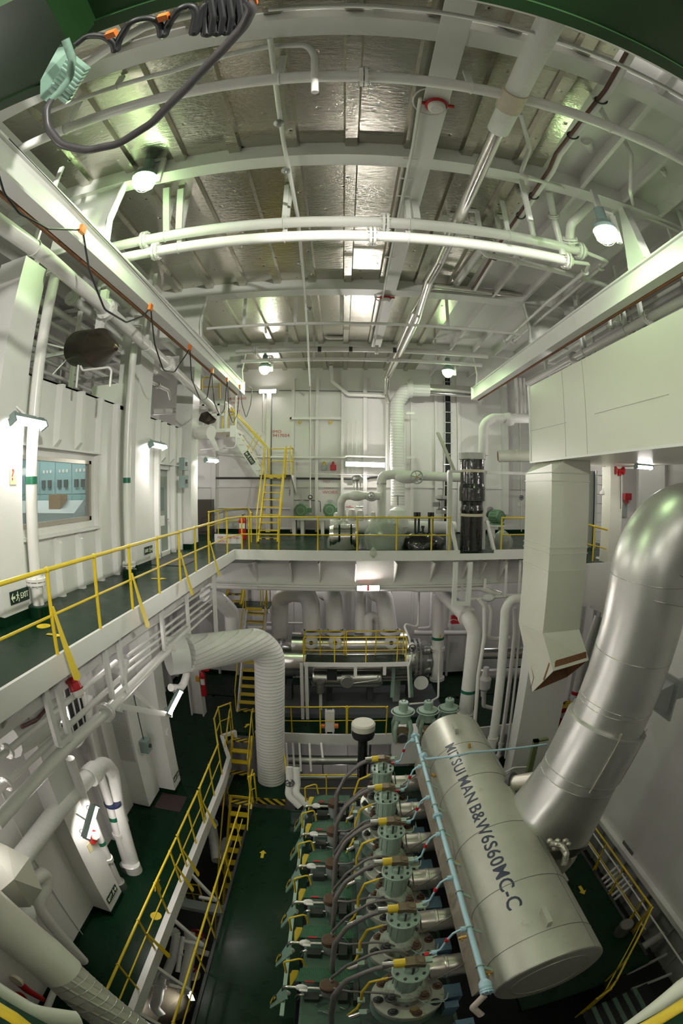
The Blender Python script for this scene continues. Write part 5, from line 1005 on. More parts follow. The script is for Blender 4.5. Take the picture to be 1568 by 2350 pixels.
for k, q in ((2, 0), (3, 0), (4, 0)): dd = (G[k + 1] - G[k - 1]).normalized(); m.torus(G[k].lerp(G[k + 1], .5), dd, .617, .005, 44, 4)
for c, dd in ((G[2].lerp(G[3], .45), (G[3] - G[2]).normalized()), ): m.torus(c, dd, .617, .005, 44, 4)
m.torus(H0 + d * .16, d, .684, .006, 44, 4); m.torus(H0, d, .68, .006, 44, 4)
for k in range(5):
    t = math.radians(12 + 16 * k); rc = 1.15; cc = V((4.12 + rc, 4.78, -.45 - rc)); m.torus(cc + V((-math.cos(t) * rc, 0, math.sin(t) * rc)), (math.sin(t), 0, math.cos(t)), .618, .006, 44, 4)
m.build('seam_ring', SILVP, e)
for a in (2.2, 4.4, 5.6):
    m = MB(); p = w * math.cos(a) + u * math.sin(a); m.bar(G[1] + p * .692, G[2] + p * .692, .01, .025, up=p)
    m.bar(G[2] + p * .66 - d * .08, G[2] + p * .66 + d * .09, .035, .012, up=p); m.build('clip_strip', SEAM, e)
m = MB(); q = PX(1512, 1640, 5.0) if 0 else G[3] + V((.55, -.1, -.35)); m.prism([q, q + V((.45, -.05, .12)), q + V((.45, -.05, -.42)), q + V((0, 0, -.2))], (0, .3, 0)); m.box(q.x + .43, q.x + .47, q.y - .15, q.y + .4, q.z - .5, q.z + .2); m.tube([(q.x + .45, q.y + .12, q.z - .1), (6.5, q.y + .12, q.z - .1)], .17, 14); m.build('wall_support', GREYP, e)
# turbocharger under the hopper
e = E('turbocharger', 'grey turbocharger casing below the exhaust hopper', 'turbocharger', (3.4, 5.1, -7.2))
m = MB(); m.lathe([(.45, 0), (.62, .12), (.66, .5), (.55, .8), (.36, .95)], (3.35, 4.55, -6.05), (0, 1, 0), 26); m.build('gas_casing', SILVR, e)
m = MB(); m.lathe([(.60, 0), (.5, .4), (.42, .55)], H1 - d * .28, -d, 26); m.build('outlet_neck', SILVR, e)
m = MB(); m.lathe([(.30, 0), (.36, .05), (.34, .55), (.28, .6)], (3.2, 4.05, -6.25), (0, 1, 0), 22); m.box(2.9, 3.9, 4.5, 5.4, -7.6, -6.5); m.build('bearing_casing', SILVR, e)
m = MB()
for k in range(8): p = PD(1262 + 6 * k, 1930 + (k % 3) * 8, 6.95); m.ball(p, .05, 8, 5)
m.tube([PD(1265, 1935, 6.9), PD(1290, 1940, 6.9), PD(1300, 1960, 6.9), PD(1295, 1985, 6.95)], .05, 8, .1); m.build('wrapped_fittings', mat('crumpled_foil', (.6, .58, .5), .3, .9, bump=1, bscale=20), e)
p = E('flanged_stub', 'brown flanged pipe stub between the silver drum and the exhaust hopper', 'pipe', PD(1190, 1800, 8.2)); a = PD(1178, 1800, 8.3); b = PD(1235, 1790, 8.1)
MB().cyl(a, b, .17, n=20).build('stub_pipe', STUB, p); MB().lathe([(.23, -.06), (.23, .02), (.12, .02)], a, b - a, 22).build('flange', DARK, p)
# ================================================================== middle deck at the end bulkhead: cooler, its gallery, pipes
YK = 14.6; K = lambda a, b, y=YK: PY(a, b, y)
e = E('lube_oil_cooler', 'long horizontal silver heat exchanger shell behind the yellow railed gallery', 'heat exchanger', (0.4, YK, ZM))
zc = K(800, 1515).z; MB().tube([(-2.05, YK, zc), (2.75, YK, zc)], .60, 30).build('shell', SILVP, e)
m = MB(); m.lathe([(.72, 0), (.72, .06), (.62, .06), (.62, .16), (.72, .16), (.72, .22)], (-2.2, YK, zc), (1, 0, 0), 30)
for k in range(26): a = 2 * PI * k / 26; m.cyl((-2.24, YK + math.cos(a) * .68, zc + math.sin(a) * .68), (-1.94, YK + math.cos(a) * .68, zc + math.sin(a) * .68), .025, n=6)
m.build('bolted_flange', STEEL, e)
m = MB(); m.lathe([(.74, 0), (.74, .08), (.66, .08), (.66, .14), (.74, .14), (.74, .22), (.66, .22), (.64, .45), (.5, .68), (.25, .78), (.001, .8)], (2.45, YK, zc), (1, 0, 0), 32)
for k in range(26): a = 2 * PI * k / 26; m.cyl((2.42, YK + math.cos(a) * .70, zc + math.sin(a) * .70), (2.70, YK + math.cos(a) * .70, zc + math.sin(a) * .70), .025, n=6)
m.build('domed_end', mat('dull_casting', (.28, .28, .27), .45, .6, noise=.15, nscale=8), e)
for k, q in enumerate(((978, 1492), (982, 1516), (978, 1535))): c = K(*q, 14.1); m = MB(); m.lathe([(.13, -.05), (.15, 0), (.13, .14), (.06, .16)], c, (1, -.25, 0), 14); m.build('blank_flange', STEEL, e)
MB().tube([K(672, 1478), K(932, 1478)], .42, 26).build('upper_shell', SILVP, e)
m = MB(); m.box(-1.5, 2.3, 13.95, 14.0, zc - .42, zc - .36); m.box(-.3, 2.2, 13.9, 14.3, zc - .5, zc - .45); m.build('side_rail', STEEL, e)
for x in (-1.2, 1.9): m = MB(); m.box(x - .12, x + .12, 14.2, 15.0, ZM, zc - .5); m.box(x - .35, x + .35, 14.1, 15.1, ZM, ZM + .08); m.build('saddle', GREYP, e)
e = E('drain_cooler', 'smaller silver horizontal vessel under the railed gallery', 'vessel', (.3, 14.0, ZM)); z2 = K(800, 1555, 14.0).z
MB().lathe([(.2, 0), (.33, .06), (.35, .1), (.35, 2.25), (.33, 2.3), (.2, 2.36)], (K(715, 1555, 14).x, 14.0, z2), (1, 0, 0), 24).build('vessel_shell', SILVP, e)
c = K(797, 1565, 13.6); m = MB(); m.lathe([(.22, 0), (.22, .06), (.19, .07)], c, (0, -1, 0), 20); m.build('gauge_disc', STEEL, e)
m = MB(); m.tube([c + V((-.02, -.03, .25)), c + V((0, -.05, .0)), c + V((.1, -.05, -.04)), c + V((1.0, -.05, .1)), c + V((1.0, -.05, .25))], .02, 6, .06); m.build('gauge_tube', PIPEW, e)
c = K(762, 1549, 13.5); m = MB(); m.box(c.x - .16, c.x + .16, c.y - .1, c.y + .1, c.z - .15, c.z + .15); m.cyl(c + V((.16, 0, .0)), c + V((.3, 0, 0)), .03); m.build('actuator_box', BLACK, e)
c = K(735, 1575, 13.5); m = MB(); m.lathe([(.1, -.25), (.13, -.2), (.13, .12), (.15, .14), (.15, .2), (.06, .24)], c, n=14); m.build('thermostat_valve', STEEL, e)
m = MB(); m.box(-2.3, 3.4, 13.3, 15.6, ZM, ZM + .16); one('machinery_plinth', m, mat('dark_grey_plinth', (.10, .11, .12), .5), 'dark grey plinth under the silver heat exchanger', 'plinth')
for k in range(4): x = -1.8 + 1.4 * k; m = MB(); m.box(x - .1, x + .1, 14.3, 14.9, ZM + .16, zc - .9); one('pump_pedestal', m, mat('dark_pedestal', (.06, .065, .07), .5) if k == 0 else bpy.data.materials['dark_pedestal'], 'dark pedestal under the silver vessel, %s from the big white elbow pipe' % ('first', 'second', 'third', 'fourth')[k], 'pedestal', 'dark pedestals below the cooler')
# lagged elbows and their valves
def elbow(pts, r, lab, m=None): e = E('lagged_elbow', lab, 'pipe', K(*pts[0]), 'lagged pipes at the heat exchanger'); MB().tube([K(*p) if len(p) == 2 else K(p[0], p[1], p[2]) for p in pts], r, 18, r * 1.9, seg=8).build('lagging', m or LAG, e); return e
elbow([(642, 1465, 15.6), (643, 1372, 15.6), (668, 1361, 15.3), (713, 1364, 14.8), (716, 1450)], .30, 'thick lagged inverted U pipe beside the big white elbow')
elbow([(742, 1340, 15.6), (745, 1360, 15.5), (764, 1361, 15), (770, 1452)], .30, 'thick lagged elbow dropping to the middle handwheel valve')
elbow([(827, 1340, 15), (827, 1452)], .19, 'straight lagged pipe rising behind the small loop pipe'); elbow([(858, 1345, 15.6), (862, 1362, 15.4), (880, 1362, 15), (894, 1452)], .30, 'thick lagged elbow dropping to the valve by the domed end')
elbow([(846, 1475), (845, 1415), (858, 1413, 14.8), (866, 1425, 15), (866, 1470, 15)], .15, 'small smooth white loop pipe before the straight lagged pipe', PIPEW)
for q, lab in (((716, 1452), 'wheel valve under the lagged inverted U pipe'), ((770, 1452), 'wheel valve under the middle lagged elbow'), ((896, 1452), 'wheel valve under the lagged elbow by the domed end')):
    c = K(*q); e = E('wheel_valve', lab, 'valve', c, 'wheel valves on the heat exchanger'); m = MB(); m.lathe([(.36, .0), (.36, .1), (.26, .12), (.24, -.25), (.34, -.27), (.34, -.36)][::-1], c, n=20); m.build('valve_body', PIPEW, e)
    f = c + V((.0, -.42, -.22)); m = MB(); m.cyl(f, f + V((0, .35, 0)), .22, n=22); rc = m.build('round_cover', PIPEW, e); m = MB(); m.cyl(f - V((0, .01, 0)), f + V((0, .02, 0)), .07, n=14); m.build('dark_bore', DARK, rc)
    m = MB(); wheel(m, c + V((0, -.15, .16)), (0, 0, 1), .25, .018, 6); m.tube([c + V((0, -.15, -.1)), c + V((0, -.15, .18))], .03, 7); m.build('handwheel', DARK, e)
# gallery with railing
GY = 13.25; e = E('inspection_gallery', 'small green floored gallery on white posts before the heat exchanger', 'gallery', K(815, 1640, GY)); a = K(697, 1523, GY); b = K(937, 1523, GY)
m = MB(); m.box(a.x, b.x, GY + .02, GY + .75, a.z, a.z + .03); m.build('green_floor', GREEN, e); m = MB(); m.box(a.x, b.x, GY - .02, GY + .02, a.z - .09, a.z + .05); m.box(a.x, a.x + .04, GY, GY + .75, a.z - .09, a.z + .05); m.box(b.x - .04, b.x, GY, GY + .75, a.z - .09, a.z + .05); m.build('white_edge', WHITE, e)
for q in (694, 705): x = K(q, 1600, GY).x; m = MB(); m.box(x - .05, x + .05, GY - .06, GY + .06, ZM, a.z); m.build('post', WHITE, e)
for q in (816, 883): x = K(q, 1540, GY).x; m = MB(); m.box(x - .05, x + .05, GY, GY + .08, a.z - .4, a.z); m.build('hanger_bracket', WHITE, e)
zf = a.z + .03
for y, xs, lab in ((GY + .05, (697, 768, 840, 912, 932), 'front'), (GY + .7, (700, 735, 790, 795, 862, 925), 'back')):
    m = MB(); xx = [K(q, 1500, y).x for q in xs]
    if lab == 'front': m.tube([(xx[0], y, zf), (xx[0], y, zf + .85), (xx[-1], y, zf + .85), (xx[-1], y, zf)], .021, 7, .08); m.tube([(xx[0], y, zf + .42), (xx[-1], y, zf + .42)], .016, 6)
    else:
        for i, j in ((0, 2), (3, 5)): m.tube([(xx[i], y, zf), (xx[i], y, zf + .85), (xx[j], y, zf + .85), (xx[j], y, zf)], .021, 7, .08); m.tube([(xx[i], y, zf + .42), (xx[j], y, zf + .42)], .016, 6)
    m.build('guard_rail_' + lab, YEL, e)
    for x in xx[1:-1]: m = MB(); m.tube([(x, y, zf), (x, y, zf + .85)], .019, 7); m.build('rail_post', YEL, e)
pipe('drain_line', 'white pipe standing by the gallery end with a hooked head and valve', [K(940, 1600, 13.2), K(937, 1530, 13.2), K(946, 1505, 13.2), K(940, 1465, 13.2), K(925, 1430, 13.4), K(960, 1440, 13.6), K(962, 1340, 13.6)], .035, bend=.1)
c = K(946, 1487, 13.1); e = E('hand_valve', 'dark handwheel on the pipe at the gallery end', 'valve', c); m = MB(); wheel(m, c, (.3, -1, 0), .11, .014); m.build('handwheel', DARK, e); m = MB(); m.ball(c + V((0, .08, .06)), .1, 10, 6); m.build('valve_body', PIPEW, e)
c = K(967, 1567, 13.6); p = E('flanged_pipe_end', 'open flanged white pipe end below the domed end of the exchanger', 'pipe', c); MB().lathe([(.14, .3), (.14, .02), (.24, .02), (.24, -.03), (.15, -.03)], c, (0, 1, -.1), 22).build('flanged_end', PIPEW, p); MB().lathe([(.13, -.02), (.13, -.01)], c, (0, 1, -.1), 16).build('dark_bore', DARK, p)
# standing mains beside the exchanger
pipe('white_main', 'thick white stand pipe with green band and notice past the domed end', [K(1008, 1365, 14.2), K(1005, 1480, 14.2), K(1003, 1560, 14.2)], .20, bend=.2, n=18, flanges=((1, .1, 1.25), (1, .95, 1.3)), bands=((0, .85, BANDG),), group='thick white mains')
m = MB(); c = K(1012, 1460, 13.98); m.box(c.x - .06, c.x + .06, 13.97, 13.98, c.z - .07, c.z + .07); o = one('notice_plate', m, bpy.data.materials['yellow_notice'], 'small yellow notice on the stand pipe past the domed end', 'sign'); letters('mark', '?', .13, V((c.x - .03, 13.965, c.z - .045)), (1, 0, 0), (0, 0, 1), SIGNR, o)
pipe('white_main', 'thick white main slanting down from the far deck and dropping beside the silver drum', [K(1012, 1358, 14.0), PY(1078, 1420, 11.75), PY(1090, 1450, 11.7), PY(1068, 1640, 11.7)], .215, bend=.34, n=20, flanges=((0, .93, 1.32), (2, .985, 1.3)), bands=((2, .69, BANDG),), group='thick white mains')
pipe('white_main', 'white pipe leaving the stand pipe foot sideways to the exchanger', [K(985, 1535, 14.4), K(1003, 1530, 14.2)], .17, n=16, group='thick white mains')
pipe('drain_line', 'thin white drain pipe winding down from the stand pipe to the mint pumps', [K(1010, 1480, 13.7), K(1007, 1550, 13.7), K(1006, 1600, 13.2), K(985, 1612, 12.8), K(940, 1616, 12.6)], .035, bend=.1)
rp = [((1098, 1375, 11.3), (1112, 1392, 11.3), (1112, 1460, 11.3), (1098, 1550, 11.2), (1088, 1680, 11.0)), ((1205, 1374, 10.6), (1172, 1376, 10.6), (1160, 1400, 10.6), (1150, 1550, 10.5), (1125, 1740, 10.2)), ((1182, 1395, 10.9), (1182, 1450, 10.9), (1168, 1580, 10.8), (1148, 1720, 10.6), (1128, 1790, 10.4)), ((1123, 1385, 11.9), (1128, 1400, 11.9), (1124, 1445, 11.9), (1122, 1462, 11.9), (1135, 1467, 11.9), (1170, 1463, 11.9)), ((1196, 1400, 10.9), (1190, 1480, 10.9), (1160, 1740, 10.4))]
for k, (pp, r, lab) in enumerate(zip(rp, (.055, .125, .06, .06, .035), ('slim white pipe bowing down beside the thick main', 'thick lagged pipe curving down from the cream duct', 'white pipe with collars between the lagged pipe and the column', 'white pipe kinked towards a wrapped fitting behind the lagged pipe', 'thin white pipe running close along the column under the duct'))):
    pipe('white_down_pipe', lab, [PY(*q) for q in pp], r, LAG if k == 1 else PIPEW, r * 3, group='down pipes beside the thick main', flanges=((2, .9, 1.4), (3, .2, 1.4)) if k == 2 else ((3, .75, 1.25),) if k == 1 else ())
pipe('white_down_pipe', 'white pipe bundle passing level behind the down pipes with wrapped valve', [PY(1070, 1377, 11.6), PY(1120, 1372, 11.6), PY(1210, 1362, 11.6)], .05); c = PY(1122, 1372, 11.5); m = MB(); m.ball(c, .13, 12, 8, (1.4, .9, .9)); one('wrapped_valve', m, LAG, 'valve wrapped in white cloth above the kinked pipe', 'valve')
p = E('silver_cross_pipe', 'short silver clad pipe crossing behind the down pipes', 'pipe', PY(1130, 1498, 13)); MB().tube([PY(1100, 1500, 13), PY(1200, 1498, 13)], .19, 18).build('clad_pipe', SILVP, p)
p = E('silver_cross_pipe', 'lower dull silver vessel behind the down pipes', 'pipe', PY(1130, 1545, 13.4)); MB().tube([PY(1095, 1548, 13.4), PY(1210, 1545, 13.4)], .2, 18).build('clad_pipe', SILV, p)
m = MB(); m.lathe([(.08, -.5), (.1, -.3), (.19, -.2), (.2, .1), (.12, .2), (.09, .5)], PY(1113, 1565, 12.3), n=14); m.tube([PY(1111, 1590, 12.3), PY(1110, 1620, 12.3), PY(1130, 1625, 12.3)], .07, 10, .1); one('wrapped_strainer', m, LAG, 'lagged white strainer pot behind the slim bowing pipe', 'strainer')
# hangers from the far deck
e = E('hanging_frame', 'white U shaped hanger frame below the far deck edge', 'hanger', PY(1057, 1385, 11.3))
for a, b in (((1046, 1290), (1042, 1388)), ((1080, 1290), (1074, 1388))): m = MB(); m.bar(PY(*a, 11.3), PY(*b, 11.3), .12, .08, up=(0, 1, 0)); m.build('side_bar', WHITE, e)
m = MB(); m.bar(PY(1038, 1384, 11.3), PY(1078, 1384, 11.3), .10, .12); m.build('cross_bar', WHITE, e)
for k, (a, b) in enumerate((((1163, 1285), (1159, 1370)), ((1194, 1285), (1191, 1362)), ((1114, 1328), (1112, 1350)), ((1062, 1328), (1060, 1372)))): m = MB(); m.bar(PY(*a, 11.5), PY(*b, 11.5), .06, .05); one('hanger_bar', m, WHITE, 'white hanger bar under the far deck, %s' % ('next to the cream duct, longer of two', 'next to the cream duct, shorter of two', 'shortest, over the wrapped valve', 'inside the U shaped hanger frame')[k], 'hanger', 'hanger bars under the far deck')
pipe('deckhead_pipe', 'silver grey pipe running level under the far deck girder, upper of two', [V((-4.5, 12.5, PY(784, 1339, 12.5).z)), V((5.5, 12.5, PY(784, 1336, 12.5).z))], .075, SILVP)
pipe('deckhead_pipe', 'cream white pipe running level under the far deck girder, lower of two', [V((-4.5, 12.1, PY(784, 1350, 12.1).z)), V((PY(935, 1350, 12.1).x, 12.1, PY(784, 1350, 12.1).z)), PY(960, 1352, 12.1), PY(1100, 1349, 12.1), PY(1150, 1365, 11.8)], .085, bend=.2, hangers=((0, .35, -2.6), (0, .62, -2.6)))
pipe('deckhead_pipe', 'white pipe dropping from the deckhead pair with a bend beside the gallery end', [PY(943, 1330, 12.4), PY(945, 1350, 12.4), PY(955, 1353, 12.4)], .07, bend=.1)
tube_lamp('tube lamp under the far deck with a red test cap', PY(845, 1349, 11.9), (1, 0, .02), .62, (0, -1, -.35), 4, lm=TUBEB); m = MB(); c = PY(845, 1350, 11.78); m.cyl(c + V((0, 0, -.06)), c + V((0, 0, .08)), .035, n=10); one('test_cap', m, RED, 'red cap hanging at the middle of the lamp under the far deck', 'cap')
c = PY(1048, 1422, 13.3); e = E('alarm_box', 'red alarm box on the bulkhead behind the slanting main', 'alarm', c); m = MB(); m.box(c.x - .16, c.x + .12, c.y, c.y + .15, c.z - .14, c.z + .12); m.build('alarm_housing', RED, e); m = MB(); m.torus(c + V((-.1, 0, -.15)), (0, 1, 0), .16, .012, 14, 5, (PI, 2 * PI)); m.build('cable', PIPEW, e)
for k, (py, r) in enumerate(((1442, .10), (1459, .10), (1428, .04))): pipe('bulkhead_pipe', 'level white pipe on the lower bulkhead behind the elbows, %s' % ('upper thick one', 'lower thick one', 'thin one above')[k], [PY(560, py, 16.2), PY(640, py, 16.2)] if k < 2 else [PY(560, py, 16.2), PY(700, py + 2, 16.2)], r, group='level pipes on the lower bulkhead')
pipe('bulkhead_pipe', 'level white pipe on the lower bulkhead past the stand pipe', [PY(950, 1452, 16.2), PY(1075, 1452, 16.2)], .10); pipe('bulkhead_pipe', 'slim white upright pipe with a foot on the lower bulkhead', [PY(992, 1345, 16.2), PY(988, 1440, 16.2), PY(960, 1442, 16.2)], .05, bend=.12)
# stairs between the decks at the end bulkhead
ladder('stair_ladder', 'yellow stair ladder behind the big white elbow pipe', PY(568, 1640, 13.5), PY(590, 1400, 15.0), (.33, 0, 0), 13, stripe=(0, 10), sm=WHITE)
e = E('stair_landing', 'green landing with yellow nosing between the lower stair flights', 'landing', PY(575, 1380, 15.2)); a = PY(530, 1392, 15.0); b = PY(617, 1392, 15.0); m = MB(); m.box(a.x, b.x, 15.0, 15.9, a.z - .04, a.z); m.build('plate', GREEN, e); q = PY(563, 1395, 15); q2 = PY(602, 1395, 15); m = MB(); m.box(q.x, q2.x, 14.97, 15.0, a.z - .12, a.z); m.build('yellow_nosing', YEL, e)
m = MB(); m.bar(PY(608, 1395, 15), PY(618, 1408, 15), .1, .05); m.build('support_bracket', WHITE, e)
for q in (599, 605, 612): m = MB(); p = PY(q, 1390, 15.05 + (q - 599) * .05); m.tube([p, p + V((0, 0, .95))], .02, 6); m.build('guard_post', YEL, e)
ladder('stair_ladder', 'yellow upper stair flight disappearing under the far deck', PY(535, 1388, 15.4), PY(545, 1325, 16.0), (.28, 0, 0), 4, stripe=(1,), rails=False)
# big white elbow main
p = E('white_elbow_main', 'very large white lagged pipe running level then dropping to the platform', 'pipe', PZ(622, 1788, -8.4)); T = PY(616, 1490, 10.9)
c0 = PD(384, 1506, 9.6); MB().tube([c0, PD(425, 1500, 9.7)], .41, 26).build('bright_end_length', mat('gloss_white_sheet', (.80, .80, .78), .18, noise=.03, nscale=2), p)
MB().tube([PD(420, 1501, 9.68), PD(590, 1476, 11.6), T + V((.02, .05, -.16)), PZ(623, 1790, -8.4)], .40, 26, .55, seg=4).build('taped_lagging', WRAPZ, p)
m = MB(); m.bar(PY(491, 1312, 10.4), PY(497, 1462, 10.4), .09, .06); one('hanger_bar', m, WHITE, 'long white hanger bar holding the big elbow main', 'hanger')
p = E('white_elbow_main', 'smaller white elbow pipe dropping behind the big lagged main', 'pipe', PY(540, 1430, 13.5)); MB().tube([PY(470, 1362, 12.5), PY(500, 1372, 12.9), PY(532, 1405, 13.5), PY(535, 1470, 13.6)], .24, 20, .4).build('pipe_run', PIPEW, p); MB().tube([PY(508, 1395, 12.9), PY(522, 1378, 12.9)], .02, 6).build('clamp', PIPEW, p)
# column with fire gear
e = E('fire_post', 'white H section post with red fire gear beside the stair', 'post', PZ(458, 1636, ZM)); b = PZ(444, 1636, ZM); q = PZ(470, 1639, ZM); zt = PY(448, 1500, b.y).z + .6
for x in (b.x, q.x): m = MB(); m.box(x - .02, x + .02, b.y - .18, b.y + .18, ZM, zt); m.build('post_flange', WHITE, e)
m = MB(); m.box(b.x, q.x, b.y - .02, b.y + .02, ZM, zt); m.build('post_web', WHITE, e)
c = PY(474, 1595, b.y - .1); extinguisher(V((q.x + .12, b.y - .15, c.z)), 'long red fire bottle hung on the white post beside the stair', .95, .09); m = MB(); c = PY(453, 1559, b.y - .2); m.box(c.x - .06, c.x + .06, c.y, c.y + .1, c.z - .09, c.z + .09); one('call_point', m, mat('amber_paint', (.6, .33, .03), .4), 'amber call point on the white post beside the stair', 'call point')
m = MB(); c = PY(470, 1535, b.y - .2); m.box(c.x - .12, c.x + .12, c.y, c.y + .12, c.z - .08, c.z + .08); one('hydrant_valve', m, RED, 'red hydrant fitting at the top of the white post', 'valve')
# railing along the middle deck edge and the things hung on it
def mrail(lab, px, posts, h=.98): return railing('deck_railing', lab, [PY(q, 1684, 12.08) for q in px], h, (.5,), posts=posts, closed_ends=True)
mrail('yellow railing on the middle deck edge beside the big elbow main', (640, 795), (.2, .62, 1)); mrail('yellow railing on the middle deck edge behind the black topped drum', (797, 886), (0, 1)); mrail('yellow railing on the middle deck edge behind the thick main', (1085, 1128), (.9,)) if 0 else None
e = E('life_jacket_box', 'white box on two posts with orange lights at the middle deck edge', 'box', PY(757, 1684, 12.3)); a = PY(745, 1655, 12.2); m = MB(); p0 = PY(746, 1632, 12.2); p1 = PY(768, 1678, 12.2); m.box(p0.x, p1.x, 12.15, 12.3, p1.z, p0.z); m.build('white_box', WHITE, e)
for q in (749, 765): x = PY(q, 1680, 12.22).x; m = MB(); m.box(x - .025, x + .025, 12.18, 12.24, ZM, p0.z + .06); m.build('post', WHITE, e)
for q in (741, 772): m = MB(); c = PY(q, 1666, 12.2); m.cyl(c - V((.06, 0, 0)), c + V((.06, 0, 0)), .08, n=14); m.build('orange_light', ORANGE, e)
m = MB(); m.box(-.72, -.62, 13.6, 13.7, ZM, ZM + .95); one('white_post', m, WHITE, 'short white post standing behind the middle deck railing', 'post')
# mint green pumps behind the silver drum
for q, lab, grp in (((925, 1640), 'mint green pump head beside the black topped drum', 1), ((982, 1638), 'mint green pump head in the middle of the row of three', 1), ((1030, 1632), 'mint green pump head beside the thick white main', 1)):
    c = PY(*q, 10.6 + (q[0] - 925) * .006); e = E('booster_pump', lab, 'pump', c, 'mint green pump heads'); m = MB(); m.lathe([(.12, .15), (.13, .38), (.12, .40)], c, n=16); m.build('motor_cylinder', MINT, e)
    m = MB(); m.lathe([(.20, -.20), (.20, .12), (.26, .12), (.26, .15), (.12, .16)], c, n=18); m.build('pump_barrel', MINT, e); m = MB(); m.torus(c + V((0, 0, .1)), (0, 0, 1), .3, .022, 20, 6); m.build('ring_pipe', MINT, e)
    for k in range(4): a = PI / 4 + PI / 2 * k; m = MB(); o = V((math.cos(a), math.sin(a), 0)); m.tube([c + o * .22 + V((0, 0, -.1)), c + o * .30 + V((0, 0, -.35)), c + o * .26 + V((0, 0, -.75))], .06, 8, .1); m.build('curved_leg', MINT, e)
    m = MB(); m.lathe([(.22, -.8), (.22, -.5), (.1, -.45)], c, n=16); m.build('brown_base', mat('dull_bronze', (.22, .16, .08), .5, .4) if 'dull_bronze' not in bpy.data.materials else bpy.data.materials['dull_bronze'], e)
    m = MB(); m.torus(c + V((0, 0, .44)), (0, 1, 0), .05, .01, 10, 5); m.build('lifting_eye', DARK, e)
m = MB(); a = PY(905, 1668, 10.9); b = PY(958, 1700, 10.9); m.box(a.x, b.x, 10.6, 11.3, b.z - .6, a.z - .15); one('white_plinth', m, WHITE, 'white base box under the mint pump head', 'base')
m = MB()
for s in (-1, 1): m.bar(PY(905 if s < 0 else 938, 1520, 14.0), PY(900 if s < 0 else 944, 1600, 13.7), .12, .12)
one('pump_pedestal', m, MINTD, 'tall dull green pedestal under the gallery', 'pedestal')
# black topped drum beside the engine
c = PY(834, 1672, 10.2); e = E('topped_drum', 'round black drum with a pale lid on a black stem behind the engine', 'drum', c)
R = .30; m = MB(); m.lathe([(R * .9, -.25), (R, -.15), (R, .03)], c, n=26); m.build('black_side', BLACK, e); m = MB(); m.lathe([(R * 1.01, .0), (R * 1.02, .16), (R * .9, .2), (.001, .21)], c, n=26); m.build('pale_lid', mat('pale_lid', (.60, .59, .5), .5), e); m = MB(); m.cyl(c + V((0, 0, -1.6)), c + V((0, 0, -.2)), .13, n=16); m.build('black_stem', WRAP, e)
for q in (808, 857): m = MB(); p = PY(q, 1668, 10.2); m.bar(p + V((0, 0, .05)), p + V((0, 0, -.45)), .03, .08); m.build('clip_bar', WHITE, e)
m = MB(); m.box(-1.6, 2.0, 11.9, 12.0, ZM - .75, ZM - .25); struct('trim_edge_girder', m, WHITE) if 0 else None
# under the middle deck edge: ladder frame, machinery behind the engine
for k, q in enumerate((657, 672, 687, 710, 737)): m = MB(); a = PY(q, 1705, 11.9); b = PY(q + 4, 1770 if k < 4 else 1740, 11.5); m.bar(a, b, .06, .08); one('hanger_bar', m, WHITE, 'white upright bar under the middle deck edge, %s from the big main' % ('first', 'second', 'third', 'fourth', 'fifth')[k], 'hanger', 'bars under the middle deck edge')
pipe('deckhead_pipe', 'dull silver pipe running level under the middle deck edge', [PY(655, 1742, 12.2), PY(1000, 1735, 12.2)], .16, SILV); pipe('deckhead_pipe', 'dark steel pipe lying level behind the engine', [PY(690, 1783, 10.6), PY(800, 1783, 10.6), PY(900, 1780, 10.6)], .10, STEEL)
e = E('auxiliary_engine_block', 'dark machine block behind the cylinder row', 'machine', (0.2, 11, -9.9)); m = MB(); m.box(-1.3, 1.4, 10.4, 11.6, -10.6, -8.75); m.build('block', mat('dark_engine_block', (.05, .055, .06), .5, noise=.2, nscale=5), e)
for k in range(4): m = MB(); x = -1.0 + .45 * k; m.box(x, x + .3, 10.38, 10.41, -9.2, -9.02); m.build('block_opening', BLACK, e)
# red extinguishers behind the uptake
extinguisher(PZ(1262, 1680, ZM), 'red fire extinguisher half hidden beside the column under the duct', .9, .13); extinguisher(PZ(1283, 1668, ZM), 'dark red fire extinguisher close to the silver sleeve', .9, .14)
railing('deck_railing', 'yellow sloping railing between the column and the silver sleeve', [PY(1245, 1720, 10.5), PY(1330, 1770, 9.9)], 1.0, (.5,), posts=(.05, .35, .6), closed_ends=False)
e = E('yellow_step', 'yellow slatted step plate behind the silver sleeve', 'step', PY(1300, 1620, 11.5)); c = PY(1300, 1618, 11.5); m = MB()
for k in range(4): m.box(c.x - .25, c.x + .25, c.y - .2 + .12 * k, c.y - .13 + .12 * k, c.z, c.z + .03)
m.build('slats', YEL, e)
pipe('white_down_pipe', 'white pipe with a red ring leaning beside the uptake behind the duct mouth', [PY(1375, 1415, 10.5), PY(1345, 1500, 10.4), PY(1318, 1605, 10.3)], .14, bands=((1, .85, RED),)); pipe('white_down_pipe', 'thin pipe beside the leaning white pipe behind the duct', [PY(1382, 1390, 10.6), PY(1325, 1600, 10.4)], .03)
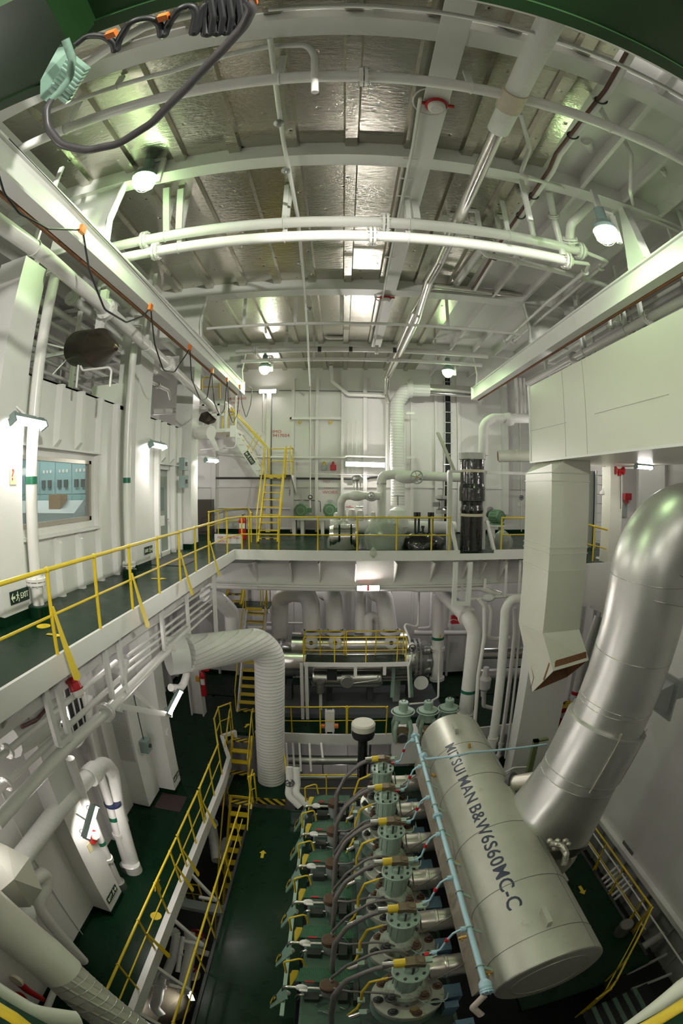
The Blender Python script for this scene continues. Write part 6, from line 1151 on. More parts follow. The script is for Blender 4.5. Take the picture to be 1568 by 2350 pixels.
# ================================================================== under the walkway on the control room side
pipe('deckhead_line', 'thick grey white pipe slung along under the walkway edge, ending in an elbow', [PX(-10, 1890, -3.4), PX(160, 1708, -3.4), PX(245, 1633, -3.4), PX(395, 1482, -3.4), PX(418, 1462, -3.4) + V((.18, .1, 0)), PX(430, 1480, -3.3), PX(428, 1550, -3.3), PX(418, 1580, -3.4), PX(392, 1578, -3.5)], .085, bend=.16, n=14, flanges=((1, .97), (2, .95)), group='lines under the walkway')
pipe('deckhead_line', 'slim pipe under the walkway with a flange pair, upper of two', [V((-3.7, 1.8, -2.86)), V((-3.75, 6.4, -2.86))], .045, flanges=((0, .31, 2.2),), group='lines under the walkway'); pipe('deckhead_line', 'slim pipe under the walkway with a flange pair, lower of two', [V((-3.7, 1.8, -3.2)), V((-3.7, 6.4, -3.15))], .045, flanges=((0, .26, 2.2),), group='lines under the walkway')
tags = ['uppermost', 'second', 'third', 'fourth', 'fifth', 'sixth', 'lowest']
for k in range(7): pipe('deckhead_line', 'thin pipe of the rack under the far walkway end, %s' % tags[k], [V((-3.55 - .05 * (k % 3), 6.5, -2.25 - .17 * k)), V((-3.5, 11.5, -2.28 - .17 * k))], .03, group='rack pipes under the walkway', flanges=((0, .85, 1.9),) if k % 2 else ())
def hang(lab, a0, a1, b0, b1, x=-3.35, foot=True):
    e = E('hanging_frame', lab, 'hanger', PX(*a1, x), 'hanger frames under the walkway')
    for a, b in ((a0, a1), (b0, b1)): m = MB(); p = PX(*b, x); m.bar(V((x, p.y, -2.0)), p, .09, .06, up=(1, 0, 0)); m.build('side_bar', WHITE, e)
    m = MB(); p, q = PX(*a1, x), PX(*b1, x); m.bar(p, V((q.x, q.y, p.z)), .07, .08); m.build('cross_bar', WHITE, e); return e
hang('white U shaped hanger frame below the walkway, beside the red horn lamp', (115, 1640), (135, 1710), (122, 1565), (162, 1700)); hang('white U shaped hanger frame below the walkway, the middle one', (240, 1510), (258, 1600), (265, 1480), (290, 1592)); hang('white U shaped hanger frame below the walkway near its far end', (365, 1400), (378, 1490), (425, 1350), (435, 1462), -3.3)
e = E('lamp_bracket', 'white triangular bracket arm carrying a tube lamp under the walkway', 'bracket', PX(270, 1622, -3.4)); A = PX(272, 1620, -3.4); B = PX(392, 1640, -3.2); C = PX(300, 1578, -3.4)
m = MB(); m.bar(A, B, .08, .10); m.build('arm', WHITE, e); m = MB(); m.bar(C, A.lerp(B, .7), .06, .07); m.build('brace', WHITE, e); m = MB(); m.bar(C + V((0, 0, .5)), A - V((0, 0, .1)), .1, .06, up=(1, 0, 0)); m.build('post', WHITE, e)
c = PX(400, 1612, -3.1); tube_lamp('tube lamp at the end of the white bracket arm', c, (.25, .6, .55), .55, (1, -.2, -.6), 15, arm=B + V((0, 0, .05)))
c = PX(170, 1570, -3.2); e = E('horn_lamp', 'red flashing lamp hung below the walkway edge', 'lamp', c); d = V((.35, 0, -1)); m = MB(); m.lathe([(.02, -.1), (.10, -.07), (.10, -.04), (.085, -.03), (.085, .06), (.1, .07)], c, d, 18); m.build('red_housing', RED, e); m = MB(); m.lathe([(.085, .07), (.08, .14), (.04, .18), (.001, .19)], c, d, 16); m.build('clear_dome', mat('frosted_dome', (.7, .68, .62), .2), e); m = MB(); m.bar(c + V((-.03, 0, .1)), V((-2.95, c.y - .15, -1.95)), .1, .03); m.build('bracket', WHITE, e)
# bulkhead opening and pipes on the near bulkhead
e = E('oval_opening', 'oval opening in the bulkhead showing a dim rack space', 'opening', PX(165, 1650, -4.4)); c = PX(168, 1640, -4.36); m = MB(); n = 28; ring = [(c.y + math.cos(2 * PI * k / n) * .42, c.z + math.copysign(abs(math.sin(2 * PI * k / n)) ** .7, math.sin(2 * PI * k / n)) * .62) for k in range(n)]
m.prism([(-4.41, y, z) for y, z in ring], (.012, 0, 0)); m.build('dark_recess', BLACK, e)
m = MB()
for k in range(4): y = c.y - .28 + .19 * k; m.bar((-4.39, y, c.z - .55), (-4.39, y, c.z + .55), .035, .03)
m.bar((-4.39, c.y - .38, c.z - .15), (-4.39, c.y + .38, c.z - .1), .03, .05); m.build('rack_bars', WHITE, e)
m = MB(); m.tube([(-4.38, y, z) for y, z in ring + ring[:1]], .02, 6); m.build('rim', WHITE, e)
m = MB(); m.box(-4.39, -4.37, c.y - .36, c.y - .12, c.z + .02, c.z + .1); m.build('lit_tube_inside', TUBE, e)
e = E('junction_duct', 'rounded cable duct with a brown strip behind the walkway edge', 'duct', PX(70, 1660, -4.2)); m = MB(); m.tube([PX(20, 1700, -4.2), PX(70, 1672, -4.2), PX(110, 1640, -4.2), PX(115, 1590, -4.2)], .25, 12, .3); m.build('duct_run', WHITE, e); m = MB(); m.tube([PX(50, 1668, -4.0), PX(85, 1652, -4.0), PX(110, 1622, -4.0)], .03, 6, .1); m.build('brown_strip', bpy.data.materials['brown_cable_sheath'], e)
pipe('wall_pipe', 'white pipe standing on the bulkhead beside the oval opening', [PX(188, 1590, -4.5), PX(205, 1690, -4.5), PX(232, 1790, -4.5)], .07); pipe('wall_pipe', 'cream pipe bent at its head and flanged at its foot on the bulkhead', [PX(205, 1595, -4.65), PX(203, 1640, -4.65), PX(196, 1670, -4.65), PX(214, 1762, -4.65)], .085, bend=.2, flanges=((2, .97),)); pipe('wall_pipe', 'white stand pipe rising past the middle hanger frame', [PX(312, 1440, -4.5), PX(330, 1600, -4.5)], .065, flanges=((0, .25),))
for k, (pp, r, lab) in enumerate(((((-10, 2040), (60, 1955), (130, 1862), (200, 1785), (240, 1750), (258, 1775), (268, 1850), (312, 1985)), .15, 'thick lagged pipe along the bulkhead dropping at its end to the deck'),)):
    p = E('lagged_line', lab, 'pipe', PZ(315, 1990, ZM)); xs = [-4.12] * 6 + [-4.1, -4.1]; MB().tube([PX(a, b, x) for (a, b), x in zip(pp[:6], xs)] + [PX(pp[6][0], pp[6][1], -4.1), PZ(308, 1992, ZM)], r, 16, .28).build('lagging', LAG, p); MB().lathe([(.19, -.15), (.2, 0), (.18, .16)], PX(212, 1775, -4.12), V((.02, 1, 0)), 14).build('wrapped_flange', LAG, p)
    MB().lathe([(.17, 0), (.17, .05)], PX(259, 1846, -4.1), V((0, 0, 1)), 16).build('navy_band', NAVY, p); MB().lathe([(.2, 0), (.2, .22), (.17, .24)], PZ(306, 1996, ZM), n=18).build('deck_collar', PIPEW, p)
pipe('deck_pipe', 'white pipe with a green band rising from the deck beside the thick lagged line', [PZ(295, 1995, ZM), PX(250, 1840, -4.15), PX(228, 1770, -4.2)], .085, flanges=((0, .08, 1.4), (0, .55, 1.3)), bands=((0, .78, BANDG),)); pipe('deck_pipe', 'white pipe with a green band rising from the deck in front of the exit pillar', [PZ(277, 2035, ZM), PX(214, 1888, -4.0), PX(160, 1740, -4.0)], .085, flanges=((0, .06, 1.4), (0, .5, 1.3)), bands=((0, .74, BANDG),))
for c, lab in ((PZ(277, 2035, ZM), 'steel deck collar in front of the exit pillar'), (PZ(295, 1997, ZM), 'steel deck collar beside the thick lagged line')): m = MB(); m.lathe([(.14, 0), (.14, .2), (.13, .21)], c, n=18); one('deck_collar', m, STEEL, lab, 'collar', 'steel deck collars')
c = PX(207, 1886, -3.75); tube_lamp('lit tube lamp slanting on the exit pillar of the middle deck', c, (.05, .75, .5), .62, (.6, -.3, -1), 16, arm=(-4.05, 4.5, c.z))
c = PX(212, 1920, -4.0); e = E('alarm_bell', 'red alarm bell below the lamp on the exit pillar', 'alarm', c); m = MB(); m.box(-4.05, -3.95, c.y - .09, c.y + .09, c.z - .11, c.z + .1); m.build('red_housing', RED, e); m = MB(); m.lathe([(.08, 0), (.08, .05), (.04, .09)], c + V((.05, 0, .04)), (1, 0, .3), 14); m.build('cream_bell', mat('cream_bell', (.6, .52, .4), .35), e)
c = PX(207, 1945, -4.04); m = MB(); m.box(-4.05, -4.04, c.y - .06, c.y + .06, c.z - .1, c.z + .1); one('notice_plate', m, bpy.data.materials['yellow_notice'], 'yellow notice below the red alarm bell', 'sign')
c = PZ(268, 2066, ZM); exit_sign('dark exit sign at the foot of the pillar on the middle deck', V((-4.04, 4.45, ZM + .42)), (0, 1, 0), (0, 0, 1), .46, .17, 'arrow_last', 1); exit_sign('dark exit sign at the foot of the pillar beyond the louvre cabinet', V((-4.06, 8.8, ZM + .42)), (0, 1, 0), (0, 0, 1), .4, .15, 'arrow_last', 1)
# louvre cabinet, cable box and mat
e = E('louvre_cabinet', 'tall white cabinet with louvred front beside the pillar on the middle deck', 'cabinet', (-4.8, 8.3, ZM)); zt = PX(250, 1600, -5.2).z; X0, X1, Y0, Y1 = -5.3, -4.5, 7.78, 8.55; m = MB(); m.box(X0, X1, Y0, Y1, ZM + .04, -3.6); m.build('cabinet_body', WHITE, e)
m = MB(); z = -6.0
while z < -3.75: m.box(X0 + .06, X1 - .05, Y0 - .014, Y0, z, z + .018); z += .036
m.build('louvre_grille', mat('louvre_grey', (.55, .54, .52), .5), e); m = MB(); m.box(X0 + .02, X1 - .02, Y0 - .006, Y0 - .002, ZM + .1, -6.05); m.build('lower_panel', WHITE, e)
m = MB(); m.box(X0 - .01, X1 + .01, Y0 - .01, Y1, ZM, ZM + .06); m.build('dark_foot', GREEN, e)
c = PX(343, 1711, -4.3); e = E('isolator_box', 'grey green isolator box on the side of the louvre cabinet', 'switch box', c); m = MB(); m.box(-4.5, -4.3, c.y - .13, c.y + .13, c.z - .17, c.z + .15); m.build('box_body', GREYG, e); m = MB(); m.cyl((-4.3, c.y, c.z), (-4.26, c.y, c.z), .05, n=12); m.build('rotary_knob', DARK, e); m = MB(); m.tube([(-4.42, c.y, c.z + .15), (-4.46, c.y, c.z + 1.3)], .012, 5); m.build('cable', DARK, e)
m = MB(); c = PZ(392, 1840, ZM); m.box(c.x - .32, c.x + .35, c.y - .35, c.y + .3, ZM, ZM + .012); one('door_mat', m, mat('dark_red_mat', (.05, .028, .026), .8), 'dark mat on the middle deck in front of the louvre cabinet', 'mat')
c = PX(386, 1620, -4.0); m = MB(); m.box(-4.07, -4.03, 8.72, 8.86, PX(386, 1678, -4.05).z - .08, PX(386, 1678, -4.05).z + .06); one('switch_plate', m, WHITE, 'small white switch plate on the pillar beyond the louvre cabinet', 'switch')
# railing along the middle deck edge
RX = -3.035; yy = [.9, 1.75, 2.55] + [PZ(q[0], q[1], ZM + 1.09).y for q in ((320, 2113), (360, 2028), (400, 1955), (432, 1868), (455, 1822), (492, 1735))]
yy = sorted(yy); L0, L1 = .4, 9.3; railing('deck_railing', 'yellow railing along the middle deck edge above the pipe trench', [(RX, L0, ZM + .09), (RX, 5.9, ZM + .09)], 1.0, (.5,), posts=[(y - L0) / (5.9 - L0) for y in yy if y < 5.9], braces=(1, 3, 5), brace_out=(1, 0, 0), closed_ends=False)
railing('deck_railing', 'yellow railing along the middle deck edge beyond the first rail joint', [(RX, 5.98, ZM + .09), (RX, 7.55, ZM + .09)], 1.0, (.5,), posts=(0, .5, .98), braces=(0,), brace_out=(1, 0, 0))
railing('deck_railing', 'yellow railing bending around the trench corner towards the stairs', [(RX, 7.65, ZM + .09), (-3.08, 9.6, ZM + .09), PZ(500, 1715, ZM + .09), PZ(509, 1687, ZM + .09), PZ(535, 1676, ZM + .09)], 1.0, (.5,), posts=(0, .5, 1, 2, 3, 4), braces=(0,), brace_out=(1, 0, 0))
c = PZ(365, 2035, ZM + .95) if 0 else V((RX, PZ(362, 2030, ZM + 1.0).y, ZM + .95)); m = MB(); m.prism([(RX - .02, c.y - .06, c.z - .22), (RX - .02, c.y + .10, c.z - .2), (RX - .02, c.y + .10, c.z + .0), (RX - .02, c.y + .18, c.z), (RX - .02, c.y + .02, c.z + .16), (RX - .02, c.y - .14, c.z - .02), (RX - .02, c.y - .06, c.z - .02)], (.012, 0, 0)); one('arrow_plate', m, YEL, 'yellow arrow plate hung on the middle deck railing', 'sign')
c = PZ(358, 2102, ZM); m = MB(); m.lathe([(.11, 0), (.11, .004)], c, n=20); one('deck_mark', m, YEL, 'round yellow plate painted on the middle deck by the railing', 'marking')
# engine platform railing, stairs and small landings
PX0 = -2.42; ye = [1.2, 2.1] + [PZ(q[0], q[1], ZP + 1.0).y for q in ((452, 2185), (472, 2100), (496, 2040), (512, 1962), (520, 1880))]; railing('platform_railing', 'yellow railing along the green engine platform edge', [(PX0, .4, ZP + .03), (PX0, 8.6, ZP + .03)], 1.0, (.5,), posts=[(y - .4) / 8.2 for y in sorted(ye)], closed_ends=False)
ZS = -8.38; m = MB(); q = PZ(588, 1828, ZS); r_ = PZ(656, 1828, ZS); m.box(q.x - .02, r_.x, 9.95, 11.6, ZS - .1, ZS); m.box(-3.15, q.x - .02, 9.95, 11.0, ZS - .1, ZS); struct('floor_stair_platform', m, GREEN)
m = MB(); m.box(q.x - .02, r_.x, 9.93, 9.95, ZP, ZS + .005); one('hazard_riser', m, HAZ, 'black and yellow striped riser at the end of the green lane', 'riser'); m = MB(); m.box(-3.1, q.x - .06, 9.92, 9.95, ZS - .07, ZS + .01); one('yellow_nosing', m, YEL, 'yellow painted nosing at the head of the trench stairs', 'nosing')
ladder('stair_ladder', 'short yellow stair from the striped platform up to the middle deck', (-2.98, 10.78, ZS), (-2.98, 11.9, ZM), (.30, 0, 0), 4, stripe=(0, 3), sides=(-1, 1)); 
ladder('stair_ladder', 'long yellow stair descending into the pipe trench beside the green lane', (-2.72, 6.2, -11.6), (-2.72, 9.93, ZS - .02), (.30, 0, 0), 13, stripe=(12,), sides=(-1, 1))
railing('platform_railing', 'small yellow railing around the foot of the big elbow main', [PZ(597, 1790, ZS), PZ(600, 1775, ZS), PZ(655, 1775, ZS), PZ(662, 1830, ZS)], .95, (.5,), posts=(0, 1, 2, 3)); railing('platform_railing', 'yellow gate posts between the trench stairs and the striped riser', [PZ(578, 1845, ZS), PZ(590, 1838, ZS)], 1.0, (.5,), posts=(0, 1)); railing('platform_railing', 'yellow railing at the green lane end behind the engine', [PZ(660, 1838, ZP), PZ(760, 1838, ZP), PZ(870, 1836, ZP)], 1.0, (.5, .1), posts=(.05, .9, 2), closed_ends=False)
deck_arrow((603, 1960), ZP, (0, 1, 0), .30, 'yellow arrow on the green lane beside the engine'); deck_arrow((567, 1665), ZM, (.3, 1, 0), .3, 'yellow arrow on the middle deck at the head of the short stair'); deck_arrow((568, 1805), ZS, (0, 1, 0), .25, 'yellow arrow on the striped platform beside the trench stairs') if 0 else None
for k, (pp, lab) in enumerate(((((664, 1760), (665, 1800), (662, 1825), (690, 1852)), 'white lagged pipe pair at the lane end with a handwheel, first'), (((680, 1762), (682, 1800), (678, 1820), (708, 1850)), 'white lagged pipe pair at the lane end, second'))):
    pipe('lagged_drop_pipe', lab, [PY(a, b, 9.9 - .2 * j) for j, (a, b) in enumerate(pp)], .10, LAG, .2, group='lagged drop pipes at the lane end')
c = PY(665, 1797, 9.6); e = E('hand_valve', 'dark handwheel on the lagged drop pipe at the lane end', 'valve', c); m = MB(); wheel(m, c, (0, -.5, 1), .11, .014); m.build('handwheel', DARK, e); m = MB(); m.tube([c, c - V((0, 0, .2))], .03, 6); m.build('spindle', STEEL, e)
# the pipe trench between middle deck and engine platform
for k, y in enumerate((2.1, 3.3, 4.6, 6.0)): m = MB(); m.bar((-3.0, y, ZM - .2), (-2.62, y, ZM - 1.1), .07, .06); m.bar((-3.0, y, ZM - 1.1), (-2.6, y, ZM - 1.1), .08, .06); one('trench_bracket', m, WHITE, 'white triangular bracket under the middle deck edge, %s from the photographer' % ('first', 'second', 'third', 'fourth')[k], 'bracket', 'brackets under the middle deck edge')

Zt = lambda a, b, z: PZ(a, b, z)
tp = [([(435, 2140), (438, 2180), (425, 2250), (420, 2280)], .13, -9.6, 'thick cream pipe bending down in the trench'), ([(395, 2130), (405, 2150), (398, 2195), (378, 2245)], .10, -9.2, 'cream pipe elbow close to the middle deck edge in the trench'), ([(372, 2230), (360, 2295), (352, 2310), (370, 2330)], .12, -9.8, 'white pipe dropping to a flanged foot in the trench'), ([(480, 1860), (490, 1920), (498, 1975)], .15, -9.4, 'grey pipe standing in the trench beside the stair'), ([(505, 1975), (510, 1955), (522, 1930)], .16, -10.2, 'white pipe curving away behind the trench stair'), ([(420, 2150), (408, 2230)], .05, -9.0, 'slim white pipe standing in the trench'), ([(400, 2165), (480, 2190)], .09, -9.9, 'white cross pipe in the trench with flanges'), ([(497, 1640), (495, 1690), (478, 1760)], .16, -8.6, 'grey pipe going down under the trench corner')]
for pts, r, z, lab in tp: pipe('trench_pipe', lab, [PZ(a, b, z - .15 * i) for i, (a, b) in enumerate(pts)], r, PIPEW, r * 2, group='pipes in the trench', flanges=((0, .5, 1.35),))
for q, z, lab in (((450, 2146), -10, 'dark red handwheel in the trench below the white bracket'), ((432, 2220), -10, 'dark red handwheel in the trench nearer the photographer')):
    c = PZ(*q, z); e = E('trench_valve', lab, 'valve', c, 'red wheel valves in the trench'); m = MB(); wheel(m, c, (.1, -.1, 1), .17, .022); m.build('red_handwheel', RED, e); m = MB(); m.lathe([(.16, -.55), (.2, -.4), (.12, -.2), (.04, -.05), (.03, 0)], c, n=14); m.build('lagged_body', LAG, e)
m = MB(); m.box(-6, -2.5, 2.2, 2.55, -10.0, -9.9); one('cable_tray', m, GREYP, 'grey cable tray crossing the trench by the tank', 'cable tray'); m = MB(); m.box(-6, -2.4, 6.2, 6.5, -9.6, -9.45); one('cable_tray', m, GREYP, 'grey cable tray crossing the trench under the stairs', 'cable tray')
e = E('trench_tank', 'round white tank end low in the trench by the lamp', 'tank', PZ(385, 2300, -11.4)); m = MB(); m.lathe([(.3, -.5), (.75, -.35), (.8, 0), (.8, 1.2)], PZ(380, 2300, -11.2), (-.6, .3, .1), 24); m.build('tank_shell', mat('aged_tank_paint', (.34, .30, .22), .5, noise=.2, nscale=5), e); m = MB(); m.box(-2.9, -2.3, 2.3, 2.9, -11.2, -10.6); one('machine_box', m, mat('cream_machine', (.62, .55, .42), .5), 'cream machine housing low in the trench under the lamp', 'machine'); m = MB(); m.box(-2.7, -2.2, 1.6, 2.1, -10.9, -10.5); one('motor_block', m, mat('red_orange_motor', (.42, .07, .03), .45), 'red orange motor block low in the trench', 'motor')
c = PZ(436, 2282, -10.3); tube_lamp('lit tube lamp standing in the trench beside the lane', c, (0, .2, 1), .5, (.4, -1, 0), 2); c = PZ(500, 1975, -11.2); tube_lamp('lit lamp glowing beneath the trench stairs', c, (1, .1, 0), .3, (0, -.5, 1), 3)
railing('platform_railing', 'low yellow railing down in the trench below the fourth bracket', [PZ(430, 2070, -10.6), PZ(470, 2075, -10.6), PZ(482, 2110, -10.6)], .95, (.5,), posts=(0, .5, 1, 2))
# near corner: insulated ducts, hood, hydrant
p = E('insulated_duct', 'thick pale insulated pipe slanting across the near corner', 'duct', PD(150, 2200, 6.0)); A = [PD(-60, 2055, 5.1), PD(100, 2195, 5.5), PD(140, 2232, 5.6), PD(345, 2400, 6.0)]
MB().tube(A[:3], .31, 24).build('smooth_sleeve', CREAM, p); MB().tube(A[1:], .285, 24).build('spiral_length', spiral_mat('spiral_cladding', (.55, .55, .47), .35, .4, 'Y', 2.6), p); 
m = MB()
for k in range(12): q = A[2].lerp(A[3], .03 + .08 * k); m.torus(q, A[3] - A[2], .287, .006, 24, 4)
m.build('seam_ring', SILVP, p)
e = E('vent_hood', 'pale faceted ventilation hood at the near bulkhead', 'hood', PX(50, 1990, -3.7)); v = [PX(-40, 1935, -4.1), PX(18, 1942, -3.9), PX(68, 1968, -3.6), PX(97, 2042, -3.4), PX(70, 2082, -3.6), PX(-40, 2080, -4.1)]; c0 = PX(32, 2018, -3.25)
m = MB(); m.add(v + [c0] + [p + V((-.75, .0, -.05)) for p in v], [(0, 1, 6), (1, 2, 3, 6), (6, 3, 4), (6, 4, 5), (0, 6, 5)] + [(i, (i + 1) % 6, 7 + (i + 1) % 6, 7 + i) for i in range(6)]); m.build('hood_shell', CREAM, e)
pipe('bulkhead_drop_pipe', 'white pipe sloping down behind the pale hood to the deck', [PX(60, 2030, -4.2), PX(105, 2000, -4.2), PX(108, 2030, -4.2), PX(82, 2075, -4.2), PX(190, 2205, -4.05)], .11, bend=.2); pipe('bulkhead_drop_pipe', 'lagged pipe with a wrapped head dropping to the deck by the hood', [PX(30, 2085, -4.15), PX(60, 2090, -4.15), PX(75, 2125, -4.15), PX(165, 2215, -4.05)], .10, LAG, .2); m = MB(); m.ball(PX(48, 2095, -4.0), .22, 12, 8, (1, 1.2, .9)); one('wrapped_valve', m, LAG, 'large wrapped valve body under the pale hood', 'valve')
c = PX(172, 2215, -4.05); m = MB(); m.lathe([(.12, 0), (.12, .05), (.07, .06)], c, (0, 0, 1), 14); one('drain_fitting', m, PIPEW, 'small white pipe fitting on the deck under the hood', 'fitting')
c = PX(60, 2275, -4.2); e = E('fire_hose_unit', 'red fire hose nozzle unit on the near bulkhead in the corner', 'fire hose', c); m = MB(); m.tube([PX(40, 2252, -4.25), PX(62, 2272, -4.2), PX(96, 2292, -4.2)], [.085, .06], 12); m.build('red_barrel', RED, e); m = MB(); m.lathe([(.11, -.04), (.11, .04), (.07, .04)], PX(38, 2250, -4.2), (.2, -1, .4), 16); m.build('pale_mouth', BANNER, e); m = MB(); m.torus(PX(42, 2298, -4.3), (1, 0, 0), .16, .05, 16, 6); m.build('coiled_hose', RED, e)
pipe('corner_pipe', 'pale pipe crossing the near corner below the insulated duct', [PD(-20, 2268, 4.6), PD(80, 2330, 4.6), PD(180, 2345, 4.7)], .13, CREAM); pipe('corner_pipe', 'slim white stand pipe in the near corner', [PX(128, 2265, -4.2), PX(95, 2345, -4.2)], .06)
m = MB(); m.tube([PD(-30, 2298, 1.45), PD(30, 2335, 1.45), PD(90, 2380, 1.5)], .026, 10); one('near_rail', m, YEL, 'yellow handrail crossing the bottom corner beside the pale pipe', 'handrail')
m = MB(); m.tube([PD(1400, 2400, 1.5), PD(1520, 2335, 1.5), PD(1620, 2270, 1.5)], .026, 10); one('near_rail', m, YEL, 'yellow handrail crossing the bottom corner on the drum side', 'handrail')
m = MB(); m.tube([PD(1440, 2370, 2.2), PD(1568, 2268, 2.2), PD(1640, 2215, 2.2)], .06, 12); one('near_pipe', m, CREAM, 'cream pipe above the yellow handrail on the drum side', 'pipe')
# ================================================================== main engine: six cylinders, hoses, exhaust receiver
NY = [2.78 + 1.02 * i for i in range(6)]; ORD = ['first', 'second', 'third', 'fourth', 'fifth', 'sixth']; FROM = " %s from the drum's flat end"
e = E('main_engine', 'long green main engine body under the cylinder covers', 'engine', (.5, 5.3, ZP))
m = MB(); m.box(-.60, 1.75, 1.95, 8.55, -11.5, -7.62); m.build('engine_frame', MINTD, e)
m = MB(); m.box(-.55, .42, 2.3, 8.45, -7.62, -7.42); m.build('camshaft_casing', mat('dark_green_casing', (.06, .12, .085), .4, noise=.2, nscale=6), e)
m = MB(); m.box(.3, 1.6, 2.2, 8.35, -7.62, -7.2); m.build('cylinder_frame', mat('oily_black_green', (.05, .075, .06), .4, noise=.3, nscale=5), e)
for i, y in enumerate(NY): m = MB(); m.lathe([(.47, -.6), (.5, -.55), (.5, -.18), (.46, -.16)], (.93, y, -6.66), n=32); m.build('cylinder_liner_jacket', MINTD, e)
m = MB(); m.box(-.86, -.80, 2.6, 8.3, -7.44, -7.38); m.build('mint_rail', MINT, e)
for i, y in enumerate(NY): m = MB(); m.box(1.38, 1.68, y - .16, y + .12, -7.2, -6.72); m.box(1.42, 1.62, y - .34, y - .2, -7.2, -6.8); m.build('blue_block', BLUE, e)
for i, y in enumerate(NY): m = MB(); m.box(1.22, 1.40, y + .02, y + .22, -7.2, -6.85); m.cyl((1.3, y + .3, -6.9), (1.3, y + .3, -6.82), .08, n=14); m.build('yellow_fitting', YEL, e)
m = MB(); m.box(1.2, 1.5, 1.85, 2.15, -8.6, -7.1); m.build('yellow_cover', YEL, e); m = MB(); m.box(1.55, 1.8, 1.9, 2.2, -8.6, -6.9); m.build('blue_block', BLUE, e)
rr = random.Random(3)
for i, y in enumerate(NY):
    m = MB()
    for k in range(4):
        x0 = rr.uniform(-.45, .1); y0 = y + rr.uniform(-.15, .25); m.tube([(x0, y0, -7.42), (x0, y0, -7.30), (x0 + rr.uniform(-.2, .25), y0 + rr.uniform(-.1, .1), -7.29), (x0 + .15, y0 + .1, -7.42)], .010, 5, .03)
    m.build('small_pipework', STEEL, e)
    m = MB(); m.box(-.52, -.30, y + .18, y + .34, -7.42, -7.26); m.box(-.02, .12, y + .15, y + .45, -7.42, -7.2); m.box(.2, .28, y + .1, y + .5, -7.42, -7.1); m.build('dark_gear', mat('dark_machinery', (.045, .05, .045), .4, .3, noise=.3, nscale=9) if 'dark_machinery' not in bpy.data.materials else bpy.data.materials['dark_machinery'], e)

# cylinder covers
def cover(i, y):
    c = V((.93, y, -6.66)); e = E('cylinder_cover', 'round bare metal cylinder cover ringed with dark nuts,' + FROM % ORD[i], 'cylinder cover', c, 'cylinder covers')
    cd = MB().lathe([(.50, -.16), (.508, -.14), (.508, -.02), (.495, 0), (.33, .0), (.30, .03), (.30, .05), (.001, .05)], c, n=40).build('cover_disc', COVER, e)
    m = MB(); m.lathe([(.27, .03), (.30, .10), (.29, .30), (.25, .36), (.17, .40)], c + V((-.06, 0, 0)), n=28); m.build('valve_seat_housing', mat('greasy_mint', (.30, .36, .28), .4, noise=.15, nscale=8, dirt=(.12, .085, .05), dscale=6, dmin=.5, dmax=.68) if 'greasy_mint' not in bpy.data.materials else bpy.data.materials['greasy_mint'], e)
    for k in range(8):
        a = 2 * PI * k / 8 + .2; q = c + V((math.cos(a) * .42, math.sin(a) * .42, 0)); m = MB(); m.lathe([(.075, 0), (.075, .012), (.045, .015), (.045, .075), (.028, .085), (.028, .12)], q, n=12); m.build('stud_nut', RUST if k % 3 == 0 else DARK, cd)
    for s, t in ((-1, -1), (1, -1), (1, 1), (-1, 1)): m = MB(); q = c + V((-.06 + .21 * s, .2 * t, .30)); m.lathe([(.085, 0), (.085, .03), (.05, .035), (.05, .12), (.035, .13), (.035, .17)], q, n=14); m.build('black_stud', RUST if s * t < 0 else DARK, e)
    m = MB(); q = c + V((.05, -.36, .02)); m.lathe([(.07, 0), (.05, .05), (.05, .1)], q, n=10); m.box(q.x - .06, q.x + .06, q.y - .02, q.y + .02, q.z + .04, q.z + .09); m.build('injector_head', mat('oily_brass', (.23, .15, .06), .45, .5) if 'oily_brass' not in bpy.data.materials else bpy.data.materials['oily_brass'], e)
    m = MB(); m.tube([q + V((.08, .05, .12)), c + V((.2, -.28, .25)), c + V((.22, -.3, .22)), c + V((.46, -.3, .22)), c + V((.48, -.2, .3))], .012, 6, .05); m.tube([c + V((.05, -.2, .3)), c + V((.16, -.33, .25)), c + V((.42, -.34, .25))], .010, 6, .05); m.build('mint_oil_pipe', MINT, e)
for i, y in enumerate(NY): cover(i, y)

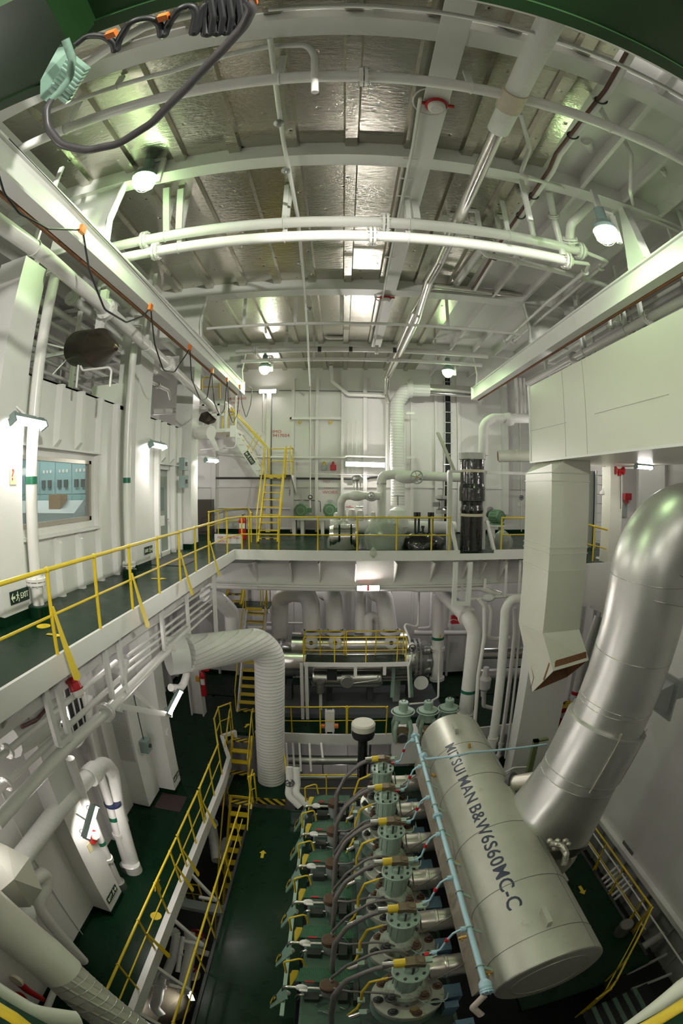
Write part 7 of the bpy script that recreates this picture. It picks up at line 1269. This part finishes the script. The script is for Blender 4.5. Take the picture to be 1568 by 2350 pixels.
# exhaust valves: one built, then copied
def valve(i, y):
    c = V((.86, y, -6.45)); e = E('exhaust_valve', 'mint green exhaust valve with yellow cap,' + FROM % ORD[i], 'valve', c, 'mint green exhaust valves')
    m = MB(); m.lathe([(.14, .15), (.165, .2), (.185, .4), (.185, .74)], c, n=26)
    for k in range(12): a = 2 * PI * k / 12; o = V((math.cos(a), math.sin(a), 0)); m.bar(c + o * .185 + V((0, 0, .34)), c + o * .185 + V((0, 0, .72)), .03, .025, up=o)
    m.build('ribbed_barrel', MINT, e)
    tf = MB().lathe([(.20, .72), (.235, .73), (.235, .775), (.22, .785), (.22, .765), (.001, .765)], c, n=32).build('top_flange', MINT, e)
    for k in range(8):
        a = 2 * PI * k / 8 + .3; q = c + V((math.cos(a) * .175, math.sin(a) * .175, .765)); m = MB(); m.cyl(q, q + V((0, 0, .035)), .022, n=6); m.build('flange_bolt', DARK, tf)
    m = MB(); m.lathe([(.10, .76), (.10, .86), (.075, .90), (.075, .98)], c + V((0, .02, 0)), n=18); m.box(c.x - .085, c.x + .085, c.y - .04, c.y + .10, c.z + .76, c.z + .985); at = m.build('actuator_tower', MINT, e)
    m = MB(); m.box(c.x + .0, c.x + .025, c.y - .085, c.y - .03, c.z + .77, c.z + .95); m.build('dark_slot', DARK, at)
    m = MB(); m.box(c.x - .10, c.x + .03, c.y - .05, c.y + .10, c.z + .96, c.z + 1.06); m.prism([c + V((.03, -.06, .98)), c + V((.15, -.06, .94)), c + V((.15, -.06, 1.03)), c + V((.03, -.06, 1.08))], (0, .16, 0)); m.cyl(c + V((.09, .02, 1.04)), c + V((.095, .02, 1.07)), .045, n=12); m.build('brown_head_block', mat('oily_bronze_block', (.17, .13, .08), .5, .4, noise=.3, nscale=15) if 'oily_bronze_block' not in bpy.data.materials else bpy.data.materials['oily_bronze_block'], e)
    m = MB(); m.cyl(c + V((-.23, .02, 1.01)), c + V((-.09, .02, 1.02)), .07, n=20); m.build('yellow_cap', YEL, e)
    m = MB(); m.box(c.x - .08, c.x + .02, c.y - .16, c.y - .10, c.z + .15, c.z + .3); m.build('side_boss', MINT, e)
    m = MB(); m.tube([c + V((.18, .05, 1.0)), c + V((.30, .1, 1.0))], .014, 6); m.box(c.x + .14, c.x + .24, c.y + .0, c.y + .1, c.z + .96, c.z + 1.01); m.build('air_nipple', MINT, e); return e
v0 = valve(0, NY[0])
for i in range(1, 6): dup(v0, None, (.86, NY[i], -6.45), 'mint green exhaust valve with yellow cap,' + FROM % ORD[i])
# hoses
for i, y in enumerate(NY):
    p = V((-.15, y + .37, -6.95)); a = V((.66, y + .02, -5.43)); e = E('hydraulic_hose', 'thick grey hydraulic hose curving from pump to yellow cap,' + FROM % ORD[i], 'hose', p, 'thick hydraulic hoses')
    MB().tube([a, (.39, y, -5.56), (.09, y, -5.93), (-.07, y - .13, -6.28), (-.11, y - .27, -6.9), (-.11, y - .3, -7.3)], .040, 12, .4, seg=6).build('rubber_hose', HOSE, e)
    MB().tube([a + V((.02, 0, .0)), a + V((-.16, 0, -.012))], .043, 12).build('steel_end_sleeve', SHEATH, e)
    e = E('oil_hose', 'thinner grey hose arching from pump to valve side,' + FROM % ORD[i], 'hose', p, 'thin hydraulic hoses'); b = V((.80, y + .2, -5.92))
    MB().tube([(-.11, y + .42, -7.05), (-.11, y + .42, -6.72), (.1, y + .42, -6.22), (.42, y + .42, -5.80), (.68, y + .42, -5.70), (.89, y + .42, -5.90), (.92, y + .40, -6.45)], .025, 10, .3, seg=5).build('rubber_hose', HOSE, e); MB().cyl((-.11, y + .42, -6.86), (-.11, y + .42, -6.78), .034, n=10).build('hose_union', SHEATH, e)
    MB().tube([(-.08, y + .28, -6.90), (.13, y + .17, -6.80), (.55, y - .12, -6.25), (.80, y - .2, -6.28), (.88, y - .3, -6.55)], .022, 10, .25, seg=5).build('lower_rubber_hose', HOSE, e)
    e = E('fuel_pipe', 'bent yellow fuel pipe beside the cylinder cover,' + FROM % ORD[i], 'pipe', (.3, y, -7), 'yellow fuel pipes')
    MB().tube([(.60, y - .03, -5.84), (.38, y - .03, -5.97), (.29, y - .05, -6.35), (.29, y - .08, -6.62)], .022, 8, .07).build('yellow_pipe', YEL, e); MB().tube([(.69, y - .03, -5.80), (.58, y - .03, -5.85)], .016, 8).build('steel_nipple', STEEL, e); m = MB(); m.box(.24, .34, y - .13, y - .03, -6.68, -6.62); m.build('mint_clamp', MINT, e)
    MB().tube([(.29, y - .08, -6.66), (.24, y - .18, -6.8), (.12, y - .2, -7.15)], .021, 8, .05).build('yellow_pipe', YEL, e)
    e = E('fuel_fitting', 'silver fuel fitting with a mint block beside the cover,' + FROM % ORD[i], 'fitting', (.25, y - .25, -6.9), 'silver fuel fittings'); MB().tube([(.14, y - .32, -6.92), (.40, y - .24, -6.78)], .045, 12).build('silver_body', SILVP, e); m = MB(); m.box(.26, .36, y - .34, y - .24, -6.80, -6.70); m.build('mint_block', MINT, e)
# fuel pumps with their supply pipes
def pump(i, y):
    y += .37; c = V((-.15, y, -7.5)); e = E('fuel_pump', 'grey fuel pump with rusty round top,' + FROM % ORD[i], 'pump', c, 'fuel pumps')
    m = MB(); m.lathe([(.16, 0), (.16, .05), (.125, .07), (.125, .43)], c, n=22); pb = m.build('pump_body', GREYP, e); m = MB(); m.lathe([(.14, .43), (.14, .56), (.11, .58), (.001, .58)], c, n=22); m.build('rusty_cap', RUST, e)
    for k in range(4): q = c + V((.12 * math.cos(.8 + k * PI / 2), .12 * math.sin(.8 + k * PI / 2), .05)); m = MB(); m.cyl(q, q + V((0, 0, .05)), .02, n=6); m.build('base_nut', STEEL, pb)
    m = MB(); m.tube([c + V((-.1, -.02, .40)), c + V((-.65, -.02, .40)), c + V((-.70, -.02, .05))], .036, 10, .09); m.build('upper_supply_pipe', SILVP, e)
    m = MB(); m.tube([c + V((-.1, -.08, .18)), c + V((-.45, -.08, .18)), c + V((-.50, -.08, -.05))], .034, 10, .09); m.build('lower_supply_pipe', SILVP, e)
    m = MB(); q = c + V((-.40, -.02, .41)); m.ball(q, .09, 12, 8, (1.1, .8, .75)); m.box(q.x - .03, q.x + .09, q.y - .1, q.y - .05, q.z + .02, q.z + .05); m.build('white_wrapped_valve', LAG, e)
    m = MB(); q = c + V((-.28, .1, .44)); m.box(q.x - .08, q.x + .06, q.y - .015, q.y + .015, q.z - .01, q.z + .015); m.build('red_lever', RED, e); m = MB(); m.ball(c + V((-.66, .02, -.02)), .07, 10, 6, (1, 1, .8)); m.build('white_wrapped_joint', LAG, e)
    m = MB(); m.tube([c + V((.1, .05, .45)), c + V((.2, .1, .5)), c + V((.3, .05, .3)), c + V((.3, .0, .1))], .009, 5, .05); m.build('thin_pipe', MINT, e); return e
f0 = pump(0, NY[0])
for i in range(1, 6): dup(f0, None, (-.15, NY[i] + .37, -7.5), 'grey fuel pump with rusty round top,' + FROM % ORD[i])
# step boards with hazard ends and yellow grab rails
def board(i, y):
    y += .50; e = E('step_board', 'green chequered step board with striped end,' + FROM % ORD[i], 'step', (-.3, y, -7.2), 'green step boards')
    m = MB(); m.prism([(-.66, y, -7.13), (.22, y, -7.13), (.22, y + .33, -7.13), (-.35, y + .33, -7.13), (-.60, y + .30, -7.13)], (0, 0, -.03)); m.build('chequer_plate', CHEQ, e)
    m = MB(); m.prism([(-.75, y + .24, -7.12), (-.62, y + .24, -7.12), (-.62, y - .03, -7.36), (-.75, y - .03, -7.36)], (0, .012, -.014)); m.build('hazard_strip', HAZ, e)
    m = MB(); m.prism([(-.82, y - .07, -7.18), (-1.07, y - .22, -7.8), (-1.07, y - .40, -7.8), (-.77, y - .38, -7.18)], (.025, 0, -.01)); m.build('mint_support', MINTD, e)
    m = MB(); m.prism([(-.97, y - .16, -7.52), (-1.06, y - .22, -7.76), (-1.06, y - .30, -7.76), (-.97, y - .26, -7.52)], (-.012, 0, .006)); m.build('lower_hazard_strip', HAZ, e)
    m = MB(); m.bar((-.1, y + .1, -7.5), (-.1, y + .1, -7.15), .05, .05); m.build('stay', MINT, e); return e
b0 = board(0, NY[0])
for i in range(1, 6): dup(b0, None, (-.3, NY[i] + .5, -7.2), 'green chequered step board with striped end,' + FROM % ORD[i])
for i in range(6):
    y = NY[i] + .78; m = MB(); m.tube([(-.82, y - .02, -7.30), (-.82, y - .02, -6.83), (-.56, y + .05, -6.76), (-.52, y + .06, -7.1)], .019, 8, .06); one('grab_rail', m, YEL, 'bent yellow grab rail over the step board,' + FROM % ORD[i], 'handrail', 'yellow grab rails')

# exhaust receiver
RC = V((2.42, 0, -5.43)); RR = .68; RY0, RY1 = 2.08, 8.55
e = E('exhaust_receiver', 'huge silver drum shaped exhaust receiver lettered MITSUI MAN B&W', 'exhaust drum', (2.42, 5.3, -6.1))
MB().lathe([(.001, 0), (RR - .03, 0), (RR - .005, .01), (RR, .03), (RR, RY1 - RY0 - .06), (RR - .05, RY1 - RY0), (.001, RY1 - RY0 + .06)], (RC.x, RY0, RC.z), (0, 1, 0), 64).build('clad_drum', SILVR, e)
m = MB(); m.torus((RC.x, RY0 - .004, RC.z), (0, 1, 0), RR * .72, .008, 40, 4); m.build('end_seam', SILVR, e)
m = MB()
for y in (2.55, 3.55, 4.8, 6.2, 7.3): m.torus((RC.x, y, RC.z), (0, 1, 0), RR + .001, .006, 60, 4)
for y0, y1, a in ((2.08, 3.55, 55), (3.55, 4.8, 53), (4.8, 6.2, 52), (6.2, 8.5, 52)): a = math.radians(a); q = V((math.cos(a), 0, math.sin(a))) * (RR + .001); m.bar(V((RC.x, y0, RC.z)) + q, V((RC.x, y1, RC.z)) + q, .012, .006, up=q)
m.build('cladding_seam', mat('receiver_seam', (.20, .20, .17), .5, .5), e)
def hit(px, py, r=RR):
    d = ray(px, py); A = d.x ** 2 + d.z ** 2; B = -(d.x * RC.x + d.z * RC.z); Cc = RC.x ** 2 + RC.z ** 2 - r * r; D = max(0, B * B - A * Cc); t = (-B - math.sqrt(D)) / A; return d * t
cu = bpy.data.curves.new('lettering', 'FONT'); cu.body = 'MITSUI MAN B&W6S60MC-C'; cu.size = 1; cu.space_word = .55; cu.offset = .012; cu.space_character = 1.06; cu.resolution_u = 3; cu.extrude = 0
to = bpy.data.objects.new('lettering', cu); COL.objects.link(to); dg = bpy.context.evaluated_depsgraph_get(); dg.update(); tm = bpy.data.meshes.new_from_object(to.evaluated_get(dg)); bpy.data.objects.remove(to)
bm = bmesh.new(); bm.from_mesh(tm); bmesh.ops.triangulate(bm, faces=bm.faces); bmesh.ops.subdivide_edges(bm, edges=[x for x in bm.edges if x.calc_length() > .35], cuts=2, use_grid_fill=False)
X0, X1 = min(v.co.x for v in bm.verts), max(v.co.x for v in bm.verts)
h0, h1 = hit(1012, 1722), hit(1168, 2092); hu = hit(1198, 2066); ang = lambda p: math.atan2(p.z - RC.z, p.x - RC.x)
a_base = ang(h1); a_top = ang(hu); capH = max(v.co.y for v in bm.verts); m = MB(); off = RR + .004; bm.verts.index_update(); LY0 = h0.y; LY1 = h1.y
vv = []
for v in bm.verts:
    u = (v.co.x - X0) / (X1 - X0); a = a_base + (a_top - a_base) * (v.co.y / capH); vv.append(V((RC.x + math.cos(a) * off, LY0 + (LY1 - LY0) * u, RC.z + math.sin(a) * off)))
m.add(vv, [tuple(x.index for x in f.verts) for f in bm.faces]); m.build('lettering', SIGNK, e); bm.free()
for q, s in (((1252, 2110), .14), ((1046, 1678), .12)):
    c = hit(*q); n = (c - V((RC.x, c.y, RC.z))).normalized(); m = MB(); m.bar(c - n * .02, c + n * .13, .06, s * 2, up=(0, 1, 0)); m.build('lifting_lug', SILVR, e)
for q in ((1077, 1715), (994, 1825), (1053, 1980), (1000, 1780), (1068, 2150), (1130, 2230)): c = hit(*q); n = (c - V((RC.x, c.y, RC.z))).normalized(); m = MB(); m.cyl(c - n * .02, c + n * .09, .03, n=10); m.bar(c + n * .05 - V((0, .06, 0)), c + n * .05 + V((0, .06, 0)), .02, .03); m.build('drain_cock', mat('brass', (.5, .4, .2), .4, .7) if 'brass' not in bpy.data.materials else bpy.data.materials['brass'], e)
m = MB(); m.prism([(1.62, 2.3, -6.05), (1.70, 2.3, -5.98), (1.78, 2.3, -5.62), (1.70, 2.3, -5.62)], (0, 6.1, 0)); m.build('edge_trough', mat('stained_trough', (.36, .32, .26), .55, .2, noise=.25, nscale=5, dirt=(.16, .09, .05), dscale=3), e)
for i, y in enumerate(NY):
    m = MB(); c = V((1.12, y + .37, -6.44)); m.lathe([(.225, 0), (.225, .06), (.21, .07), (.21, .3), (.22, .31), (.22, .34), (.21, .35), (.21, .95)], c, (1, 0, 0), 26); m.build('branch_stub', STUB, e)
m = MB(); m.tube([PD(1112, 2285, 5.75), PD(1085, 2312, 5.8), PD(1105, 2330, 5.9)], .045, 10, .05); m.build('drain_pipe', mat('pinkish_pipe', (.5, .42, .38), .5), e)
# light blue air header over the receiver
hx, hz = 1.57, -5.21; e = E('air_header', 'light blue starting air pipe running the length of the silver drum', 'pipe', (hx, 5, hz))
MB().tube([(hx, 2.0, hz), (hx, 5.5, hz), (hx + .02, 8.45, hz)], .037, 12).build('header_pipe', LBLUE, e)
for y in (2.02, 5.65, 8.4): m = MB(); twin_flange(m, (hx, y, hz), (0, 1, 0), .08, .03); m.build('flange', LBLUE, e)
m = MB(); m.lathe([(.04, -.10), (.075, -.03), (.075, .04), (.04, .10)], (hx, 2.12, hz), (0, 1, 0), 14); m.build('end_valve', LBLUE, e)
for k in range(9): y = 2.45 + .70 * k; m = MB(); m.bar((hx, y, hz), (1.80, y - .05, hz - .18), .05, .015); m.torus((hx, y, hz), (0, 1, 0), .05, .01, 12, 5); m.build('stay_clip', MINT, e)
for i, y in enumerate(NY):
    yb = y + .36; e = E('air_branch', 'light blue branch pipe with a red fitting,' + FROM % ORD[i], 'pipe', (1.3, yb, -5.5), 'light blue branch pipes')
    MB().tube([(hx, yb, hz), (1.46, yb, hz), (1.38, yb, hz - .08), (1.33, yb, -5.47), (1.28, yb - .02, -5.72), (1.18, yb - .03, -5.78), (1.10, yb - .05, -5.78)], .018, 8, .06).build('blue_pipe', LBLUE, e)
    m = MB(); m.cyl((1.335, yb, -5.43), (1.325, yb - .004, -5.50), .03, n=10); m.build('red_fitting', RED, e)
    for q, ax in (((1.49, yb, hz), (1, 0, 0)), ((1.2, yb - .03, -5.78), (1, .1, 0))): m = MB(); m.lathe([(.045, -.03), (.045, .03)], q, ax, 12); m.build('union_flange', LBLUE, e)
    MB().tube([(1.10, yb - .05, -5.78), (1.08, yb - .06, -6.2)], .018, 8).build('drop_pipe', LBLUE, e); m = MB(); m.cyl((1.10, yb - .05, -5.80), (1.10, yb - .05, -5.75), .035, n=10); m.build('red_fitting', RED, e)
    m = MB(); m.tube([(1.14, y + .2, -5.95), (1.18, y + .1, -6.25), (1.22, y + .05, -6.3), (1.6, y + .15, -6.05), (1.72, y + .3, -5.98)], .012, 6, .1); one('thin_cable', m, HOSE, 'thin grey cable looping over the silver branch stub,' + FROM % ORD[i], 'cable', 'thin cables over the stubs')
e = E('air_cross_pipe', 'light blue pipe crossing over the silver drum to the uptake', 'pipe', (1.6, 7.5, -5.1)); MB().tube([(hx, 7.62, hz + .05), (1.66, 7.45, hz + .02), PD(1045, 1735, 8.35), PD(1080, 1727, 8.6), PD(1255, 1708, 9.4)], .022, 8, .08).build('blue_pipe', LBLUE, e); m = MB(); m.lathe([(.05, -.05), (.08, -.02), (.08, .02), (.05, .05)], (hx + .06, 7.55, hz + .03), (1, -1, 0), 14); m.build('flange', LBLUE, e)
# end of the engine behind the last cylinder
m = MB(); m.lathe([(.10, 0), (.12, .02), (.12, .1), (.001, .1)], PY(923, 1691, 9.0), (0, -1, 0), 18); one('round_gauge', m, DARK, 'round dark gauge beside the light blue pipe end', 'gauge')
e = E('steel_post', 'olive green bracket post beside the column under the duct', 'post', PY(1235, 1750, 9.2)); m = MB(); a = PY(1232, 1700, 9.0); m.box(a.x - .06, a.x + .08, 9.0, 9.12, ZP, a.z); m.box(a.x - .06, a.x + .35, 9.0, 9.1, a.z - .06, a.z); m.build('post', mat('olive_paint', (.20, .24, .10), .45), e)
p = E('curved_rail_pipe', 'pale curved pipe pair bending around the column foot', 'pipe', PY(1200, 1770, 9.3)); MB().tube([PY(1155, 1775, 9.3), PY(1180, 1762, 9.2), PY(1225, 1760, 9.1)], .03, 8, .1).build('pipe_run', PIPEW, p)

# right side platform
ry = [PZ(q[0], q[1], -7.6).y for q in ((1388, 1937), (1432, 1992), (1478, 2060))]; railing('platform_railing', 'yellow railing along the green platform on the far side of the silver drum', [(5.86, 8.6, ZP), (5.86, 3.66, ZP)], 1.0, (.5,), posts=sorted([(8.6 - y) / 4.94 for y in ry] + [1.0]), braces=(0, 1, 2, 3), brace_out=(.4, 0, 0), closed_ends=False)
railing('platform_railing', 'yellow railing turning back along the platform end past the drum', [(5.86, 3.6, ZP), PZ(1440, 2200, ZP + 1.0) - V((0, 0, 1)), PZ(1415, 2250, ZP + 1) - V((0, 0, 1))], 1.0, (.5,), posts=(0, 1, 2), closed_ends=False); railing('platform_railing', 'yellow railing around the opening beyond the drum end', [PZ(1415, 2250, ZP + 1) - V((0, 0, 1)), PZ(1380, 2290, ZP + .6) - V((0, 0, .6)), PZ(1350, 2310, ZP + .6) - V((0, 0, .6))], 1.0, (.35, .7), posts=(0, .5, 1, 1.5, 2), closed_ends=False)
deck_arrow((1336, 2043), ZP, (0, -1, 0), .32, 'yellow arrow on the green platform beyond the silver drum')
c = PZ(1425, 2140, ZP); m = MB(); m.lathe([(.17, 0), (.17, .35), (.15, .37)], c, n=20); one('waste_bin', m, mat('dull_grey_drum', (.14, .135, .12), .6), 'dull grey drum standing on the platform beyond the silver drum', 'drum')
for k in range(6): m = MB(); y = 5.7 - .16 * k; m.bar((6.0, y, -8.75), (6.35, y, -8.35), .06, .05); one('slat', m, PIPEW, 'white sloping slat beyond the platform railing, %s from the uptake' % ORD[k], 'slat', 'white slats beyond the platform')
pipe('side_rail_pipe', 'slim white pipe along the side bulkhead below the ledge', [(6.25, 8.5, -8.3), (6.25, 1.0, -8.3)], .022); pipe('side_rail_pipe', 'second slim white pipe along the side bulkhead nearer the platform', [(6.1, 8.5, -8.5), (6.1, 3.5, -8.5)], .02)
o = one('stencil', letters('x', 'ESSBE B', .12, (6.53, PX(1462, 1955, 6.53).y - .45, PX(1462, 1955, 6.53).z - .35), (0, -1, 0), (0, 0, 1), SIGNK, None), SIGNK, 'dark stencil on the side bulkhead below the ledge', 'lettering') if 0 else None
m = MB(); c = PX(1440, 1945, 6.54); m.box(6.535, 6.545, c.y - .3, c.y + .25, c.z - .06, c.z + .06); one('stencil_plate', m, mat('dull_plate', (.10, .11, .09), .5), 'dark lettered plate on the side bulkhead below the ledge', 'plate')
for k, (z, r) in enumerate(((-9.6, .12), (-9.9, .05), (-10.1, .05))): pipe('low_pipe', 'pale pipe crossing low beyond the platform end, %s' % ('thickest', 'upper thin one', 'lower thin one')[k], [PZ(1430 + 10 * k, 2200 + 35 * k, z), PZ(1520 + 10 * k, 2145 + 45 * k, z)], r)
m = MB(); m.box(5.9, 7.5, -1, 8.5, -10.8, -10.7); struct('floor_low_side', m, DARK); e = E('machine_case', 'dark machine case with ribs low beyond the platform end', 'machine', (5, 2, -10)); m = MB(); m.box(4.6, 6.2, 1.0, 2.3, -10.6, -9.6); m.build('case', DARK, e)
for k in range(5): m = MB(); m.box(4.8 + .25 * k, 4.9 + .25 * k, 1.0, 2.32, -9.6, -9.56); m.build('rib', MINTD, e)
m = MB(); m.box(6.545, 6.552, 2.0, 3.3, -6.8, -5.2); m.box(6.52, 6.55, 2.0, 3.3, -7.0, -6.8); one('dark_opening', m, BLACK, 'dark opening in the side bulkhead beside the ledge', 'opening')
for k in range(2): pipe('blue_pipe', 'blue pipe inside the dark opening of the side bulkhead, %s' % ('upper', 'lower')[k], [(6.5, 2.1, -5.9 - .4 * k), (6.5, 3.2, -5.7 - .4 * k)], .05, BLUE)
# ================================================================== lift everything to its true height, camera, lights
# lamps of the room
def plight(name, p, power, col, r=.12):
    l = bpy.data.lights.new(name, 'POINT'); l.energy = power; l.color = col; l.shadow_soft_size = r
    o = bpy.data.objects.new(name, l); COL.objects.link(o); o.location = V(p); return o
def alight(name, p, power, col, sx, sy, rot=(0, 0, 0), spread=math.pi):
    l = bpy.data.lights.new(name, 'AREA'); l.energy = power; l.color = col; l.shape = 'RECTANGLE'; l.size = sx; l.size_y = sy; l.spread = spread
    o = bpy.data.objects.new(name, l); COL.objects.link(o); o.location = V(p); o.rotation_euler = rot; return o
MCOL = (.72, 1.0, .52); FCOL = (1.0, .955, .90); ACOL = (1.0, 1.0, .90)
def slight(name, p, power, col, r=.12, size=150, blend=.35, d=(0, 0, -1)):
    l = bpy.data.lights.new(name, 'SPOT'); l.energy = power; l.color = col; l.shadow_soft_size = r; l.spot_size = math.radians(size); l.spot_blend = blend
    o = bpy.data.objects.new(name, l); COL.objects.link(o); o.location = V(p); o.rotation_euler = V(d).to_track_quat('-Z', 'Y').to_euler(); return o
for p, w in MERC_AT: slight('mercury_lamp_light', p, w, MCOL, .14, 172, .3)
for p, w, o in FLUO_AT: slight('tube_lamp_light', p, w * TUBEK, FCOL, .1, 170, .45, o)
# unseen spots added behind the photographer to brighten roof frames, control room wall, casing
for p, w, d, z in AFT_FILL: slight('aft_fill_spot', p, w, ACOL, .14, z, .6, d)
for p, w in HIDDEN_FILL: plight('hidden_fill_light', p, w, FCOL, .15)  # unseen fill added through the room, without any lamp fittings
w = bpy.data.worlds.new('World'); SC.world = w; w.use_nodes = True
w.node_tree.nodes['Background'].inputs[0].default_value = (.9, .92, .9, 1); w.node_tree.nodes['Background'].inputs[1].default_value = .0

for o in list(SC.objects):
    if o.parent is None: o.location.z += LIFT
cam = bpy.data.cameras.new('camera'); co = bpy.data.objects.new('camera', cam); COL.objects.link(co); SC.camera = co
co.location = (0, 0, LIFT)
co.rotation_euler = (RCAM @ Matrix.Rotation(math.pi / 2, 3, 'X')).to_euler()
cam.type = 'PANO'
SC.render.engine = 'CYCLES'
cam.sensor_fit = 'HORIZONTAL'; cam.sensor_width = 16.0 * IMW / FPX; cam.sensor_height = 16.0 * IMH / FPX
cam.panorama_type = 'FISHEYE_EQUISOLID'; cam.fisheye_lens = 16.0; cam.fisheye_fov = math.pi
cam.clip_start = .02; cam.clip_end = 100
SC.cycles.use_denoising = True
try: SC.cycles.denoiser = 'OPENIMAGEDENOISE'
except Exception: pass
SC.cycles.use_adaptive_sampling = True; SC.cycles.adaptive_threshold = .03
SC.cycles.max_bounces = 6; SC.cycles.diffuse_bounces = 4; SC.cycles.glossy_bounces = 3; SC.cycles.transparent_max_bounces = 8
SC.cycles.sample_clamp_indirect = 4.0
vs = SC.view_settings; vs.view_transform = 'Standard'; vs.look = 'None'; vs.gamma = 1.0; vs.use_curve_mapping = False; vs.exposure = EXPOSURE
